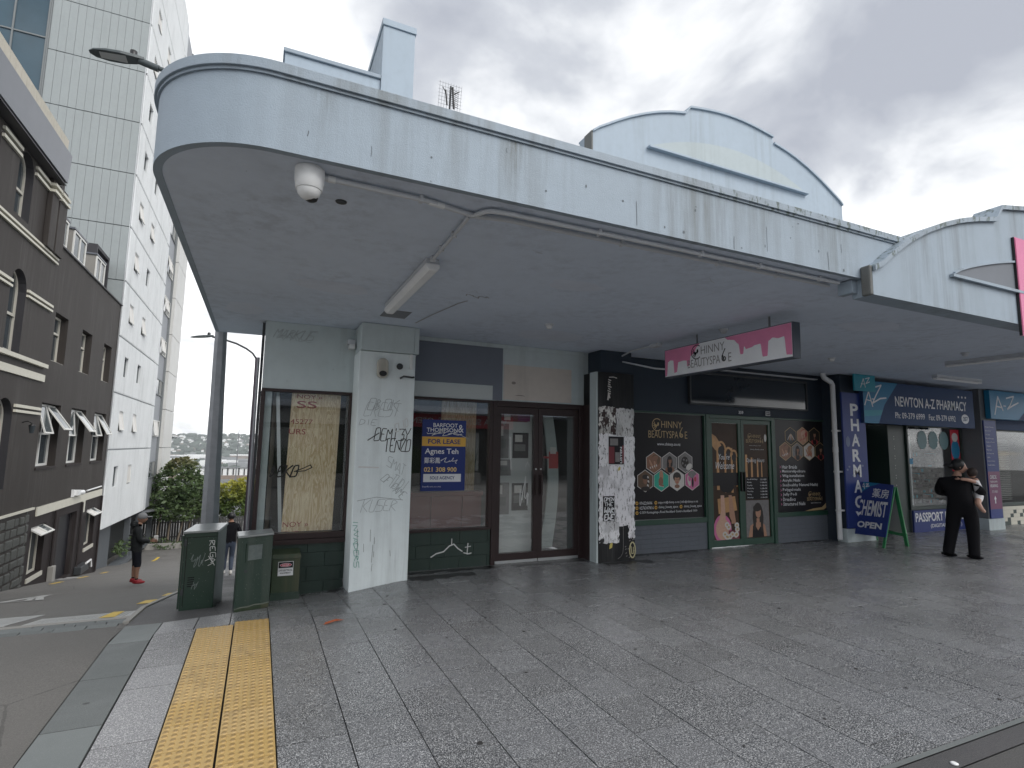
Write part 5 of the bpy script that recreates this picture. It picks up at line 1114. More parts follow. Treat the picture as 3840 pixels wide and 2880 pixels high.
# fascia board
nb = thing('pharmacy_fascia_sign', 'long slate blue and teal pharmacy name board above its window', 'sign', (12.1, 6.6, 2.2))
MB().box(10.30, 6.62, 2.18, 14.0, 6.70, 2.985).build('sign_board', 'pharmgrey', nb)
F = fY(6.62); m = MB(); fpoly(m, F, [(10.30, 2.18), (10.72, 2.18), (10.93, 2.55), (11.37, 2.985), (10.30, 2.985)], 0, .002); m.build('teal_corner', 'teal2', nb)
m = MB(); fpoly(m, F, [(10.30, 2.30), (10.80, 2.34), (10.86, 2.44), (10.30, 2.42)], 0, .004); m.build('teal_band', 'teal', nb)
m = MB(); text_into(m, 'NEWTON A-Z PHARMACY', F, 11.26, 13.72, 2.535, 2.735, 0, .004, off=.015); text_into(m, 'Ph: 09-379 6999', F, 11.24, 12.20, 2.30, 2.42, 0, .004, off=.008); text_into(m, 'Fax: 09-379 6992', F, 12.34, 13.28, 2.30, 2.42, 0, .004, off=.008)
for k in range(3): rect(m, F, 13.42+.13*k, 13.47+.13*k, 2.81, 2.85, 0, .004)
fpoly(m, F, ellipse(13.64, 2.37, .14, .10, 20), 0, .004)
ribbon(m, F, [(10.33, 2.52), (10.46, 2.78), (10.56, 2.50)], .03, 0, .005); ribbon(m, F, [(10.38, 2.62), (10.52, 2.60)], .02, 0, .005); ribbon(m, F, [(10.60, 2.86), (10.85, 2.92), (10.68, 2.72), (10.56, 2.56), (10.8, 2.66), (10.98, 2.68)], .03, 0, .006); ribbon(m, F, [(10.55, 2.64), (10.60, 2.64)], .02, 0, .005)
m.build('lettering', 'signwhite', nb)
m = MB(); text_into(m, '357', F, 13.56, 13.73, 2.325, 2.415, 0, .007, off=.02); m.build('house_number', 'pharmgrey', nb)
s2 = thing('pharmacy_side_sign', 'small square teal sign at the top of the pharmacy column', 'sign', (10.26, 6.6, 2.76))
MB().box(9.955, 6.55, 2.765, 10.57, 6.575, SZ-.004).build('sign_board', 'teal', s2); F = fY(6.55)
m = MB(); ribbon(m, F, [(10.13, 2.83), (10.22, 3.0), (10.27, 2.84)], .016, 0, .003); ribbon(m, F, [(10.15, 2.9), (10.26, 2.9)], .012, 0, .0035); ribbon(m, F, [(10.27, 3.0), (10.40, 3.03), (10.29, 2.91), (10.4, 2.95)], .016, 0, .004); m.build('lettering', 'signwhite', s2)
s3 = thing('pharmacy_column_sign', 'tall narrow blue column sign with vertical white lettering', 'sign', (10.1, 6.7, .25))
MB().box(9.775, 6.685, .25, 10.43, 6.717, 2.735).build('sign_board', 'pharmblue', s3, bev=.004); F = fY(6.685); m = MB()
for k, ch in enumerate('PHARMACY'): text_into(m, ch, F, 9.995, 10.225, 2.30-k*.283, 2.53-k*.283, 0, .003, off=.03)
m.build('lettering', 'signwhite', s3)
m = MB(); fpoly(m, F, ellipse(9.89, 1.82, .06, .1, 12), 0, .003)
for k in range(8): u, v = 9.82+random.random()*.55, 1.2+random.random()*.7; fpoly(m, F, ellipse(u, v, .03, .02, 7), 0, .0025)
m.build('scuff_mark', flat('pale scuff', (.16, .20, .32), .6), s3)
s4 = thing('pharmacy_fascia_sign', 'teal and blue pharmacy board at the far right end', 'sign', (16, 6.6, 2.4)); MB().box(14.62, 6.60, 2.42, 18, 6.70, 3.05).build('sign_board', 'teal2', s4); F = fY(6.60)
m = MB(); fpoly(m, F, [(15.75, 2.42), (18, 2.42), (18, 3.05), (16.9, 3.05), (16.4, 2.85)], 0, .002); m.build('blue_corner', 'pharmgrey', s4)
m = MB(); ribbon(m, F, [(14.78, 2.52), (14.95, 2.92), (15.12, 2.62)], .04, 0, .004); ribbon(m, F, [(14.84, 2.7), (15.1, 2.68)], .03, 0, .005); ribbon(m, F, [(15.3, 2.9), (15.62, 2.96), (15.45, 2.76), (15.32, 2.66), (15.6, 2.76), (15.8, 2.82)], .035, 0, .005); ribbon(m, F, [(15.16, 2.72), (15.25, 2.72)], .025, 0, .005); m.build('lettering', 'signwhite', s4)
s5 = thing('hearing_check_sign', 'tall blue and purple hearing check sign on the right column', 'sign', (14.7, 6.7, .25)); MB().box(14.50, 6.69, .25, 14.97, 6.716, 2.38).build('sign_board', 'pharmblue', s5); F = fY(6.69)
m = MB(); rect(m, F, 14.50, 14.97, .45, 1.26, 0, .002); m.build('purple_panel', 'purplep', s5); m = MB(); text_into(m, 'CHECK', F, 14.56, 14.83, 1.10, 1.18, 0, .004, off=.02); text_into(m, 'YOUR OWN', F, 14.56, 14.84, 1.02, 1.06, 0, .004, off=.01); text_into(m, 'HEARING', F, 14.55, 14.85, .92, .985, 0, .004, off=.02); text_into(m, "IT'S FREE", F, 14.60, 14.82, .80, .85, 0, .004); fpoly(m, F, [(14.69, .57), (14.73, .57), (14.73, .66), (14.76, .66), (14.71, .74), (14.66, .66), (14.69, .66)], 0, .004)
for k, s in enumerate(('Family Planning', 'Dispensary', 'Vaccines', 'Blood Pressure', 'Passport Photos', 'Vitamins', 'Skin Care', 'Ear Piercing', 'Gifts', 'Home Delivery', 'Health Advice')): text_into(m, s, F, 14.53, 14.53+.022*len(s), 2.22-k*.083, 2.245-k*.083, 0, .004, res=1)
m.build('lettering', 'signwhite', s5)
s6 = thing('passport_photo_sign', 'blue passport photo sign board low under the pharmacy window', 'sign', (13.4, 7.06, 0)); MB().box(12.39, 7.055, -.0, 14.38, 7.088, .448).build('sign_board', 'navy', s6); F = fY(7.055); m = MB(); text_into(m, 'PASSPORT PHOTOS', F, 12.44, 14.32, .21, .40, 0, .003, off=.025); text_into(m, '(DIGITAL & PRINT)', F, 12.95, 14.1, .06, .155, 0, .003, off=.015); m.build('lettering', 'signwhite', s6)
# tube lights under the pharmacy canopy
for (x0, y0, x1, y1, lab) in ((9.9, 5.0, 9.9, 3.2, 'long unlit tube light along the soffit at far right'), (11.30, 5.92, 12.75, 5.90, 'short unlit double tube light above the pharmacy name board')):
    t_ = thing('tube_light', lab, 'light', (x0, y0, SZ))
    dx, dy = x1-x0, y1-y0; L_ = math.hypot(dx, dy); nx, ny = -dy/L_*.05, dx/L_*.05
    for nm, z0, z1, k, mt in (('base', SZ-.05, SZ-.001, 1.0, 'greyplastic'),): m = MB(); m.hexa([(x0-nx*k, y0-ny*k, z0), (x1-nx*k, y1-ny*k, z0), (x1+nx*k, y1+ny*k, z0), (x0+nx*k, y0+ny*k, z0), (x0-nx*k, y0-ny*k, z1), (x1-nx*k, y1-ny*k, z1), (x1+nx*k, y1+ny*k, z1), (x0+nx*k, y0+ny*k, z1)]); m.build(nm, mt, t_)
    for k in (-1, 1): MB().tube([(x0+nx*k*.6, y0+ny*k*.6, SZ-.068), (x1+nx*k*.6, y1+ny*k*.6, SZ-.068)], .016, 8).build('tube', 'lampcover', t_)
# ================================================================== A-frame board
af = thing('a_frame_sign', 'blue chemist A-frame board on green timber legs beside the downpipe', 'sign', (10.1, 6.4, 0))
A0, A1 = Vector((9.985, 6.80, 0)), Vector((9.82, 6.085, 0)); R0, R1 = Vector((10.30, 6.745, 1.055)), Vector((10.17, 6.055, 1.03))   # front feet, ridge ends
B0, B1 = Vector((10.62, 6.76, 0)), Vector((10.46, 6.07, 0))
m = MB()
def leg(a, b, w=.05, dirn=None):
    mm = MB(); d_ = (R1-R0).normalized()*w/2; n = Vector((.028, 0, 0)); mm.hexa([a-d_-n*.5, a+d_-n*.5, a+d_+n*.5, a-d_+n*.5, b-d_-n*.5, b+d_-n*.5, b+d_+n*.5, b-d_+n*.5]); return mm.build('leg', 'aframegreen', af, bev=.003, fix=True)
leg(A0+(A1-A0).normalized()*.03, R0+(R1-R0).normalized()*.03); leg(A1-(A1-A0).normalized()*.03, R1-(R1-R0).normalized()*.03)
leg(B0+Vector((0, -.03, 0)), R0+Vector((.035, -.03, 0)), .07); leg(B1+Vector((0, .03, 0)), R1+Vector((.035, .03, 0)), .07)
def lerp(a, b, t): return a+(b-a)*t
m = MB(); p0, p1 = lerp(B0, R0, .16), lerp(B1, R1, .16); m.prism([p0, p1, p1+Vector((0, 0, .05)), p0+Vector((0, 0, .05))], (.02, 0, 0)); m.build('crossbar', 'aframegreen', af, fix=True)
m = MB(); q = [lerp(B0, R0, .22), lerp(B1, R1, .22), lerp(B1, R1, .99), lerp(B0, R0, .99)]; m.prism([p+Vector((.02, 0, 0)) for p in q], (.012, 0, 0)); m.build('back_board', 'mdf', af, fix=True)
bl0, bl1, tl, tr2 = lerp(A0, R0, .13), lerp(A1, R1, .17), lerp(A0, R0, 1.02), lerp(A1, R1, 1.02)
out_n = (bl1-bl0).cross(tl-bl0).normalized(); tr2 = tr2-out_n*out_n.dot(tr2-bl0)
if out_n.x > 0: out_n = -out_n
m = MB(); m.prism([p+out_n*.028 for p in (bl0, bl1, tr2, tl)], tuple(-out_n*.012)); m.build('sign_board', 'pharmblue', af, fix=True)
def FA(u, v, d=0): p = lerp(lerp(bl0, bl1, u), lerp(tl, tr2, u), v)+out_n*(.029+d); return tuple(p)
m = MB(); fpoly(m, FA, [(0, .62), (.10, .80), (.35, .93), (.62, 1.0), (0, 1.0)], 0, .002); m.build('teal_corner', 'teal2', af)
m = MB(); text_into(m, 'CHEMIST', FA, .07, .93, .36, .66, 0, .003, off=.02); text_into(m, 'OPEN', FA, .15, .86, .13, .25, 0, .003, off=.04); text_into(m, '薬房', FA, .44, .92, .72, .90, 0, .003, off=.012)
ribbon(m, FA, [(.06, .87), (.13, .97), (.18, .87)], .02, 0, .004); ribbon(m, FA, [(.08, .91), (.17, .90)], .014, 0, .005); ribbon(m, FA, [(.2, .96), (.28, .97), (.21, .91), (.31, .93)], .02, 0, .005); m.build('lettering', 'signwhite', af)

# ================================================================== cabinets, poles
c1 = thing('service_cabinet', 'tall dark green street cabinet with shiny lid and white graffiti in front of the pole', 'cabinet', (-.47, 7.08, -.17))
fp1 = [(-.655, 6.775), (-.345, 6.815), (-.285, 7.375), (-.595, 7.335)]
m = MB(); m.prism([(x, y, -.30) for x, y in fp1], (0, 0, .945)); m.build('body', 'cabgreen', c1, bev=.006)
m = MB(); m.prism([(x*1.0+(-.012 if k in (0, 3) else .012), y+(-.014 if k < 2 else .012), .648) for k, (x, y) in enumerate(fp1)], (0, 0, .022)); m.build('lid', 'cabtop', c1, bev=.004)
m = MB(); m.hexa([(-.672, 6.765, -.11), (-.656, 6.767, -.11), (-.656, 6.79, -.11), (-.672, 6.79, -.11), (-.672, 6.765, .63), (-.656, 6.767, .63), (-.656, 6.79, .63), (-.672, 6.79, .63)]); m.build('door_flange', 'cabgreen', c1)
def FC(u, v, d=0): t = u/.3126; return (-.655+.31*t+d*.12, 6.775+.04*t-d, v)
m = MB(); 
for a, b, c_, d_ in ((.0, .3126, .60, .606), (.028, .034, -.1, .60)): rect(m, FC, a, b, c_, d_, 0, .002)
m.build('door_seam', 'mortar', c1)
m = MB(); tagtext(m, FC, 'REGA', .235, .56, .24, .05, .006, slant=.1, seed=71, rot=-1.45); tagtext(m, FC, 'TT', .19, .38, .12, .05, .006, slant=.2, seed=72, rot=-1.0); m.build('graffiti', 'graf_white', c1)
m = MB(); scribble(m, FC, .08, .28, .12, .16, .006, 9, 0, 6); scribble(m, FC, .10, .06, .06, .1, .005, 7, 0, 8); m.build('graffiti', flat('faint marker', (.16, .19, .18), .7), c1)
c2 = thing('service_cabinet', 'middle dark green cabinet with square recessed panel, between tall and small cabinets', 'cabinet', (.03, 6.5, -.08))
fp2 = [(-.135, 6.345), (.19, 6.515), (.05, 6.80), (-.275, 6.63)]; fp2 = [(-.13, 6.35), (.195, 6.50), (.175, 6.80), (-.15, 6.66)]
m = MB(); m.prism([(x, y, -.28) for x, y in fp2], (0, 0, .915)); m.build('body', 'cabgreen', c2, bev=.007)
m = MB(); m.prism([(x+(-.008 if k in (0, 3) else .008), y+(-.012 if k < 2 else .01), .637) for k, (x, y) in enumerate(fp2)], (0, 0, .024)); m.build('lid', 'cabtop', c2, bev=.005)
def FD(u, v, d=0): t = u/.358; return (-.13+.325*t+d*.42, 6.35+.15*t-d*.908, v)
m = MB()
for (a, b, c_, d_) in ((.08, .27, .555, .575), (.08, .27, .385, .405), (.08, .10, .405, .555), (.25, .27, .405, .555)): m.prism([FD(a, c_), FD(b, c_), FD(b, d_), FD(a, d_)], tuple(Vector(FD(0, 0, .008))-Vector(FD(0, 0, 0))))
m.build('panel_frame', 'cabgreen', c2, fix=True); m = MB(); rect(m, FD, .10, .25, .405, .555, 0, .003); m.build('access_panel', flat('faded panel', (.12, .145, .14), .6, var=.4, vs=18), c2)
m = MB(); m.prism([FD(.0, -.12), FD(.35, -.12), FD(.35, -.06), FD(.0, -.06)], tuple(Vector(FD(0, 0, .006))-Vector(FD(0, 0, 0)))); m.build('plinth', 'cabgreen2', c2, fix=True)
m = MB(); fpoly(m, FD, ellipse(.09, .30, .018, .018, 10), 0, .004); m.build('lock', 'darksteel', c2)
c3 = thing('meter_cabinet', 'small mossy green cabinet with red and white danger label beside the brick wall', 'cabinet', (.37, 6.95, -.14))
m = MB(); m.box(.215, 6.84, -.25, .505, 7.12, .315); m.build('body', 'cabgreen2', c3, bev=.006); m = MB(); m.hexa([(.205, 6.825, .318), (.515, 6.825, .318), (.515, 7.13, .318), (.205, 7.13, .318), (.215, 6.85, .365), (.505, 6.85, .365), (.505, 7.12, .38), (.215, 7.12, .38)]); m.build('lid', 'cabgreen2', c3, bev=.006); MB().box(.21, 6.832, -.25, .51, 6.839, -.05).build('plinth', 'cabgreen', c3)
m = MB(); F = fY(6.84); rect(m, F, .275, .435, .13, .285, 0, .003); rect(m, F, .28, .43, .215, .28, 1, .005); fpoly(m, F, ellipse(.355, .247, .062, .02, 16), 0, .006); fpoly(m, F, ellipse(.355, .247, .058, .0165, 16), 2, .007); text_into(m, 'DANGER', F, .318, .392, .239, .255, 0, .009, off=.02); text_into(m, 'LIVE ELECTRICAL', F, .284, .426, .180, .2, 1, .006, off=.015); text_into(m, 'EQUIPMENT', F, .30, .41, .15, .168, 1, .006, off=.015); m.build('danger_label', ['signwhite', 'posterblack', 'dangerred'], c3)
# street lamp whose pole stands behind the tall cabinet
def oct_pole(mb, x, y, z0, z1, r0, r1, n=8, x1=None):
    x1 = x if x1 is None else x1; vs = []
    for (z, r, xx) in ((z0, r0, x), (z1, r1, x1)):
        for k in range(n): t = 2*math.pi*(k+.5)/n; vs.append((xx+r*math.cos(t), y+r*math.sin(t), z))
    mb.add(vs, [(k, (k+1) % n, n+(k+1) % n, n+k) for k in range(n)]+[tuple(range(n, 2*n))])
def lamp_head(t, p, dirx, sc=1.0, mat='lampgrey', tilt=.0):
    """flat tapered LED head pointing along dirx from its socket p"""
    x, y, z = p; d = dirx
    pr = [(0, .05, .045), (.10, .085, .06), (.25, .12, .062), (.42, .12, .05), (.56, .085, .03), (.62, .03, .012)]; m = MB(); vs = []
    for (s, w, h) in pr:
        for (a, b) in ((-1, -.45), (1, -.45), (1, .1), (.65, .55), (-.65, .55), (-1, .1)): vs.append((x+d*s*sc, y+a*w*sc, z+b*h*sc+tilt*s*sc))
    n = 6; m.add(vs, [(i*n+k, i*n+(k+1) % n, (i+1)*n+(k+1) % n, (i+1)*n+k) for i in range(len(pr)-1) for k in range(n)]+[tuple(range(n)), tuple(range((len(pr)-1)*n, len(pr)*n))]); m.build('lamp_head', mat, t, fix=True)
    m = MB(); zz = -.45*.05*sc-.004; m.add([(x+d*.2*sc, y-.08*sc, z+zz+tilt*.2*sc-.004), (x+d*.5*sc, y-.07*sc, z+zz+tilt*.5*sc+.004), (x+d*.5*sc, y+.07*sc, z+zz+tilt*.5*sc+.004), (x+d*.2*sc, y+.08*sc, z+zz+tilt*.2*sc-.004)], [(0, 1, 2, 3)]); m.build('lens', 'alu', t)
    MB().lathe([(.045*sc, 0), (.045*sc, .075*sc), (.03*sc, .085*sc)], (x+d*.13*sc, y, z+.03*sc+tilt*.13*sc), 12).build('photocell', 'black', t)
l1 = thing('street_lamp', 'tall galvanised street lamp with octagonal pole rising behind the tall cabinet and canopy', 'street lamp', (-.53, 8.55, gz(8.55)))
m = MB(); oct_pole(m, -.53, 8.55, gz(8.55), 3.0, .125, .082, 8, -.585); oct_pole(m, -.585, 8.55, 3.0, 6.7, .080, .055, 8, -.62); m.build('pole', 'steel', l1)
MB().lathe([(.118, 0), (.118, .05)], (-.545, 8.55, .44), 8).build('collar', 'steel', l1)
MB().lathe([(.09, 0), (.09, .16)], (-.565, 8.55, 1.62), 12).build('sticker', 'whiteprint', l1)
MB().tube([(-.62, 8.55, 6.66), (-1.2, 8.57, 6.72), (-1.87, 8.6, 6.86)], [.042, .036, .03], 10).build('arm', 'lampgrey', l1); MB().tube([(-1.62, 8.59, 6.80), (-1.86, 8.6, 6.855)], .048, 10).build('socket', 'lampgrey', l1)
lamp_head(l1, (-1.80, 8.6, 6.88), -1, 1.0, tilt=-.12)
l2 = thing('street_lamp', 'slender dark street lamp with curved arm rising beside the shop corner', 'street lamp', (-.20, 20, gz(20)))
MB().tube([(-.20, 20, gz(20)), (-.24, 20, 2), (-.27, 20, 4.45)], [.10, .08, .05], 10).build('pole', flat('plum grey paint', (.06, .05, .065), .5), l2)
MB().tube([(-.29, 20, 4.42), (-.40, 20, 4.58), (-.6, 20, 4.72), (-.9, 20, 4.86), (-1.2, 20, 4.94), (-1.62, 20, 5.02)], .032, 8).build('arm', 'darksteel', l2); lamp_head(l2, (-1.58, 20, 5.05), -1, 1.05, tilt=-.16)
l3 = thing('street_lamp', 'far street lamp whose head peeps out right of the grey tower', 'street lamp', (-6.6, 47, gz(47))); MB().tube([(-6.9, 47, gz(47)), (-6.9, 47, 1.7)], .07, 8).build('pole', 'darksteel', l3); MB().tube([(-6.9, 47, 1.65), (-5.9, 47, 1.85)], .04, 8).build('arm', 'darksteel', l3); lamp_head(l3, (-5.95, 47, 1.87), 1, 1.05, tilt=.06)
wd = thing('warden_post', 'dark road sign arm at the shop corner edge', 'sign arm', (-.3, 30, gz(30))) if False else None

# ================================================================== dark terrace building on the left
tb = thing('terrace_building', 'dark brown-grey stucco terrace with cream bands, arched and sash windows', 'building', (-8, 21, -3))
XF, XR = -5.9, -6.0
def wall_with_holes(name, x, y0, y1, zb0, zb1, z1, holes, mat, depth=.28, parent=None, step=None):
    """a wall in the YZ plane at x facing +X with rectangular openings; bottom runs from zb0 to zb1"""
    ys = sorted({y0, y1, *[h[0] for h in holes], *[h[1] for h in holes]}); zs = sorted({z1, *[h[2] for h in holes], *[h[3] for h in holes]}); mb = MB()
    zb = lambda y: zb0+(zb1-zb0)*(y-y0)/(y1-y0)
    for a, b in zip(ys, ys[1:]):
        prev = None
        for z in zs:
            lo = (zb(a), zb(b)) if prev is None else (prev, prev)
            mid = ((a+b)/2, (max(lo)+z)/2)
            if not any(h[0] < mid[0] < h[1] and h[2] < mid[1] < h[3] for h in holes): mb.add([(x, a, lo[0]), (x, b, lo[1]), (x, b, z), (x, a, z)], [(0, 1, 2, 3)])
            prev = z
    for (a, b, c, d) in holes:
        mb.add([(x, a, c), (x, b, c), (x, b, d), (x, a, d), (x-depth, a, c), (x-depth, b, c), (x-depth, b, d), (x-depth, a, d)], [(0, 1, 5, 4), (1, 2, 6, 5), (2, 3, 7, 6), (3, 0, 4, 7)])
    return mb.build(name, mat, parent)
archs = [(16.97, 17.92, 7.22, 8.95), (17.32, 18.32, 3.83, 5.97), (17.35, 18.37, .32, 2.64), (14.9, 15.85, 7.22, 8.95), (15.0, 16.0, 3.83, 5.97)]
holes = [(20.72+.0, 20.9, -9, -9.1)]
fw = MB()
def arch_wall():
    """front part: strips between arched openings built as polygons"""
    mb = MB(); y0, y1, zt = 12.0, 20.22, 10.0
    ys = sorted({y0, y1, *[a[0] for a in archs], *[a[1] for a in archs]})
    N_ = 8
    for a, b in zip(ys, ys[1:]):
        inn = sorted([q for q in archs if q[0] <= a+1e-6 and q[1] >= b-1e-6], key=lambda q: q[2])
        cells = [a+(b-a)*k/N_ for k in range(N_+1)] if inn else [a, b]
        for c, d in zip(cells, cells[1:]):
            lo = (-2.9, -2.9)
            for q in inn:
                r = (q[1]-q[0])/2; cy = (q[0]+q[1])/2; sp = q[3]-r
                mb.add([(XF, c, lo[0]), (XF, d, lo[1]), (XF, d, q[2]), (XF, c, q[2])], [(0, 1, 2, 3)])
                zc_, zd_ = [sp+math.sqrt(max(0, r*r-(t-cy)**2)) for t in (c, d)]; lo = (zc_, zd_)
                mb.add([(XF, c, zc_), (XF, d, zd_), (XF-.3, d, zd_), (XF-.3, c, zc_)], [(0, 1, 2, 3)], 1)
            mb.add([(XF, c, lo[0]), (XF, d, lo[1]), (XF, d, zt), (XF, c, zt)], [(0, 1, 2, 3)])
    for q in archs:
        r = (q[1]-q[0])/2; sp = q[3]-r
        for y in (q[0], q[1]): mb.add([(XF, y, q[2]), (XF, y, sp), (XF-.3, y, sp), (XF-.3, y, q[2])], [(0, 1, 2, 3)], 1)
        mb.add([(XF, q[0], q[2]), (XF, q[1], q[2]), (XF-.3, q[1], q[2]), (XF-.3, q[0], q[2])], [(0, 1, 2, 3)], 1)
    mb.add([(XF, y1, -3), (XF, y1, zt), (XF-.6, y1, zt), (XF-.6, y1, -3)], [(0, 1, 2, 3)])
    return mb.build('wall', ['stucco', 'revealdark'], tb)
fwall = arch_wall()
for q in archs:
    r = (q[1]-q[0])/2; cy = (q[0]+q[1])/2; sp = q[3]-r; x = XF-.22; m = MB()
    arcp = [(cy+(r)*math.cos(t), sp+(r)*math.sin(t)) for t in [math.pi*k/12 for k in range(13)]]; arci = [(cy+(r-.07)*math.cos(t), sp+(r-.07)*math.sin(t)) for t in [math.pi*k/12 for k in range(13)]]
    for (a, b, c, d) in zip(arcp, arcp[1:], arci[1:], arci): m.hexa([(x, *a), (x, *b), (x, *c), (x, *d), (x+.05, *a), (x+.05, *b), (x+.05, *c), (x+.05, *d)])
    m.box(x, q[0], q[2]+.08, x+.05, q[0]+.07, sp); m.box(x, q[1]-.07, q[2]+.08, x+.05, q[1], sp); m.box(x, q[0], q[2], x+.05, q[1], q[2]+.08); mz = q[2]+(sp-q[2])*.58; m.box(x+.002, q[0]+.07, mz, x+.06, q[1]-.07, mz+.07); 
    wf = m.build('window', 'framecream', tb, fix=True); m = MB(); m.poly([(x+.015, *p) for p in arci]+[(x+.015, q[0]+.07, q[2]+.08), (x+.015, q[1]-.07, q[2]+.08)]); m.build('pane', 'panefar', wf)
def band(y0, y1, z0, z1, pr=.06, mat='creamtrim', x=XF): return MB().box(x+.002, y0, z0, x+pr, y1, z1).build('band', mat, tb)
for (z0, z1) in ((8.60, 8.68), (8.78, 8.86)):
    for (y0, y1) in ((12, 14.88), (15.87, 16.95), (17.94, 18.93)): band(y0, y1, z0, z1)
    band(18.93, 19.48, z0, z1, .19); band(19.56, 20.24, z0, z1, .19)
for (z0, z1) in ((6.82, 6.88), (6.95, 7.01)): band(12, 20.24, z0, z1)
for (z0, z1) in ((5.37, 5.43), (5.50, 5.57)):
    for (y0, y1) in ((12, 14.98), (16.02, 17.30), (18.34, 20.24)): band(y0, y1, z0, z1)
band(12, 20.24, 3.68, 3.79, .10); band(12, 20.24, 3.28, 3.48, .05)
for (z0, z1) in ((2.31, 2.38), (2.44, 2.52)): band(12, 17.33, z0, z1); band(18.39, 20.22, z0, z1)
band(14, 20.6, -.42, -.36, .06)
for (y0, y1) in ((18.95, 19.46), (19.58, 20.22)): MB().box(XF+.002, y0, 7.015, XF+.13, y1, 8.595).build('pilaster', 'stucco', tb, bev=.01); MB().box(XF+.002, y0, 8.865, XF+.11, y1, 9.02).build('pilaster_top', 'stucco', tb)
# parapet with metal fascia and tiled coping
m = MB(); m.prism([(-5.60, 12, 9.02), (-5.60, 19.40, 9.08), (-5.60, 19.52, 9.98), (-5.60, 12, 9.95)], (-.9, 0, 0)); m.build('metal_fascia', 'fasciagrey', tb, bev=.01)
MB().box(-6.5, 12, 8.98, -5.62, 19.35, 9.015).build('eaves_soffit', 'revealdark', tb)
for k in range(24): y = 12.0+.33*k; MB().box(-6.3, y+.006, 9.985, -5.84, y+.324, 10.62).build('coping_tile', 'rooftile', tb)
MB().box(-7.5, 12, 9.98, -6.302, 20.2, 10.5).build('roof', 'fasciagrey', tb)
# rear part
rw = [(21.05, 22.30), (23.90, 25.15), (26.90, 28.13)]; rl = [(20.77, 22.50), (23.62, 25.40), (26.57, 28.37)]
hol = [(a, b, 4.03, 5.55) for a, b in rw]+[(a, b, .77, 2.72) for a, b in rl]
rwall = wall_with_holes('wall', XR, 20.222, 29.05, -.42, -.42, 7.58, hol, 'stucco', .30, tb)
low = [(21.02, 22.24, -2.46, -1.0), (26.85, 28.1, -2.57, -1.1), (23.55, 25.52, -3.25, -.98)]
lwall = wall_with_holes('wall', XR+.01, 20.4, 29.05, -2.9, -4.0, -.425, low, 'stuccolow', .30, tb)
def sash_frame(y0, y1, z0, z1, x, w, mat, parent, mull=False):
    m = MB(); m.framey(y0, y1, z0, z1, x, x+.06, w)
    if mull: m.box(x, (y0+y1)/2-w/2, z0+w, x+.06, (y0+y1)/2+w/2, z1-w)
    return m.build('window', mat, parent)
def open_sash(win, y0, y1, ztop, zbot, x, ang, mat='framewhite', w=.05, pane='sashpane'):
    """top-hung sash swung outwards"""
    h = ztop-zbot; dx, dz = math.sin(ang)*h, math.cos(ang)*h
    P = lambda y, t, e=0: (x+dx*t+e*math.cos(ang), y, ztop-dz*t+e*math.sin(ang)); f = w/h
    m = MB()
    for (a, b, t0, t1) in ((y0, y1, 0, f), (y0, y1, 1-f, 1), (y0, y0+w, f, 1-f), (y1-w, y1, f, 1-f)): m.hexa([P(a, t1), P(b, t1), P(b, t1, .04), P(a, t1, .04), P(a, t0), P(b, t0), P(b, t0, .04), P(a, t0, .04)])
    s_ = m.build('open_sash', mat, win, fix=True)
    m = MB(); m.add([P(y0+w, 1-f, .02), P(y1-w, 1-f, .02), P(y1-w, f, .02), P(y0+w, f, .02)], [(0, 1, 2, 3)]); tgt = win if win.parent and win.parent.parent is None and False else win
    m.build('pane', pane, tgt); return s_
for (a, b) in rw:
    wn_ = sash_frame(a+.02, b-.02, 4.05, 5.53, XR-.26, .07, 'framecream', tb); m = MB(); m.add([(XR-.24, a+.09, 4.12), (XR-.24, b-.09, 4.12), (XR-.24, b-.09, 5.46), (XR-.24, a+.09, 5.46)], [(0, 1, 2, 3)]); m.build('pane', 'panefar', wn_); MB().box(XR-.255, a+.09, 4.95, XR-.19, b-.09, 5.02).build('rail', 'framecream', wn_); MB().box(XR-.25, a, 3.98, XR-.02, b, 4.045).build('sill', 'framecream', wn_)
for i, (a, b) in enumerate(rl):
    wn_ = sash_frame(a+.02, b-.02, .79, 2.70, XR-.26, .07, 'framewhite', tb, True); mid = (a+b)/2
    m = MB(); m.add([(XR-.24, a+.09, .86), (XR-.24, b-.09, .86), (XR-.24, b-.09, 1.78), (XR-.24, a+.09, 1.78)], [(0, 1, 2, 3)]); m.build('pane', 'panefar', wn_); m = MB(); m.add([(XR-.30, a+.05, 1.8), (XR-.30, b-.05, 1.8), (XR-.30, b-.05, 2.68), (XR-.30, a+.05, 2.68)], [(0, 1, 2, 3)]); m.build('pane', 'interiordark', wn_)
    MB().box(XR-.265, a+.09, 1.76, XR-.18, b-.09, 1.82).build('rail', 'framewhite', wn_); MB().box(XR-.26, a-.02, .70, XR+.03, b+.02, .765).build('sill', 'stuccolow', wn_)
    open_sash(wn_, a+.08, mid-.03, 2.66, 1.74, XR-.17, .30 if i != 1 else .12); open_sash(wn_, mid+.03, b-.08, 2.66, 1.74, XR-.17, .62 if i != 2 else .5)
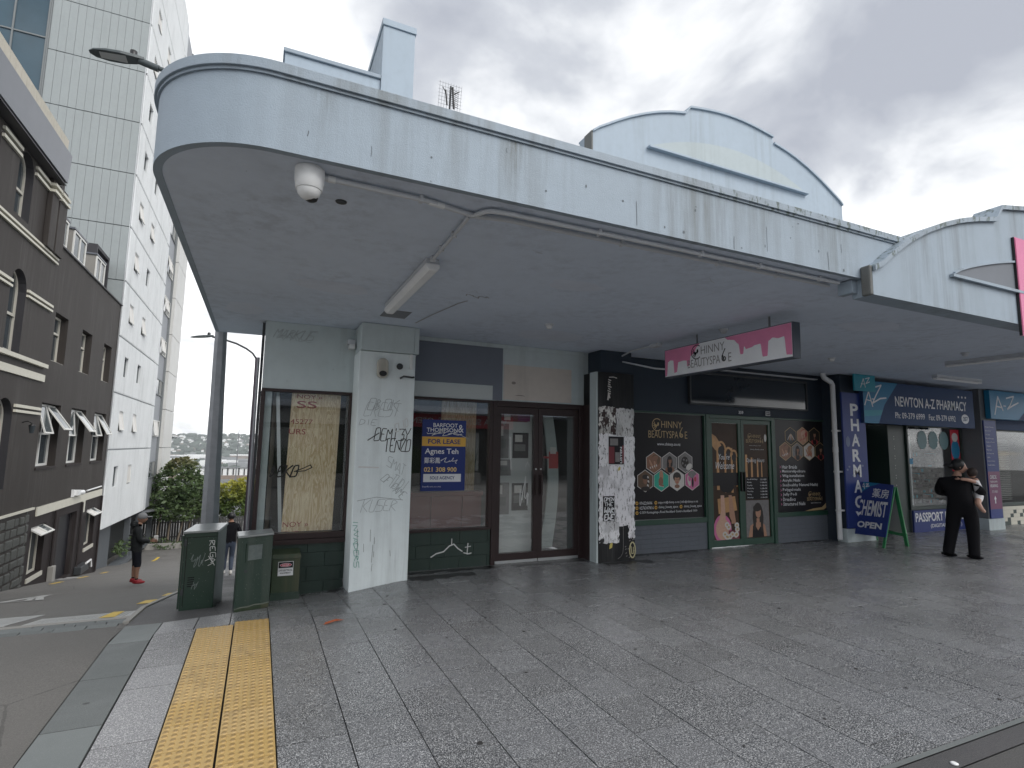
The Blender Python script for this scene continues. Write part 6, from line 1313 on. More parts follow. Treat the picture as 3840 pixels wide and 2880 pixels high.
for i, (a, b, c, d) in enumerate(low[:2]):
    wn_ = sash_frame(a+.02, b-.02, c+.02, d-.02, XR-.20, .07, 'framecream', tb, True); m = MB(); m.add([(XR-.18, a+.08, c+.09), (XR-.18, b-.08, c+.09), (XR-.18, b-.08, d-.08), (XR-.18, a+.08, d-.08)], [(0, 1, 2, 3)]); m.build('pane', 'interiordark', wn_)
    open_sash(wn_, a+.03, (a+b)/2-.02, d-.03, d-.45, XR-.10, 1.0, pane='whiteprint'); open_sash(wn_, (a+b)/2+.02, b-.03, d-.03, d-.45, XR-.10, 1.0, pane='sashpane'); MB().box(XR-.2, a-.03, c-.14, XR+.05, b+.03, c-.01).build('sill', 'framecream', wn_)
a, b, c, d = low[2]; dd = MB().box(XR-.25, a, c, XR-.18, b, d).build('door', 'doorblack', tb); m = MB(); fpoly(m, fXp(XR-.179), ellipse(23.95, -1.75, .12, .11, 9), 0, .004); m.build('door_sticker', 'greyprint', dd); MB().ball((XR-.15, 24.0, -2.95), .04).build('door_knob', 'alu', dd)
MB().box(XR-.02, 21.22, -.69, XR+.05, 28.75, -.43).build('lintel', 'creamtrim', tb); MB().box(XR+.002, 26.05, -1.12, XR+.05, 26.35, -.692).build('lintel_leg', 'creamtrim', tb)
for y in (22.95, 25.95, 28.78): MB().tube([(XR+.06, y, -.72), (XR+.06, y, gz(y)-.0)], .035, 8).build('drain_pipe', 'stuccolow', tb)
MB().box(XR+.011, 22.85, gz(22.9)-.1, XR+.18, 23.1, gz(22.9)+.42).build('pipe_footing', 'concrete', tb, bev=.02)
m = MB().box(XR+.02, 25.8, gz(26)+.02, XR+.25, 26.9, gz(26)+.30); bx = m.build('gas_meter', 'darksteel', tb, bev=.02); MB().tube([(XR+.3, 26.2, gz(26)+.36), (XR+.3, 26.8, gz(26)+.38), (XR+.3, 26.95, gz(26)+.1)], .04, 8).build('meter_pipe', 'whiteplastic', tb)
# eaves, dormers
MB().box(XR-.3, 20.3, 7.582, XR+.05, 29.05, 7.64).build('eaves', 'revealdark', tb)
m = MB(); m.prism([(XR-.15, 20.3, 7.64), (XR-1.2, 20.3, 8.75), (XR-2.5, 20.3, 8.75), (XR-2.5, 20.3, 7.64)], (0, 8.5, 0)); m.build('mansard_roof', 'fasciagrey', tb)
for (a, b) in ((20.6, 21.45), (22.05, 23.45), (24.80, 26.08)):
    m = MB(); m.box(XR-1.1, a, 7.645, XR-.08, b, 8.58); dm_ = m.build('dormer', flat('dormer cheek', (.24, .23, .21), .6), tb); MB().box(XR-1.1, a-.05, 8.582, XR-.02, b+.08, 8.64).build('dormer_roof', 'fasciagrey', dm_)
    m = MB(); m.framey(a+.02, b-.02, 7.68, 8.56, XR-.075, XR-.03, .06); m.box(XR-.075, (a+b)/2-.03, 7.74, XR-.03, (a+b)/2+.03, 8.5); m.build('window_frame', 'framewhite', dm_); m = MB(); m.add([(XR-.06, a+.08, 7.74), (XR-.06, b-.08, 7.74), (XR-.06, b-.08, 8.5), (XR-.06, a+.08, 8.5)], [(0, 1, 2, 3)]); m.build('pane', 'sashpane' if a < 24 else 'panefar', dm_)
m = MB(); m.framey(26.6, 28.6, 7.66, 9.55, XR-1.3, XR-.5, .14); m.box(XR-1.28, 26.74, 7.80, XR-1.2, 28.46, 9.41); m.build('dark_box_dormer', 'revealdark', tb); MB().ball((XR-.9, 27.6, 8.9), (.12, .12, .14)).build('globe_light', 'white', tb)
m = MB(); m.box(XR+.01, 24.6, -.36, XR+.20, 24.95, -.18); m.box(XR+.012, 24.55, -.41, XR+.1, 24.6, -.15); wcam = m.build('bullet_camera', 'whiteplastic'); tag(wcam, 'white bullet camera mounted above the black door on the dark terrace', 'camera'); MB().tube([(XR+.12, 24.95, -.28), (XR+.16, 25.35, -.30)], .09, 10).build('camera_body', 'whiteplastic', wcam)
for k, (y, z, lab) in enumerate(((19.1, 1.9, 'small black wall lantern on the terrace front near the arched window'), (25.55, 1.95, 'small black wall lantern between the lower windows of the terrace'))):
    x = XF if k == 0 else XR; lt = thing('wall_lantern', lab, 'lantern', (x, y, z)); MB().tube([(x, y, z+.16), (x+.12, y, z+.2), (x+.22, y, z+.14)], .015, 6).build('bracket', 'black', lt); MB().lathe([(.02, .13), (.09, .08), (.085, .07)], (x+.22, y, z), 6).build('lantern_cap', 'black', lt); MB().lathe([(.045, -.13), (.08, .07)], (x+.22, y, z), 6).build('lantern_glass', 'panefar', lt)
m = MB(); m.tube([(XR+.03, 26.5, -.33), (XR+.03, 28.6, -.31)], .03, 6); m.build('service_cable', 'whiteplastic', tb)
# rubble stone base
sb = MB().box(XF-.3, 12, -3.0, XF-.02, 20.4, -.45).build('stone_base', 'stone', tb); rr = random.Random(5)
z = -2.75
while z < -.55:
    y = 17.6+rr.uniform(-.3, 0); h = rr.uniform(.2, .34)
    while y < 20.35:
        w = rr.uniform(.28, .62); yb = min(y+w, 20.4)
        if z+h > gz(y): m = MB(); pts = [(XF-.02, y+.02, z+.02), (XF-.02, yb-.02, z+rr.uniform(.0, .05)), (XF-.02, yb-.02, z+h-rr.uniform(.02, .06)), (XF-.02, y+.02+rr.uniform(0, .05), z+h-.03)]; m.prism(pts, (rr.uniform(.03, .06), 0, 0)); m.build('stone', 'stone', sb, bev=.03)
        y += w
    z += h
MB().box(-9, 11.9, -2.9, -5.93, 12, 10).build('end_wall', 'stucco', tb)
# ================================================================== tower
tg = thing('apartment_tower', 'tall pale grey panelled apartment tower with small open windows behind the terrace', 'building', (-9, 33, -4))
TX, TYF = -5.95, 28.95
FL = [-2.3, 1.22, 3.735, 6.24, 8.745, 11.25, 13.755, 16.26, 18.77, 21.27, 23.78, 26.3, 28.8]
MB().box(-14.5, TYF+.12, -2.2, TX-.35, 46, 28.8).build('core', 'joint', tg)
pw_ = (9.60-5.99)/12; 
for r in range(4, 12):
    z0, z1 = FL[r]+.018, FL[r+1]-.018
    pm = MB().box(.0045, 0, 0, pw_-.0045, .06, z1-z0).mesh('wall_panel'); pm.materials.append(M['panel'])
    for k in range(12):
        o = reg(bpy.data.objects.new('wall_panel', pm)); attach(o, tg); o.location = (-9.60+k*pw_, TYF+random.uniform(-.004, .004), z0)
MB().box(-9.6, TYF, -2.2, -5.99, TYF+.06, FL[4]-.02).build('wall_panel', 'panel', tg)
MB().box(-5.988, TYF-.02, -2.25, -5.955, TYF+.1, 28.8).build('corner_trim', 'alu', tg)
MB().box(-9.66, TYF-.03, 5, -9.605, TYF+.2, 28.8).build('corner_trim', 'joint', tg)
# curtain wall
cw = MB()
for x in (-9.70, -10.87, -12.05, -13.3): cw.box(x-.03, TYF-.02, 8, x+.03, TYF+.12, 28.8)
for z in (19.25, 21.2, 16.7, 14.2, 23.7): 
    for (a, b) in ((-10.84, -9.73), (-12.02, -10.9), (-13.27, -12.08)): cw.box(a, TYF-.015, z-.03, b, TYF+.1, z+.03)
cw = cw.build('window', 'joint', tg)
for (a, b) in ((-10.84, -9.73), (-12.02, -10.9), (-13.27, -12.08)):
    for (z0, z1) in ((8, 14.17), (14.23, 16.67), (16.73, 19.22), (19.28, 21.17), (21.23, 23.67), (23.73, 28.7)): MB().box(a, TYF+.04, z0, b, TYF+.06, z1).build('pane', 'glassblue', cw)
MB().box(-13.2, TYF+.062, 19.6, -9.75, TYF+.1, 20.2).build('blind_band', 'whiteprint', cw)
# ribbed side wall with windows
winA = [(30.22, 31.14, FL[k]+1.80-.03, FL[k]+2.72-.03) for k in range(1, 11)]; winA = [(30.22, 31.14, z-.93, z) for z in (.45, 2.965, 5.48, 8.0, 10.54, 13.04, 15.58, 18.1, 20.6, 23.14)]
winB = [(33.2, 34.12, z-.95, z) for z in (.42, 2.97, 5.51, 8.02, 10.63, 13.12, 15.65, 18.15, 20.7, 23.26)]
sw = wall_with_holes('wall', TX, 28.96, 39.3, -2.17, -2.40, 28.8, winA+winB, 'rib', .16, tg)
m = MB()       # standing ribs, broken at the windows and floor joints
for k in range(60):
    y = 29.08+k*.155; segs = [(FL[r]+.05, FL[r+1]-.05) for r in range(0, 12)]
    for (a, b) in segs:
        if a < -2.2: a = -2.16-.022*(y-28.96)
        cuts = [w for w in winA+winB if w[0]-.03 < y < w[1]+.03 and w[2] < b and w[3] > a]
        for (c, d) in ([(a, b)] if not cuts else [(a, cuts[0][2]), (cuts[0][3], b)]):
            if d-c > .05: m.box(TX+.001, y-.03, c, TX+.045, y+.03, d)
m.build('cladding_rib', 'rib', tg)['kind'] = 'stuff'
m = MB()
for z in FL[1:12]: m.box(TX+.001, 28.96, z-.022, TX+.012, 39.3, z+.022)
m.build('floor_joint', 'joint', tg)
opA = {3: .5, 7: .5, 2: 0, 1: .5, 5: .45}; rnd = random.Random(3)
def tower_win(y0, y1, z0, z1, ang, mul_=False, x=TX):
    w = MB(); w.framey(y0, y1, z0, z1, x-.12, x-.07, .05)
    if mul_: w.box(x-.12, (y0+y1)/2-.03, z0+.05, x-.07, (y0+y1)/2+.03, z1-.05)
    w = w.build('window', 'framewhite' if ang else 'joint', tg); m = MB(); m.add([(x-.10, y0+.05, z0+.05), (x-.10, y1-.05, z0+.05), (x-.10, y1-.05, z1-.05), (x-.10, y0+.05, z1-.05)], [(0, 1, 2, 3)]); m.build('pane', 'panefar', w)
    if ang: open_sash(w, y0+.04, ((y0+y1)/2 if mul_ else y1-.04), z1-.04, z0+.05, x-.05, ang, w=.045, pane='whiteprint')
aA = [0, .17, 0, .15, .16, .18, 0, 0, .12, .1]; aB = [.06, .16, 0, .17, 0, .16, 0, .12, 0, .1]
for k in range(10): tower_win(*winA[k], aA[k]); tower_win(*winB[k], aB[k])
m = MB().box(TX-.5, 39.302, -2.4, TX-.10, 42.0, 28.8); m.build('recess_wall', 'recess', tg)
for k, z in enumerate((.38, 2.93, 5.5, 8.1, 10.75, 13.3, 15.8)): tower_win(39.35, 41.95, z-1.0, z, (.0, .14, .0, .16, .16, .15, 0)[k], True, TX+.03)
MB().box(TX-.5, 42.005, -2.4, TX-.02, 42.4, 28.8).build('slot', 'joint', tg)
for r in range(0, 12):
    for (a, b) in ((42.42, 44.4), (44.42, 46.4)): MB().box(TX-.3, a, FL[r]+.02-(.1 if r == 0 else 0), TX+.16, b, FL[r+1]-.02).build('fin_panel', 'fin', tg)
# recessed ground floor, entrance canopy and steps
MB().box(-9, 29.1, -6, -6.35, 33.0, -2.25).build('base_wall', 'basegrey', tg); MB().box(-9, 33.05, -6.5, -7.2, 46, -2.45).build('base_wall', 'interiordark', tg)
MB().box(-6.4, 33.2, gz(34)-.2, -5.9, 41, gz(41)+.55).build('planter_wall', 'basegrey', tg)
for y in (35.5, 38.5, 42.3): MB().box(-6.25, y, -7, -6.0, y+.25, -2.45).build('column', 'basegrey', tg)
MB().hexa([(-6.3, 40.5, -2.75), (-4.6, 42.5, -2.7), (-4.6, 43.5, -2.7), (-6.3, 43.5, -2.75), (-6.3, 40.5, -2.62), (-4.6, 42.5, -2.57), (-4.6, 43.5, -2.57), (-6.3, 43.5, -2.62)]).build('entrance_canopy', 'steel', tg)
m = MB(); m.framey(33.6, 35.0, gz(34)+.3, -3.0, -7.15, -7.05, .06); m.build('door_frame', 'steel', tg)
m = MB(); rr = random.Random(9)
# ================================================================== trees, fence, distance
def leaves(mb, blobs, n, size, rr, mi=0):
    tot = sum(b[3]*b[4]*b[5] for b in blobs)
    for (cx, cy, cz, rx, ry, rz) in blobs:
        for k in range(int(n*rx*ry*rz/tot)):
            while True:
                p = Vector((rr.uniform(-1, 1), rr.uniform(-1, 1), rr.uniform(-1, 1)))
                if .25 < p.length < 1: break
            if p.length < .7 and rr.random() < .6: p = p.normalized()*rr.uniform(.75, 1.05)
            q = Vector((cx+p.x*rx, cy+p.y*ry, cz+p.z*rz)); q += Vector((mnoise.noise(q*1.3), mnoise.noise(q*1.3+Vector((7, 1, 3))), mnoise.noise(q*1.3+Vector((2, 9, 4)))))*.28
            a = Vector((rr.gauss(0, 1), rr.gauss(0, 1), rr.gauss(0, .6))).normalized(); b = a.cross(Vector((rr.gauss(0, 1), rr.gauss(0, 1), rr.gauss(0, 1)))).normalized(); s = size*rr.uniform(.6, 1.3)
            mb.add([q-a*s, q+b*s*.45, q+a*s, q-b*s*.45], [(0, 1, 2, 3)], mi)
def tree(name, label, base, trunks, blobs, n, size, mat, seed):
    rr = random.Random(seed); t = thing(name, label, 'tree', base); m = MB()
    for (a, b) in trunks:
        a, b = Vector(a), Vector(b); md = (a+b)/2+Vector((rr.uniform(-.15, .15), 0, 0)); m.tube([a, md, b], [.075, .055, .03], 7)
        for k in range(3): e = b+Vector((rr.uniform(-.8, .8), rr.uniform(-.6, .6), rr.uniform(.3, 1.4))); m.tube([md.lerp(b, .5+.2*k), e], [.03, .012], 5)
    m.build('trunk', 'bark', t); m = MB(); leaves(m, blobs, n, size, rr); m.build('crown', mat, t)
g42 = gz(42)
tree('broadleaf_tree', 'dense dark green tree with reddish top beside the tower at the lane end', (-4.3, 42, g42), [((-5.0, 42, g42), (-4.7, 42, -2.4)), ((-4.5, 42, g42), (-4.2, 42, -2.4)), ((-3.9, 42.2, g42), (-3.5, 42, -2.4)), ((-5.6, 42, g42), (-5.4, 42, -2.6))],
     [(-4.6, 42, -1.0, 1.35, 1.3, 1.55), (-3.7, 42, -1.7, 1.05, 1.1, 1.35), (-5.2, 42, -2.2, 1.3, 1.2, 1.2), (-4.3, 42, -2.6, 1.7, 1.2, .9), (-4.5, 42.3, .05, .85, .8, .6), (-3.2, 42.2, -2.5, .8, .8, .9)], 5200, .15, 'leafdark', 1)
tree('lime_shrub_tree', 'bright yellow-green bushy tree behind the fence between pole and shop', (-1.4, 45.5, gz(45)), [((-1.6, 45.5, gz(45)), (-1.5, 45.5, -2.6)), ((-.9, 45.5, gz(45)), (-.8, 45.5, -2.6))],
     [(-1.6, 45.5, -2.1, 1.15, 1.1, 1.05), (-.6, 45.5, -1.9, 1.1, 1.1, 1.0), (-2.3, 45.6, -2.7, .9, .9, .9), (-1.1, 45.2, -3.0, 1.9, 1.0, .8), (.4, 45.5, -2.2, .9, .9, 1.1)], 4600, .14, 'leaflime', 2)
tree('broadleaf_tree', 'dark green low tree behind the fence left of the lane', (-7.5, 46, gz(46)), [((-7.2, 46, gz(46)), (-7.0, 46, -3))], [(-7.0, 46, -2.6, 1.6, 1.3, 1.5), (-2.9, 46.5, -3.4, 1.2, .8, .9)], 2600, .15, 'leafdark', 3)
fn = thing('paling_fence', 'dark weathered paling fence closing the end of the lane', 'fence', (-4, 44, gz(44)))
pm = MB().box(0, 0, 0, .125, .02, 1.75).mesh('fence_pale'); pm.materials.append(M['fencewood'])
for k in range(72): o = reg(bpy.data.objects.new('fence_pale', pm)); attach(o, fn); o.location = (-10+.15*k, 44+.001*(k % 3), gz(44)-.12+random.uniform(-.03, .03)); o.rotation_euler = (0, random.uniform(-.012, .012), 0)
for z in (.35, 1.3): MB().box(-10, 44.03, gz(44)+z, .8, 44.09, gz(44)+z+.08).build('fence_rail', 'fencewood', fn)
MB().box(-8.5, 41.0, gz(41)-.1, -3.0, 41.25, gz(41)+.28).build('far_kerb', 'concrete')['kind'] = 'structure'
m = MB(); leaves(m, [(-4.2, 40.9, gz(41)+.1, 1.6, .3, .22), (-6.5, 41.6, gz(41)+.35, 2, .3, .3)], 700, .09, random.Random(6)); v_ = m.build('ground_cover', 'leafdark'); v_['kind'] = 'stuff'
m = MB(); leaves(m, [(-6.15, 35.2, gz(35)+.75, .25, 1.6, .3)], 300, .09, random.Random(8)); m.build('ground_cover', 'leafdark')['kind'] = 'stuff'
terr = sheet('terrain', [-900, -400, -150, -60, -20, 20, 150, 700], [44.5, 60, 90, 140, 220, 500, 1000, 1650], lambda x, y: (-6 if y < 50 else -8 if y < 70 else -14 if y < 100 else -24 if y < 150 else -31), 'terrain')
hb = MB(); nx, ny = 90, 14; vs = []
for j in range(ny):
    for i in range(nx):
        x = -1100+1700*i/(nx-1); t = j/(ny-1); y = 1420+520*t
        h = -31+(48+7*mnoise.noise(Vector((x*.004, 1.3, 0)))+3.5*mnoise.noise(Vector((x*.02, 3.3, 0))))*min(1, t*1.6)**.8+2.2*mnoise.noise(Vector((x*.05, y*.05, 0))); vs.append((x, y, h))
hb.add(vs, [(j*nx+i, j*nx+i+1, (j+1)*nx+i+1, (j+1)*nx+i) for j in range(ny-1) for i in range(nx-1)], 0, True); hl = hb.build('hills', 'hill'); hl['kind'] = 'structure'
def hz(x, y): t = (y-1420)/520; return -31+(48+7*mnoise.noise(Vector((x*.004, 1.3, 0)))+3.5*mnoise.noise(Vector((x*.02, 3.3, 0))))*min(1, t*1.6)**.8
rr = random.Random(12); m = MB()
for k in range(520):
    x = rr.uniform(-760, 60); y = rr.uniform(1440, 1760); z = hz(x, y); w, d, h = rr.uniform(4, 11), 8, rr.uniform(3, 6.5); mi = rr.choice([0, 0, 0, 1, 2])
    m.box(x-w/2, y-d/2, z-2, x+w/2, y+d/2, z+h*.7, mi); m.prism([(x-w/2, y-d/2, z+h*.7), (x+w/2, y-d/2, z+h*.7), (x, y-d/2, z+h*1.15)], (0, d, 0), rr.choice([1, 2, 0]))
m.build('hillside_house', ['citywhite', 'citygrey', 'citytan'])['kind'] = 'stuff'
m = MB()
for k in range(600):
    x = rr.uniform(-760, 60); y = rr.uniform(1430, 1780); z = hz(x, y); r = rr.uniform(4, 10); m.ball((x, y, z+r*.3), (r, r*.7, r*.7), 0, 6, 4)
m.build('hillside_trees', 'hill')['kind'] = 'stuff'
m = MB()
for k in range(420):
    y = rr.uniform(260, 1380); x = y*rr.uniform(-.52, .08); w = rr.uniform(8, 40)*(y/700)**.4; h = rr.uniform(4, 10); mi = rr.choice([0, 0, 0, 1, 1, 2]); m.box(x-w/2, y, -32, x+w/2, y+14, -31+h, mi)
m.build('city_block', ['citywhite', 'citygrey', 'citytan'])['kind'] = 'stuff'
m = MB()
for k in range(300):
    y = rr.uniform(230, 1300); x = y*rr.uniform(-.52, .08); r = rr.uniform(3, 7); m.ball((x, y, -29), (r*1.5, r, r), 0, 6, 4)
m.build('city_trees', 'hill')['kind'] = 'stuff'
# a few nearer white buildings, each a thing
for k, (px_, Y, w, zt, h, lab) in enumerate(((-28, 300, 34, -17, 14, 'long white flat roofed warehouse right of the far pole'), (-62, 330, 44, -21, 10, 'low white warehouse left of the galvanised pole'), (-14, 250, 22, -15.5, 16, 'white office block with dark window bands near the shop corner'), (-90, 420, 46, -24, 9, 'pale grey warehouse left in the far valley'))):
    b = thing('far_warehouse', lab, 'building', (px_, Y, -31)); MB().box(px_-w/2, Y, -32, px_+w/2, Y+18, zt-.6).build('wall', 'citywhite', b); MB().box(px_-w/2-.5, Y-.5, zt-.598, px_+w/2+.5, Y+18.5, zt).build('roof', 'citygrey' if k % 2 else 'citywhite', b)
    for r in range(3):
        z = zt-2.2-r*3.2
        for q in range(int(w/3.2)): x = px_-w/2+1.2+q*3.1; MB().box(x, Y-.12, z-1.3, x+2.2, Y-.01, z).build('window', 'citygrey' if k % 2 else 'panefar', b)
vd = thing('motorway_barrier', 'pale motorway barrier wall with dark gaps beyond the lime tree', 'barrier', (-3, 90, -9))
MB().box(-30, 90, -3.6, 12, 90.3, -3.05).build('base_rail', 'citytan', vd); MB().box(-30, 90.1, -3.05, 12, 90.4, -2.0).build('screen', 'citywhite', vd); MB().box(-30, 89.95, -2.0, 12, 90.45, -1.86).build('top_rail', 'citygrey', vd); MB().box(-30, 89.9, -12, 12, 91, -3.6).build('wall', 'citygrey', vd)
for k in range(44): MB().box(-22+k*.72, 89.98, -3.0, -22+k*.72+.14, 90.09, -2.1+.2*(k % 2)).build('post', 'revealdark', vd)
for (x, y, zt, zb, r, lab, lean) in ((-2.1, 66, 3.0, -8, .07, 'thin pale light mast standing far beyond the lime tree', 0), (-.78, 70, -.3, -8, .08, 'short dark leaning post beyond the lime tree by the shop edge', .5)):
    q = thing('light_mast', lab, 'mast', (x, y, zb)); MB().tube([(x-lean, y, zb), (x, y, zt)], [r*1.5, r*.5], 6).build('pole', 'steel' if lean == 0 else 'darksteel', q)
# aerial on the shop roof
an = thing('tv_aerial', 'thin rooftop television aerial with grid reflector above the canopy', 'aerial', (2.46, 8, 5.9))
MB().tube([(2.42, 8, 5.9), (2.46, 8, 7.42)], .016, 6).build('mast', 'darksteel', an)
m = MB()
for k in range(9): x = 2.27+.046*k; m.tube([(x, 8.06, 6.98), (x+.03, 8.06, 7.52)], .0028, 4)
for k in range(9): z = 7.0+.062*k; m.tube([(2.27, 8.06, z), (2.67, 8.06, z-.01)], .0028, 4)
m.build('reflector', 'steel', an)
m = MB()
for k in range(9): z = 7.04+.034*k; m.tube([(2.40, 7.9, z), (2.58, 7.96, z+.01)], .005, 4)
m.tube([(2.39, 7.95, 7.05), (2.36, 7.95, 7.3)], .014, 5); m.tube([(2.5, 7.93, 7.0), (2.47, 7.93, 7.36)], .018, 5); m.tube([(2.36, 7.95, 7.26), (2.31, 7.95, 7.34)], .008, 4); m.tube([(2.5, 7.95, 7.26), (2.59, 7.95, 7.33)], .008, 4); m.build('dipole', 'black', an)

# ================================================================== other side of the street (seen in the window reflections)
op = thing('superette_building', 'white shop row with red superette sign across the street, seen reflected in the windows', 'building', (8, -14.5, 0))
MB().box(-6, -18, 0, 26, -14.6, 3.3).build('wall', 'interiordark', op); MB().box(-6, -18, 3.3, 26, -14.4, 4.7).build('upper_wall', 'fascia2', op); MB().box(-6, -14.38, 3.32, 26, -12.2, 3.6).build('verandah', 'soffit', op); MB().box(-6, -14.05, 2.62, 7.0, -13.95, 3.3).build('verandah_fascia', 'boxwhite', op)
for k in range(7): x = -4+k*4.2; MB().box(x-.1, -14.62, .3, x+2.6, -14.58, 2.4).build('shop_window', 'interiorlight' if k % 2 else 'greyprint', op)
MB().box(6.9, -14.05, 2.62, 13, -13.95, 3.32).build('sign_board', 'redsign', op)
m = MB(); FB = lambda u, v, d=0: (u, -13.95+d, v); text_into(m, 'WINA SUPERETTE', lambda u, v, d=0: FB(12.6-u, v, d), 0, 4.0, 2.80, 3.14, 0, .004, off=.02); text_into(m, 'OPEN', lambda u, v, d=0: FB(8.35-u, v, d), 0, 1.2, 2.82, 3.12, 0, .004, off=.02); m.build('lettering', 'signwhite', op)
pb = thing('street_planter', 'long planter of strappy green leaves across the street, seen only in reflections', 'planter', (3, -9, 0)); MB().box(-3, -9.6, -.02, 9, -8.6, .45).build('planter_box', 'concrete', pb); m = MB(); rr = random.Random(2)
for k in range(900):
    x, y = rr.uniform(-2.8, 8.8), rr.uniform(-9.4, -8.8); h = rr.uniform(.6, 1.3); dx, dy = rr.uniform(-.5, .5), rr.uniform(-.4, .4); m.add([(x-.03, y, .45), (x+.03, y, .45), (x+dx*.5+.02, y+dy*.5, .45+h*.7), (x+dx, y+dy, .45+h), (x+dx*.5-.02, y+dy*.5, .45+h*.7)], [(0, 1, 2, 3, 4)])
m.build('foliage', 'leafplant', pb)
# ================================================================== people
def skin_body(joints, bones, root, sub=2):
    """joints: name -> (x, y, z, r); one continuous surface grown round the bones"""
    names = list(joints); idx = {n: i for i, n in enumerate(names)}
    me = bpy.data.meshes.new('figure'); me.from_pydata([joints[n][:3] for n in names], [(idx[a], idx[b]) for a, b in bones], []); o = bpy.data.objects.new('figure', me); COL.objects.link(o)
    mod = o.modifiers.new('skin', 'SKIN'); mod.use_smooth_shade = True
    lay = me.skin_vertices[0].data if len(me.skin_vertices) else None
    for n in names:
        r = joints[n][3]; r = r if isinstance(r, tuple) else (r, r); lay[idx[n]].radius = r; lay[idx[n]].use_root = (n == root)
    s = o.modifiers.new('sub', 'SUBSURF'); s.levels = sub; s.render_levels = sub
    dg = bpy.context.evaluated_depsgraph_get(); dg.update(); res = bpy.data.meshes.new_from_object(o.evaluated_get(dg)); bpy.data.objects.remove(o); return res
def place(res, T): res.transform(T); return res
def finish(res, name, mats, matfn, parent):
    for k in mats: res.materials.append(M[k])
    for p in res.polygons: p.material_index = matfn(p.center); p.use_smooth = True
    o = reg(bpy.data.objects.new(name, res)); return attach(o, parent)
def head_mb(c, r, face, mb, skin=0, eye=1, lip=2):
    """head with nose, ears, eyes and mouth; face = unit vector the face looks along"""
    c = Vector(c); f = Vector(face).normalized(); s = f.cross(Vector((0, 0, 1))).normalized(); n, m_ = 18, 12; vs = []; fs = []
    for i in range(m_+1):
        p = math.pi*i/m_
        for k in range(n):
            t = 2*math.pi*k/n; x, y, z = math.sin(p)*math.cos(t), math.sin(p)*math.sin(t), math.cos(p)
            fx = x*.98 if x > 0 else x*1.06
            if z < -.1: fx = fx*(1-.16*(-z)) + (.10 if x > .3 else 0); y = y*(1-.30*(-z))
            if x > .85 and -.35 < z < .15: fx += .10
            vs.append(c+r*(f*fx+s*y*.80+Vector((0, 0, z*1.22))))
    for i in range(m_):
        for k in range(n): fs.append((i*n+k, (i+1)*n+k, (i+1)*n+(k+1) % n, i*n+(k+1) % n))
    mb.add(vs, fs, skin, True); P = lambda a, b, d: c+r*(f*a+s*b+Vector((0, 0, d)))
    mb.add([P(.92, 0, .12), P(.90, -.14, -.30), P(1.22, 0, -.26), P(.90, .14, -.30), P(.92, 0, -.36)], [(0, 1, 2), (0, 2, 3), (1, 4, 2), (4, 3, 2)], skin, True)
    for b in (-1, 1):
        mb.ball(P(.86, .34*b, .02), r*.10, eye, 8, 5); mb.ball(P(-.02, .82*b, -.08), (r*.16, r*.12, r*.26), skin, 8, 6)
        mb.add([P(.93, .18*b, .20), P(.80, .50*b, .19), P(.80, .50*b, .25), P(.94, .18*b, .26)], [(0, 1, 2, 3)], eye)
    mb.add([P(.95, -.24, -.62), P(1.0, 0, -.67), P(.95, .24, -.62), P(.99, 0, -.55)], [(0, 1, 2, 3)], lip)
def fingers(mb, wrist, dirv, side, L, mi=0, curl=.5):
    d = Vector(dirv).normalized(); s = Vector(side).normalized(); u = s.cross(d).normalized(); w = Vector(wrist)
    pv = [w-s*L*.13, w+s*L*.13, w+s*L*.2+d*L*.5, w-s*L*.2+d*L*.5]; e = u*L*.07; mb.hexa([p-e for p in pv]+[p+e for p in pv], mi)
    for k, (q, ln) in enumerate(((-.16, .42), (-.055, .5), (.055, .47), (.16, .36))):
        a = w+s*L*q+d*L*.48; b = a+(d*math.cos(curl*.6)-u*math.sin(curl*.6))*L*ln*.55; c = b+(d*math.cos(curl*1.7)-u*math.sin(curl*1.7))*L*ln*.45; mb.tube([a, b, c], [L*.052, L*.047, L*.035], 6, mi)
    a = w+s*L*.15+d*L*.14; b = a+(s*.75+d*.65)*L*.22; c = b+(s*.25+d*.95-u*.2)*L*.2; mb.tube([a, b, c], [L*.06, L*.052, L*.04], 6, mi)
# --- woman with a baby, seen from behind, head turned right.  Local frame: she faces +Y; x to the right.
wp = (10.14, 5.12, 0); wo = thing('person', 'woman in loose black suit seen from behind holding a baby by the pharmacy', 'person', wp); T = Matrix.Translation(Vector(wp)) @ Matrix.Rotation(math.radians(-68), 4, 'Z')
J = {'pel': (.06, 0, .80, (.185, .135)), 'waist': (.03, .0, .95, (.19, .14)), 'chest': (0, .01, 1.11, (.205, .14)), 'neckb': (.02, .02, 1.25, (.10, .08)), 'neck': (.03, .035, 1.31, .052), 'nt': (.04, .05, 1.345, .048),
     'shL': (-.18, .01, 1.18, .076), 'elL': (-.245, .07, 1.0, .064), 'wrL': (-.05, .24, .98, .055), 'shR': (.185, .01, 1.17, .076), 'elR': (.325, .06, 1.02, .066), 'wrR': (.24, .26, .99, .055),
     'hipL': (-.04, 0, .72, .125), 'knL': (-.09, .01, .42, .092), 'anL': (-.15, -.01, .10, .082), 'hemL': (-.155, -.01, .035, .086), 'hipR': (.155, 0, .72, .118), 'knR': (.17, .015, .42, .090), 'anR': (.165, .0, .10, .078), 'hemR': (.165, .0, .035, .088)}
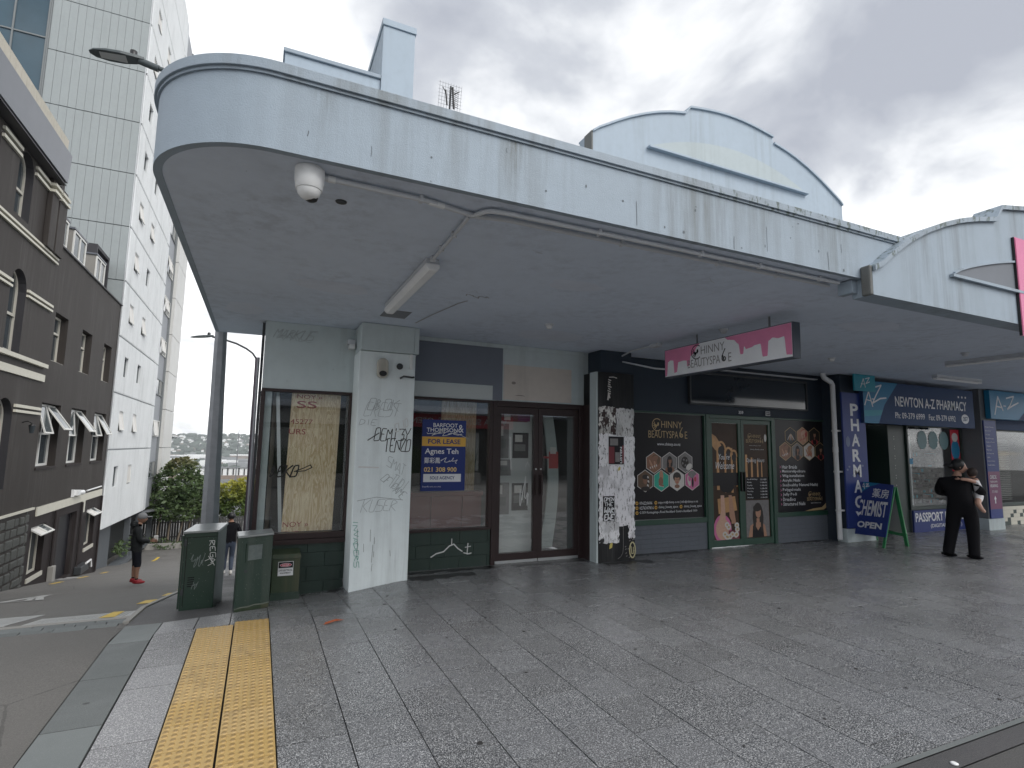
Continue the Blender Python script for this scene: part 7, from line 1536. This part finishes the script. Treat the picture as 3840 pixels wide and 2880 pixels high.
Bn = [('pel', 'waist'), ('waist', 'chest'), ('chest', 'neckb'), ('neckb', 'neck'), ('neck', 'nt'), ('chest', 'shL'), ('shL', 'elL'), ('elL', 'wrL'), ('chest', 'shR'), ('shR', 'elR'), ('elR', 'wrR'), ('pel', 'hipL'), ('hipL', 'knL'), ('knL', 'anL'), ('anL', 'hemL'), ('pel', 'hipR'), ('hipR', 'knR'), ('knR', 'anR'), ('anR', 'hemR')]
res = place(skin_body(J, Bn, 'pel'), T); finish(res, 'body', ['cloth_black', 'skin'], lambda c: 1 if c.z > 1.275 else 0, wo)
m = MB(); face = T.to_3x3() @ Vector((.92, .25, -.12)); hc = T @ Vector((.055, .06, 1.425)); head_mb(hc, .092, face, m); 
m.build('head', ['skin', 'hairblack', 'skindark'], wo)
m = MB(); m.ball(hc-Vector(face)*.018+Vector((0, 0, .022)), (.094, .094, .104), 0, 16, 10); m.ball(T @ Vector((-.05, .02, 1.43)), (.05, .05, .045), 0, 10, 7); m.tube([T @ Vector((-.05, 0.02, 1.435)), T @ Vector((-.10, .0, 1.445)), T @ Vector((-.135, -.01, 1.425))], [.035, .028, .012], 8)
hm = m.build('hair', 'hairblack', wo)
for s_, n_ in ((-1, 'shoe'), (1, 'shoe')):
    x = -.155 if s_ < 0 else .165; m = MB(); m.ball(T @ Vector((x, .06, .03)), (.05, .12, .032), 0, 12, 6); m.build(n_, 'cloth_black', wo)
m = MB(); fingers(m, T @ Vector((-.02, .24, .965)), T.to_3x3() @ Vector((.9, .2, 0)), T.to_3x3() @ Vector((0, .1, 1)), .15, 0, .7); fingers(m, T @ Vector((.16, .27, 1.0)), T.to_3x3() @ Vector((-.9, .2, .1)), T.to_3x3() @ Vector((0, .1, 1)), .15, 0, .7); m.build('hand', 'skin', wo, fix=False)
ba = thing('person', 'baby in white vest with bare legs held on a shoulder by the woman in black', 'person', tuple(T @ Vector((.2, .17, .85))))
JB = {'pel': (.275, .12, .965, .070), 'ch': (.275, .08, 1.12, .064), 'nb': (.25, .06, 1.215, .042), 'nt': (.235, .05, 1.25, .036), 'shR': (.25, .0, 1.19, .036), 'elR': (.165, -.13, 1.225, .028), 'wrR': (.07, -.155, 1.235, .023), 'shL': (.22, .13, 1.18, .034), 'elL': (.12, .2, 1.17, .027), 'wrL': (.03, .2, 1.19, .022),
      'hipR': (.27, .02, .925, .052), 'knR': (.255, -.10, .875, .043), 'anR': (.315, -.13, .765, .028), 'toR': (.345, -.155, .74, .024), 'hipL': (.22, .2, .92, .052), 'knL': (.18, .26, .83, .04), 'anL': (.18, .26, .72, .026)}
BB = [('pel', 'ch'), ('ch', 'nb'), ('nb', 'nt'), ('ch', 'shR'), ('shR', 'elR'), ('elR', 'wrR'), ('ch', 'shL'), ('shL', 'elL'), ('elL', 'wrL'), ('pel', 'hipR'), ('hipR', 'knR'), ('knR', 'anR'), ('anR', 'toR'), ('pel', 'hipL'), ('hipL', 'knL'), ('knL', 'anL')]
Ti = T.inverted(); res = place(skin_body(JB, BB, 'pel'), T)
def bmf(c):
    q = Ti @ c; return 0 if (.90 < q.z < 1.215 and q.x > .205 and q.y > -.045) else 1
finish(res, 'body', ['babywhite', 'skin'], bmf, ba)
m = MB(); head_mb(T @ Vector((.205, .04, 1.325)), .068, T.to_3x3() @ Vector((-.6, .6, .1)), m); m.build('head', ['skin', 'hairblack', 'skindark'], ba); MB().ball(T @ Vector((.213, .03, 1.338)), (.070, .070, .075), 0, 14, 9).build('hair', flat('brown baby hair', (.03, .018, .014), .7), ba)
m = MB(); fingers(m, T @ Vector((.07, -.155, 1.235)), T.to_3x3() @ Vector((-.95, -.02, -.05)), T.to_3x3() @ Vector((0, -.1, 1)), .07, 0, .4); m.build('hand', 'skin', ba)
# --- man on the lane, side view facing right
mp = (-2.70, 17.14, gz(17.14)+.0); mo = thing('person', 'man in dark padded coat, shorts, grey cap and red shoes standing on the lane', 'person', mp); T = Matrix.Translation(Vector(mp)) @ Matrix.Rotation(math.radians(-78), 4, 'Z')
J = {'pel': (0, 0, .93, (.15, .125)), 'waist': (0, -.01, 1.10, (.165, .15)), 'chest': (0, -.02, 1.28, (.175, .15)), 'neckb': (0, -.01, 1.44, (.09, .085)), 'neck': (0, .02, 1.50, .058), 'nt': (0, .04, 1.55, .052),
     'shL': (-.18, -.02, 1.37, .085), 'elL': (-.22, .02, 1.10, .075), 'wrL': (-.10, .25, 1.03, .055), 'shR': (.18, -.02, 1.37, .085), 'elR': (.22, .03, 1.10, .075), 'wrR': (.10, .27, 1.05, .055),
     'hipL': (-.095, 0, .82, .105), 'knL': (-.11, .02, .50, .088), 'cfL': (-.11, -.01, .34, .056), 'anL': (-.11, -.01, .10, .040), 'hipR': (.095, .01, .82, .105), 'knR': (.11, .05, .50, .088), 'cfR': (.11, .04, .34, .056), 'anR': (.11, .05, .10, .040)}
Bn = [('pel', 'waist'), ('waist', 'chest'), ('chest', 'neckb'), ('neckb', 'neck'), ('neck', 'nt'), ('chest', 'shL'), ('shL', 'elL'), ('elL', 'wrL'), ('chest', 'shR'), ('shR', 'elR'), ('elR', 'wrR'), ('pel', 'hipL'), ('hipL', 'knL'), ('knL', 'cfL'), ('cfL', 'anL'), ('pel', 'hipR'), ('hipR', 'knR'), ('knR', 'cfR'), ('cfR', 'anR')]
res = place(skin_body(J, Bn, 'pel'), T); zb = mp[2]
finish(res, 'body', ['cloth_coat', 'cloth_navy', 'skindark', 'cloth_black'], lambda c: (2 if c.z-zb > 1.49 else 0 if c.z-zb > .80 else 1 if c.z-zb > .43 else 2 if c.z-zb > .15 else 3), mo)
m = MB(); hc = T @ Vector((0, .065, 1.635)); head_mb(hc, .105, T.to_3x3() @ Vector((.1, 1, -.08)), m); m.build('head', ['skindark', 'hairblack', 'maroon'], mo)
m = MB(); m.ball(hc+Vector((0, 0, .045)), (.113, .113, .098), 0, 14, 9); q = T @ Vector((0, .20, 1.665)); m.ball(q, (.10, .075, .012), 0, 12, 5); m.build('cap', 'capgrey', mo)
m = MB(); m.ball(T @ Vector((0, -.09, 1.49)), (.10, .13, .085), 0, 12, 7); m.build('hood', 'cloth_coat', mo)
for z in (.86, .98, 1.10, 1.22): 
    m = MB(); m.lathe([(.176, -.012), (.186, 0), (.176, .012)], T @ Vector((0, -.012, z)), 18); m.build('coat_seam', 'cloth_coat', mo)
m = MB(); fingers(m, T @ Vector((-.09, .28, 1.03)), T.to_3x3() @ Vector((.35, .9, .1)), T.to_3x3() @ Vector((.2, 0, 1)), .17, 0, .9); fingers(m, T @ Vector((.09, .30, 1.05)), T.to_3x3() @ Vector((-.35, .9, .0)), T.to_3x3() @ Vector((.1, 0, 1)), .17, 0, .9); m.build('hand', 'skindark', mo)
m = MB()
for x in (-.11, .11): 
    c = T @ Vector((x, .05 if x < 0 else .10, .05)); m.ball(c, (.145, .055, .045), 0, 12, 6); m.ball(T @ Vector((x, -.02 if x < 0 else .04, .085)), (.06, .05, .05), 0, 10, 6)
m.build('shoe', 'redshoe', mo)
pp = MB(); pc = T @ Vector((0, .40, 1.08)); pp.box(pc.x-.05, pc.y-.03, pc.z-.05, pc.x+.05, pc.y+.03, pc.z+.09); pp = pp.build('paper_bag', 'whiteprint', None, bev=.015); tag(pp, 'small crumpled white paper held by the man in the padded coat', 'paper')
# --- man walking away behind the cabinets
np_ = (-.62, 18.5, gz(18.5)); no = thing('person', 'man in black jacket and blue jeans walking away behind the green cabinets', 'person', np_); T = Matrix.Translation(Vector(np_)) @ Matrix.Rotation(math.radians(4), 4, 'Z'); zb = np_[2]
J = {'pel': (0, 0, .95, (.15, .11)), 'waist': (0, 0, 1.10, (.16, .12)), 'chest': (0, .02, 1.30, (.19, .13)), 'neckb': (0, .03, 1.46, (.085, .075)), 'nt': (0, .05, 1.56, .055), 'shL': (-.19, .02, 1.38, .08), 'elL': (-.26, 0, 1.12, .065), 'wrL': (-.22, .14, .92, .05), 'shR': (.19, .02, 1.38, .08), 'elR': (.28, -.02, 1.14, .065), 'wrR': (.22, .12, .98, .05),
     'hipL': (-.09, 0, .84, .10), 'knL': (-.10, .10, .48, .074), 'anL': (-.10, .02, .12, .055), 'hipR': (.09, 0, .84, .10), 'knR': (.08, .06, .47, .074), 'anR': (.07, -.22, .15, .055)}
Bn = [('pel', 'waist'), ('waist', 'chest'), ('chest', 'neckb'), ('neckb', 'nt'), ('chest', 'shL'), ('shL', 'elL'), ('elL', 'wrL'), ('chest', 'shR'), ('shR', 'elR'), ('elR', 'wrR'), ('pel', 'hipL'), ('hipL', 'knL'), ('knL', 'anL'), ('pel', 'hipR'), ('hipR', 'knR'), ('knR', 'anR')]
res = place(skin_body(J, Bn, 'pel'), T); finish(res, 'body', ['cloth_black', 'denim', 'skindark'], lambda c: 2 if c.z-zb > 1.50 else 0 if c.z-zb > .92 else 1, no)
m = MB(); head_mb(T @ Vector((0, .06, 1.64)), .103, T.to_3x3() @ Vector((.1, 1, -.1)), m); m.build('head', ['skindark', 'hairblack', 'maroon'], no); m = MB(); m.ball(T @ Vector((0, .045, 1.67)), (.112, .112, .105), 0, 14, 9); m.build('hair', 'hairblack', no)
m = MB(); m.ball(T @ Vector((-.10, .08, .05)), (.05, .14, .05), 0, 12, 6); m.ball(T @ Vector((.07, -.22, .09)), (.05, .13, .07), 0, 12, 6); m.build('shoe', 'paleshoe', no)
m = MB(); fingers(m, T @ Vector((-.22, .15, .90)), T.to_3x3() @ Vector((.1, .2, -1)), T.to_3x3() @ Vector((0, 1, .2)), .17, 0, .6); fingers(m, T @ Vector((.22, .13, .95)), T.to_3x3() @ Vector((-.1, .4, -.9)), T.to_3x3() @ Vector((0, 1, .2)), .17, 0, .6); m.build('hand', 'skindark', no)

# ================================================================== wear and fittings
# soffit: sheet joints, patches, fixings
FS = lambda u, v, d=0: (u, v, SZ-.0012-d)
m = MB()
for x in (3.8, 7.6, 11.4): m.box(x-.002, 3.0, SZ-.0018, x+.003, 7.14, SZ-.0004)
m.build('sheet_joint', flat('soffit joint', (.58, .63, .71), .8), sof)
rr = random.Random(21); m = MB()
for (x, y, a, b) in ((.55, 5.3, .35, .22), (2.55, 4.2, .28, .16), (3.4, 6.3, .5, .3), (6.4, 4.0, .4, .25), (-.25, 6.6, .2, .3)):
    pts = [(x+a*math.cos(t)*rr.uniform(.8, 1.15), y+b*math.sin(t)*rr.uniform(.8, 1.15)) for t in [2*math.pi*k/16 for k in range(16)]]; fpoly(m, FS, pts, 0, .0006)
m.build('paint_patch', flat('newer soffit paint', (.62, .67, .765), .6), sof)
m = MB()
for k in range(5):
    x, y = rr.uniform(1.5, 5), rr.uniform(3.3, 6.8); pts = [(x, y)]
    for q in range(5): pts.append((pts[-1][0]+rr.uniform(-.06, .12), pts[-1][1]+rr.uniform(-.12, .08)))
    ribbon(m, FS, pts, rr.uniform(.004, .007), 0, .0009)
m.build('crack_stain', flat('soffit crack', (.46, .49, .53), .8), sof)
# fascia: hairline cracks, chips and rust runs
ff = fY(2.88); m = MB()
for k in range(8):
    x = rr.uniform(.1, 4.5); z = rr.uniform(3.12, 3.42); h = rr.uniform(.03, .22) if x > 2 else rr.uniform(.015, .06); ribbon(m, ff, [(x, z), (x+rr.uniform(-.004, .004), max(3.09, z-h*.5)), (x+rr.uniform(-.006, .006), max(3.085, z-h))], rr.uniform(.0025, .006), 0, .0015)
for k in range(14): x, z = rr.uniform(0, 4.5), rr.uniform(3.1, 3.44); fpoly(m, ff, ellipse(x, z, rr.uniform(.004, .011), rr.uniform(.005, .014), 7), 0, .0018)
m.build('crack', flat('dark crack', (.13, .15, .165), .8), fasc)
fe = fX(-.63)
# cabinets: hinges, vents, dents, grime
m = MB()
for k in range(5): rect(m, FC, .06, .12, .10+.022*k, .11+.022*k, 0, .003)
m.build('vent_slot', 'mortar', c1)
m = MB()
for z in (.52, .02): m.prism([FC(.005, z), FC(.028, z), FC(.028, z+.06), FC(.005, z+.06)], tuple(Vector(FC(0, 0, .008))-Vector(FC(0, 0, 0))))
m.build('hinge', 'darksteel', c1, fix=True)
m = MB()
for k in range(40): u, v = rr.uniform(.01, .3), rr.uniform(-.12, .6)**1.0; fpoly(m, FC, ellipse(u, v, rr.uniform(.0015, .004), rr.uniform(.0015, .006), 6), 0, .0025)
for k in range(40): u, v = rr.uniform(.01, .34), rr.uniform(-.05, .62); fpoly(m, FD, ellipse(u, v, rr.uniform(.0015, .005), rr.uniform(.0015, .006), 6), 0, .003)
m.build('paint_chip', flat('chipped paint', (.14, .165, .14), .7), c1)
m = MB(); pts = [(.0, -.058), (.06, -.05), (.13, -.056), (.2, -.046), (.28, -.055), (.35, -.05)]; ribbon(m, FD, pts, .012, 0, .008); m.build('bare_edge', flat('pale scraped edge', (.13, .145, .12), .7), c2)
# joints at the building foot: a line of grit and paint drips
m = MB()
for k in range(60):
    x = rr.uniform(1.75, 9.9); y = rr.uniform(6.98, 7.09) if x > 5.1 else rr.uniform(7.0, 7.13); s_ = rr.uniform(.006, .02); a = rr.uniform(0, 3); m.poly([(x+s_*math.cos(a+t), y+s_*.6*math.sin(a+t), .0025) for t in (0, 1.3, 2.6, 4.0, 5.2)])
m.build('grit', flat('pale grit', (.30, .29, .27), .9), bed)['kind'] = 'stuff'
m = MB()
for k in range(70):
    x = rr.uniform(.3, 9); y = rr.uniform(2.0, 6.8); r = rr.uniform(.008, .02); m.poly([(x+r*math.cos(t)*rr.uniform(.7, 1.2), y+r*math.sin(t)*rr.uniform(.7, 1.2), zf(x, y)+.0022) for t in [2*math.pi*k2/8 for k2 in range(8)]])
m.build('gum_spot', flat('trodden gum', (.028, .027, .027), .8), bed)['kind'] = 'stuff'
# damp stains along the shopfront foot, darkened to stand in for contact shadow
rr = random.Random(33); mt = flat('damp stain and contact shade', (.045, .046, .048), .4, var=.3, vs=9)
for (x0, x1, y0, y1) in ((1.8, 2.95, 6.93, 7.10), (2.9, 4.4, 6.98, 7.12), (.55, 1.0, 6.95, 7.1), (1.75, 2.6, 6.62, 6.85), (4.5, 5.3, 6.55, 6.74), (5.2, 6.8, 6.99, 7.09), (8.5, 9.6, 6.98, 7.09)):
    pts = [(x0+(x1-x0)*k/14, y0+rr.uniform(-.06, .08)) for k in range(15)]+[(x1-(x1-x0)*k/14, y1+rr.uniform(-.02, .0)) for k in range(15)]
    m = MB(); m.poly([(x, y, zf(x, y)+.0018) for x, y in pts]); m.build('damp_contact_shade', mt, bed)['kind'] = 'stuff'
for o in bpy.data.objects:
    b_ = o.name.split('.')[0]
    if b_ in ('sheet_joint', 'crack_stain', 'crack', 'rust_run', 'paint_chip', 'vent_slot', 'hinge', 'scuff_mark', 'paint_drip', 'paper_remnant', 'contact_icon', 'list_bullet') or (b_ == 'paint_patch' and o.parent and o.parent.name.startswith('canopy_soffit')): o['kind'] = 'stuff'
    if o.parent is None:
        g_ = {'service_cabinet': 'green street cabinets at the corner', 'street_lamp': 'street lamps along the lane', 'soffit_sensor': 'small round fittings in the canopy soffit', 'tube_light': 'unlit tube lights under the pharmacy canopy', 'far_warehouse': 'pale warehouses in the far valley', 'plywood_sheet': 'plywood sheets behind the empty shop windows', 'wall_lantern': 'wall lanterns on the dark terrace', 'pharmacy_fascia_sign': 'pharmacy fascia boards', 'broadleaf_tree': 'dark trees at the lane end', 'drain_grating': 'drain gratings in the lane', 'light_mast': 'thin masts in the distance'}.get(b_)
        if g_: o['group'] = g_
# ================================================================== air between here and the far hills
hzm = bpy.data.materials.new('haze'); hzm.use_nodes = True; hn = hzm.node_tree; hn.nodes.clear(); ho = hn.nodes.new('ShaderNodeOutputMaterial'); hp = hn.nodes.new('ShaderNodeVolumePrincipled')
hp.inputs['Color'].default_value = (.93, .96, 1, 1); hp.inputs['Density'].default_value = .00026; hp.inputs['Anisotropy'].default_value = .2; hn.links.new(hp.outputs[0], ho.inputs['Volume'])
hb_ = MB().box(-1250, -60, -34, 800, 2050, 42).build('haze', hzm); hb_['kind'] = 'stuff'
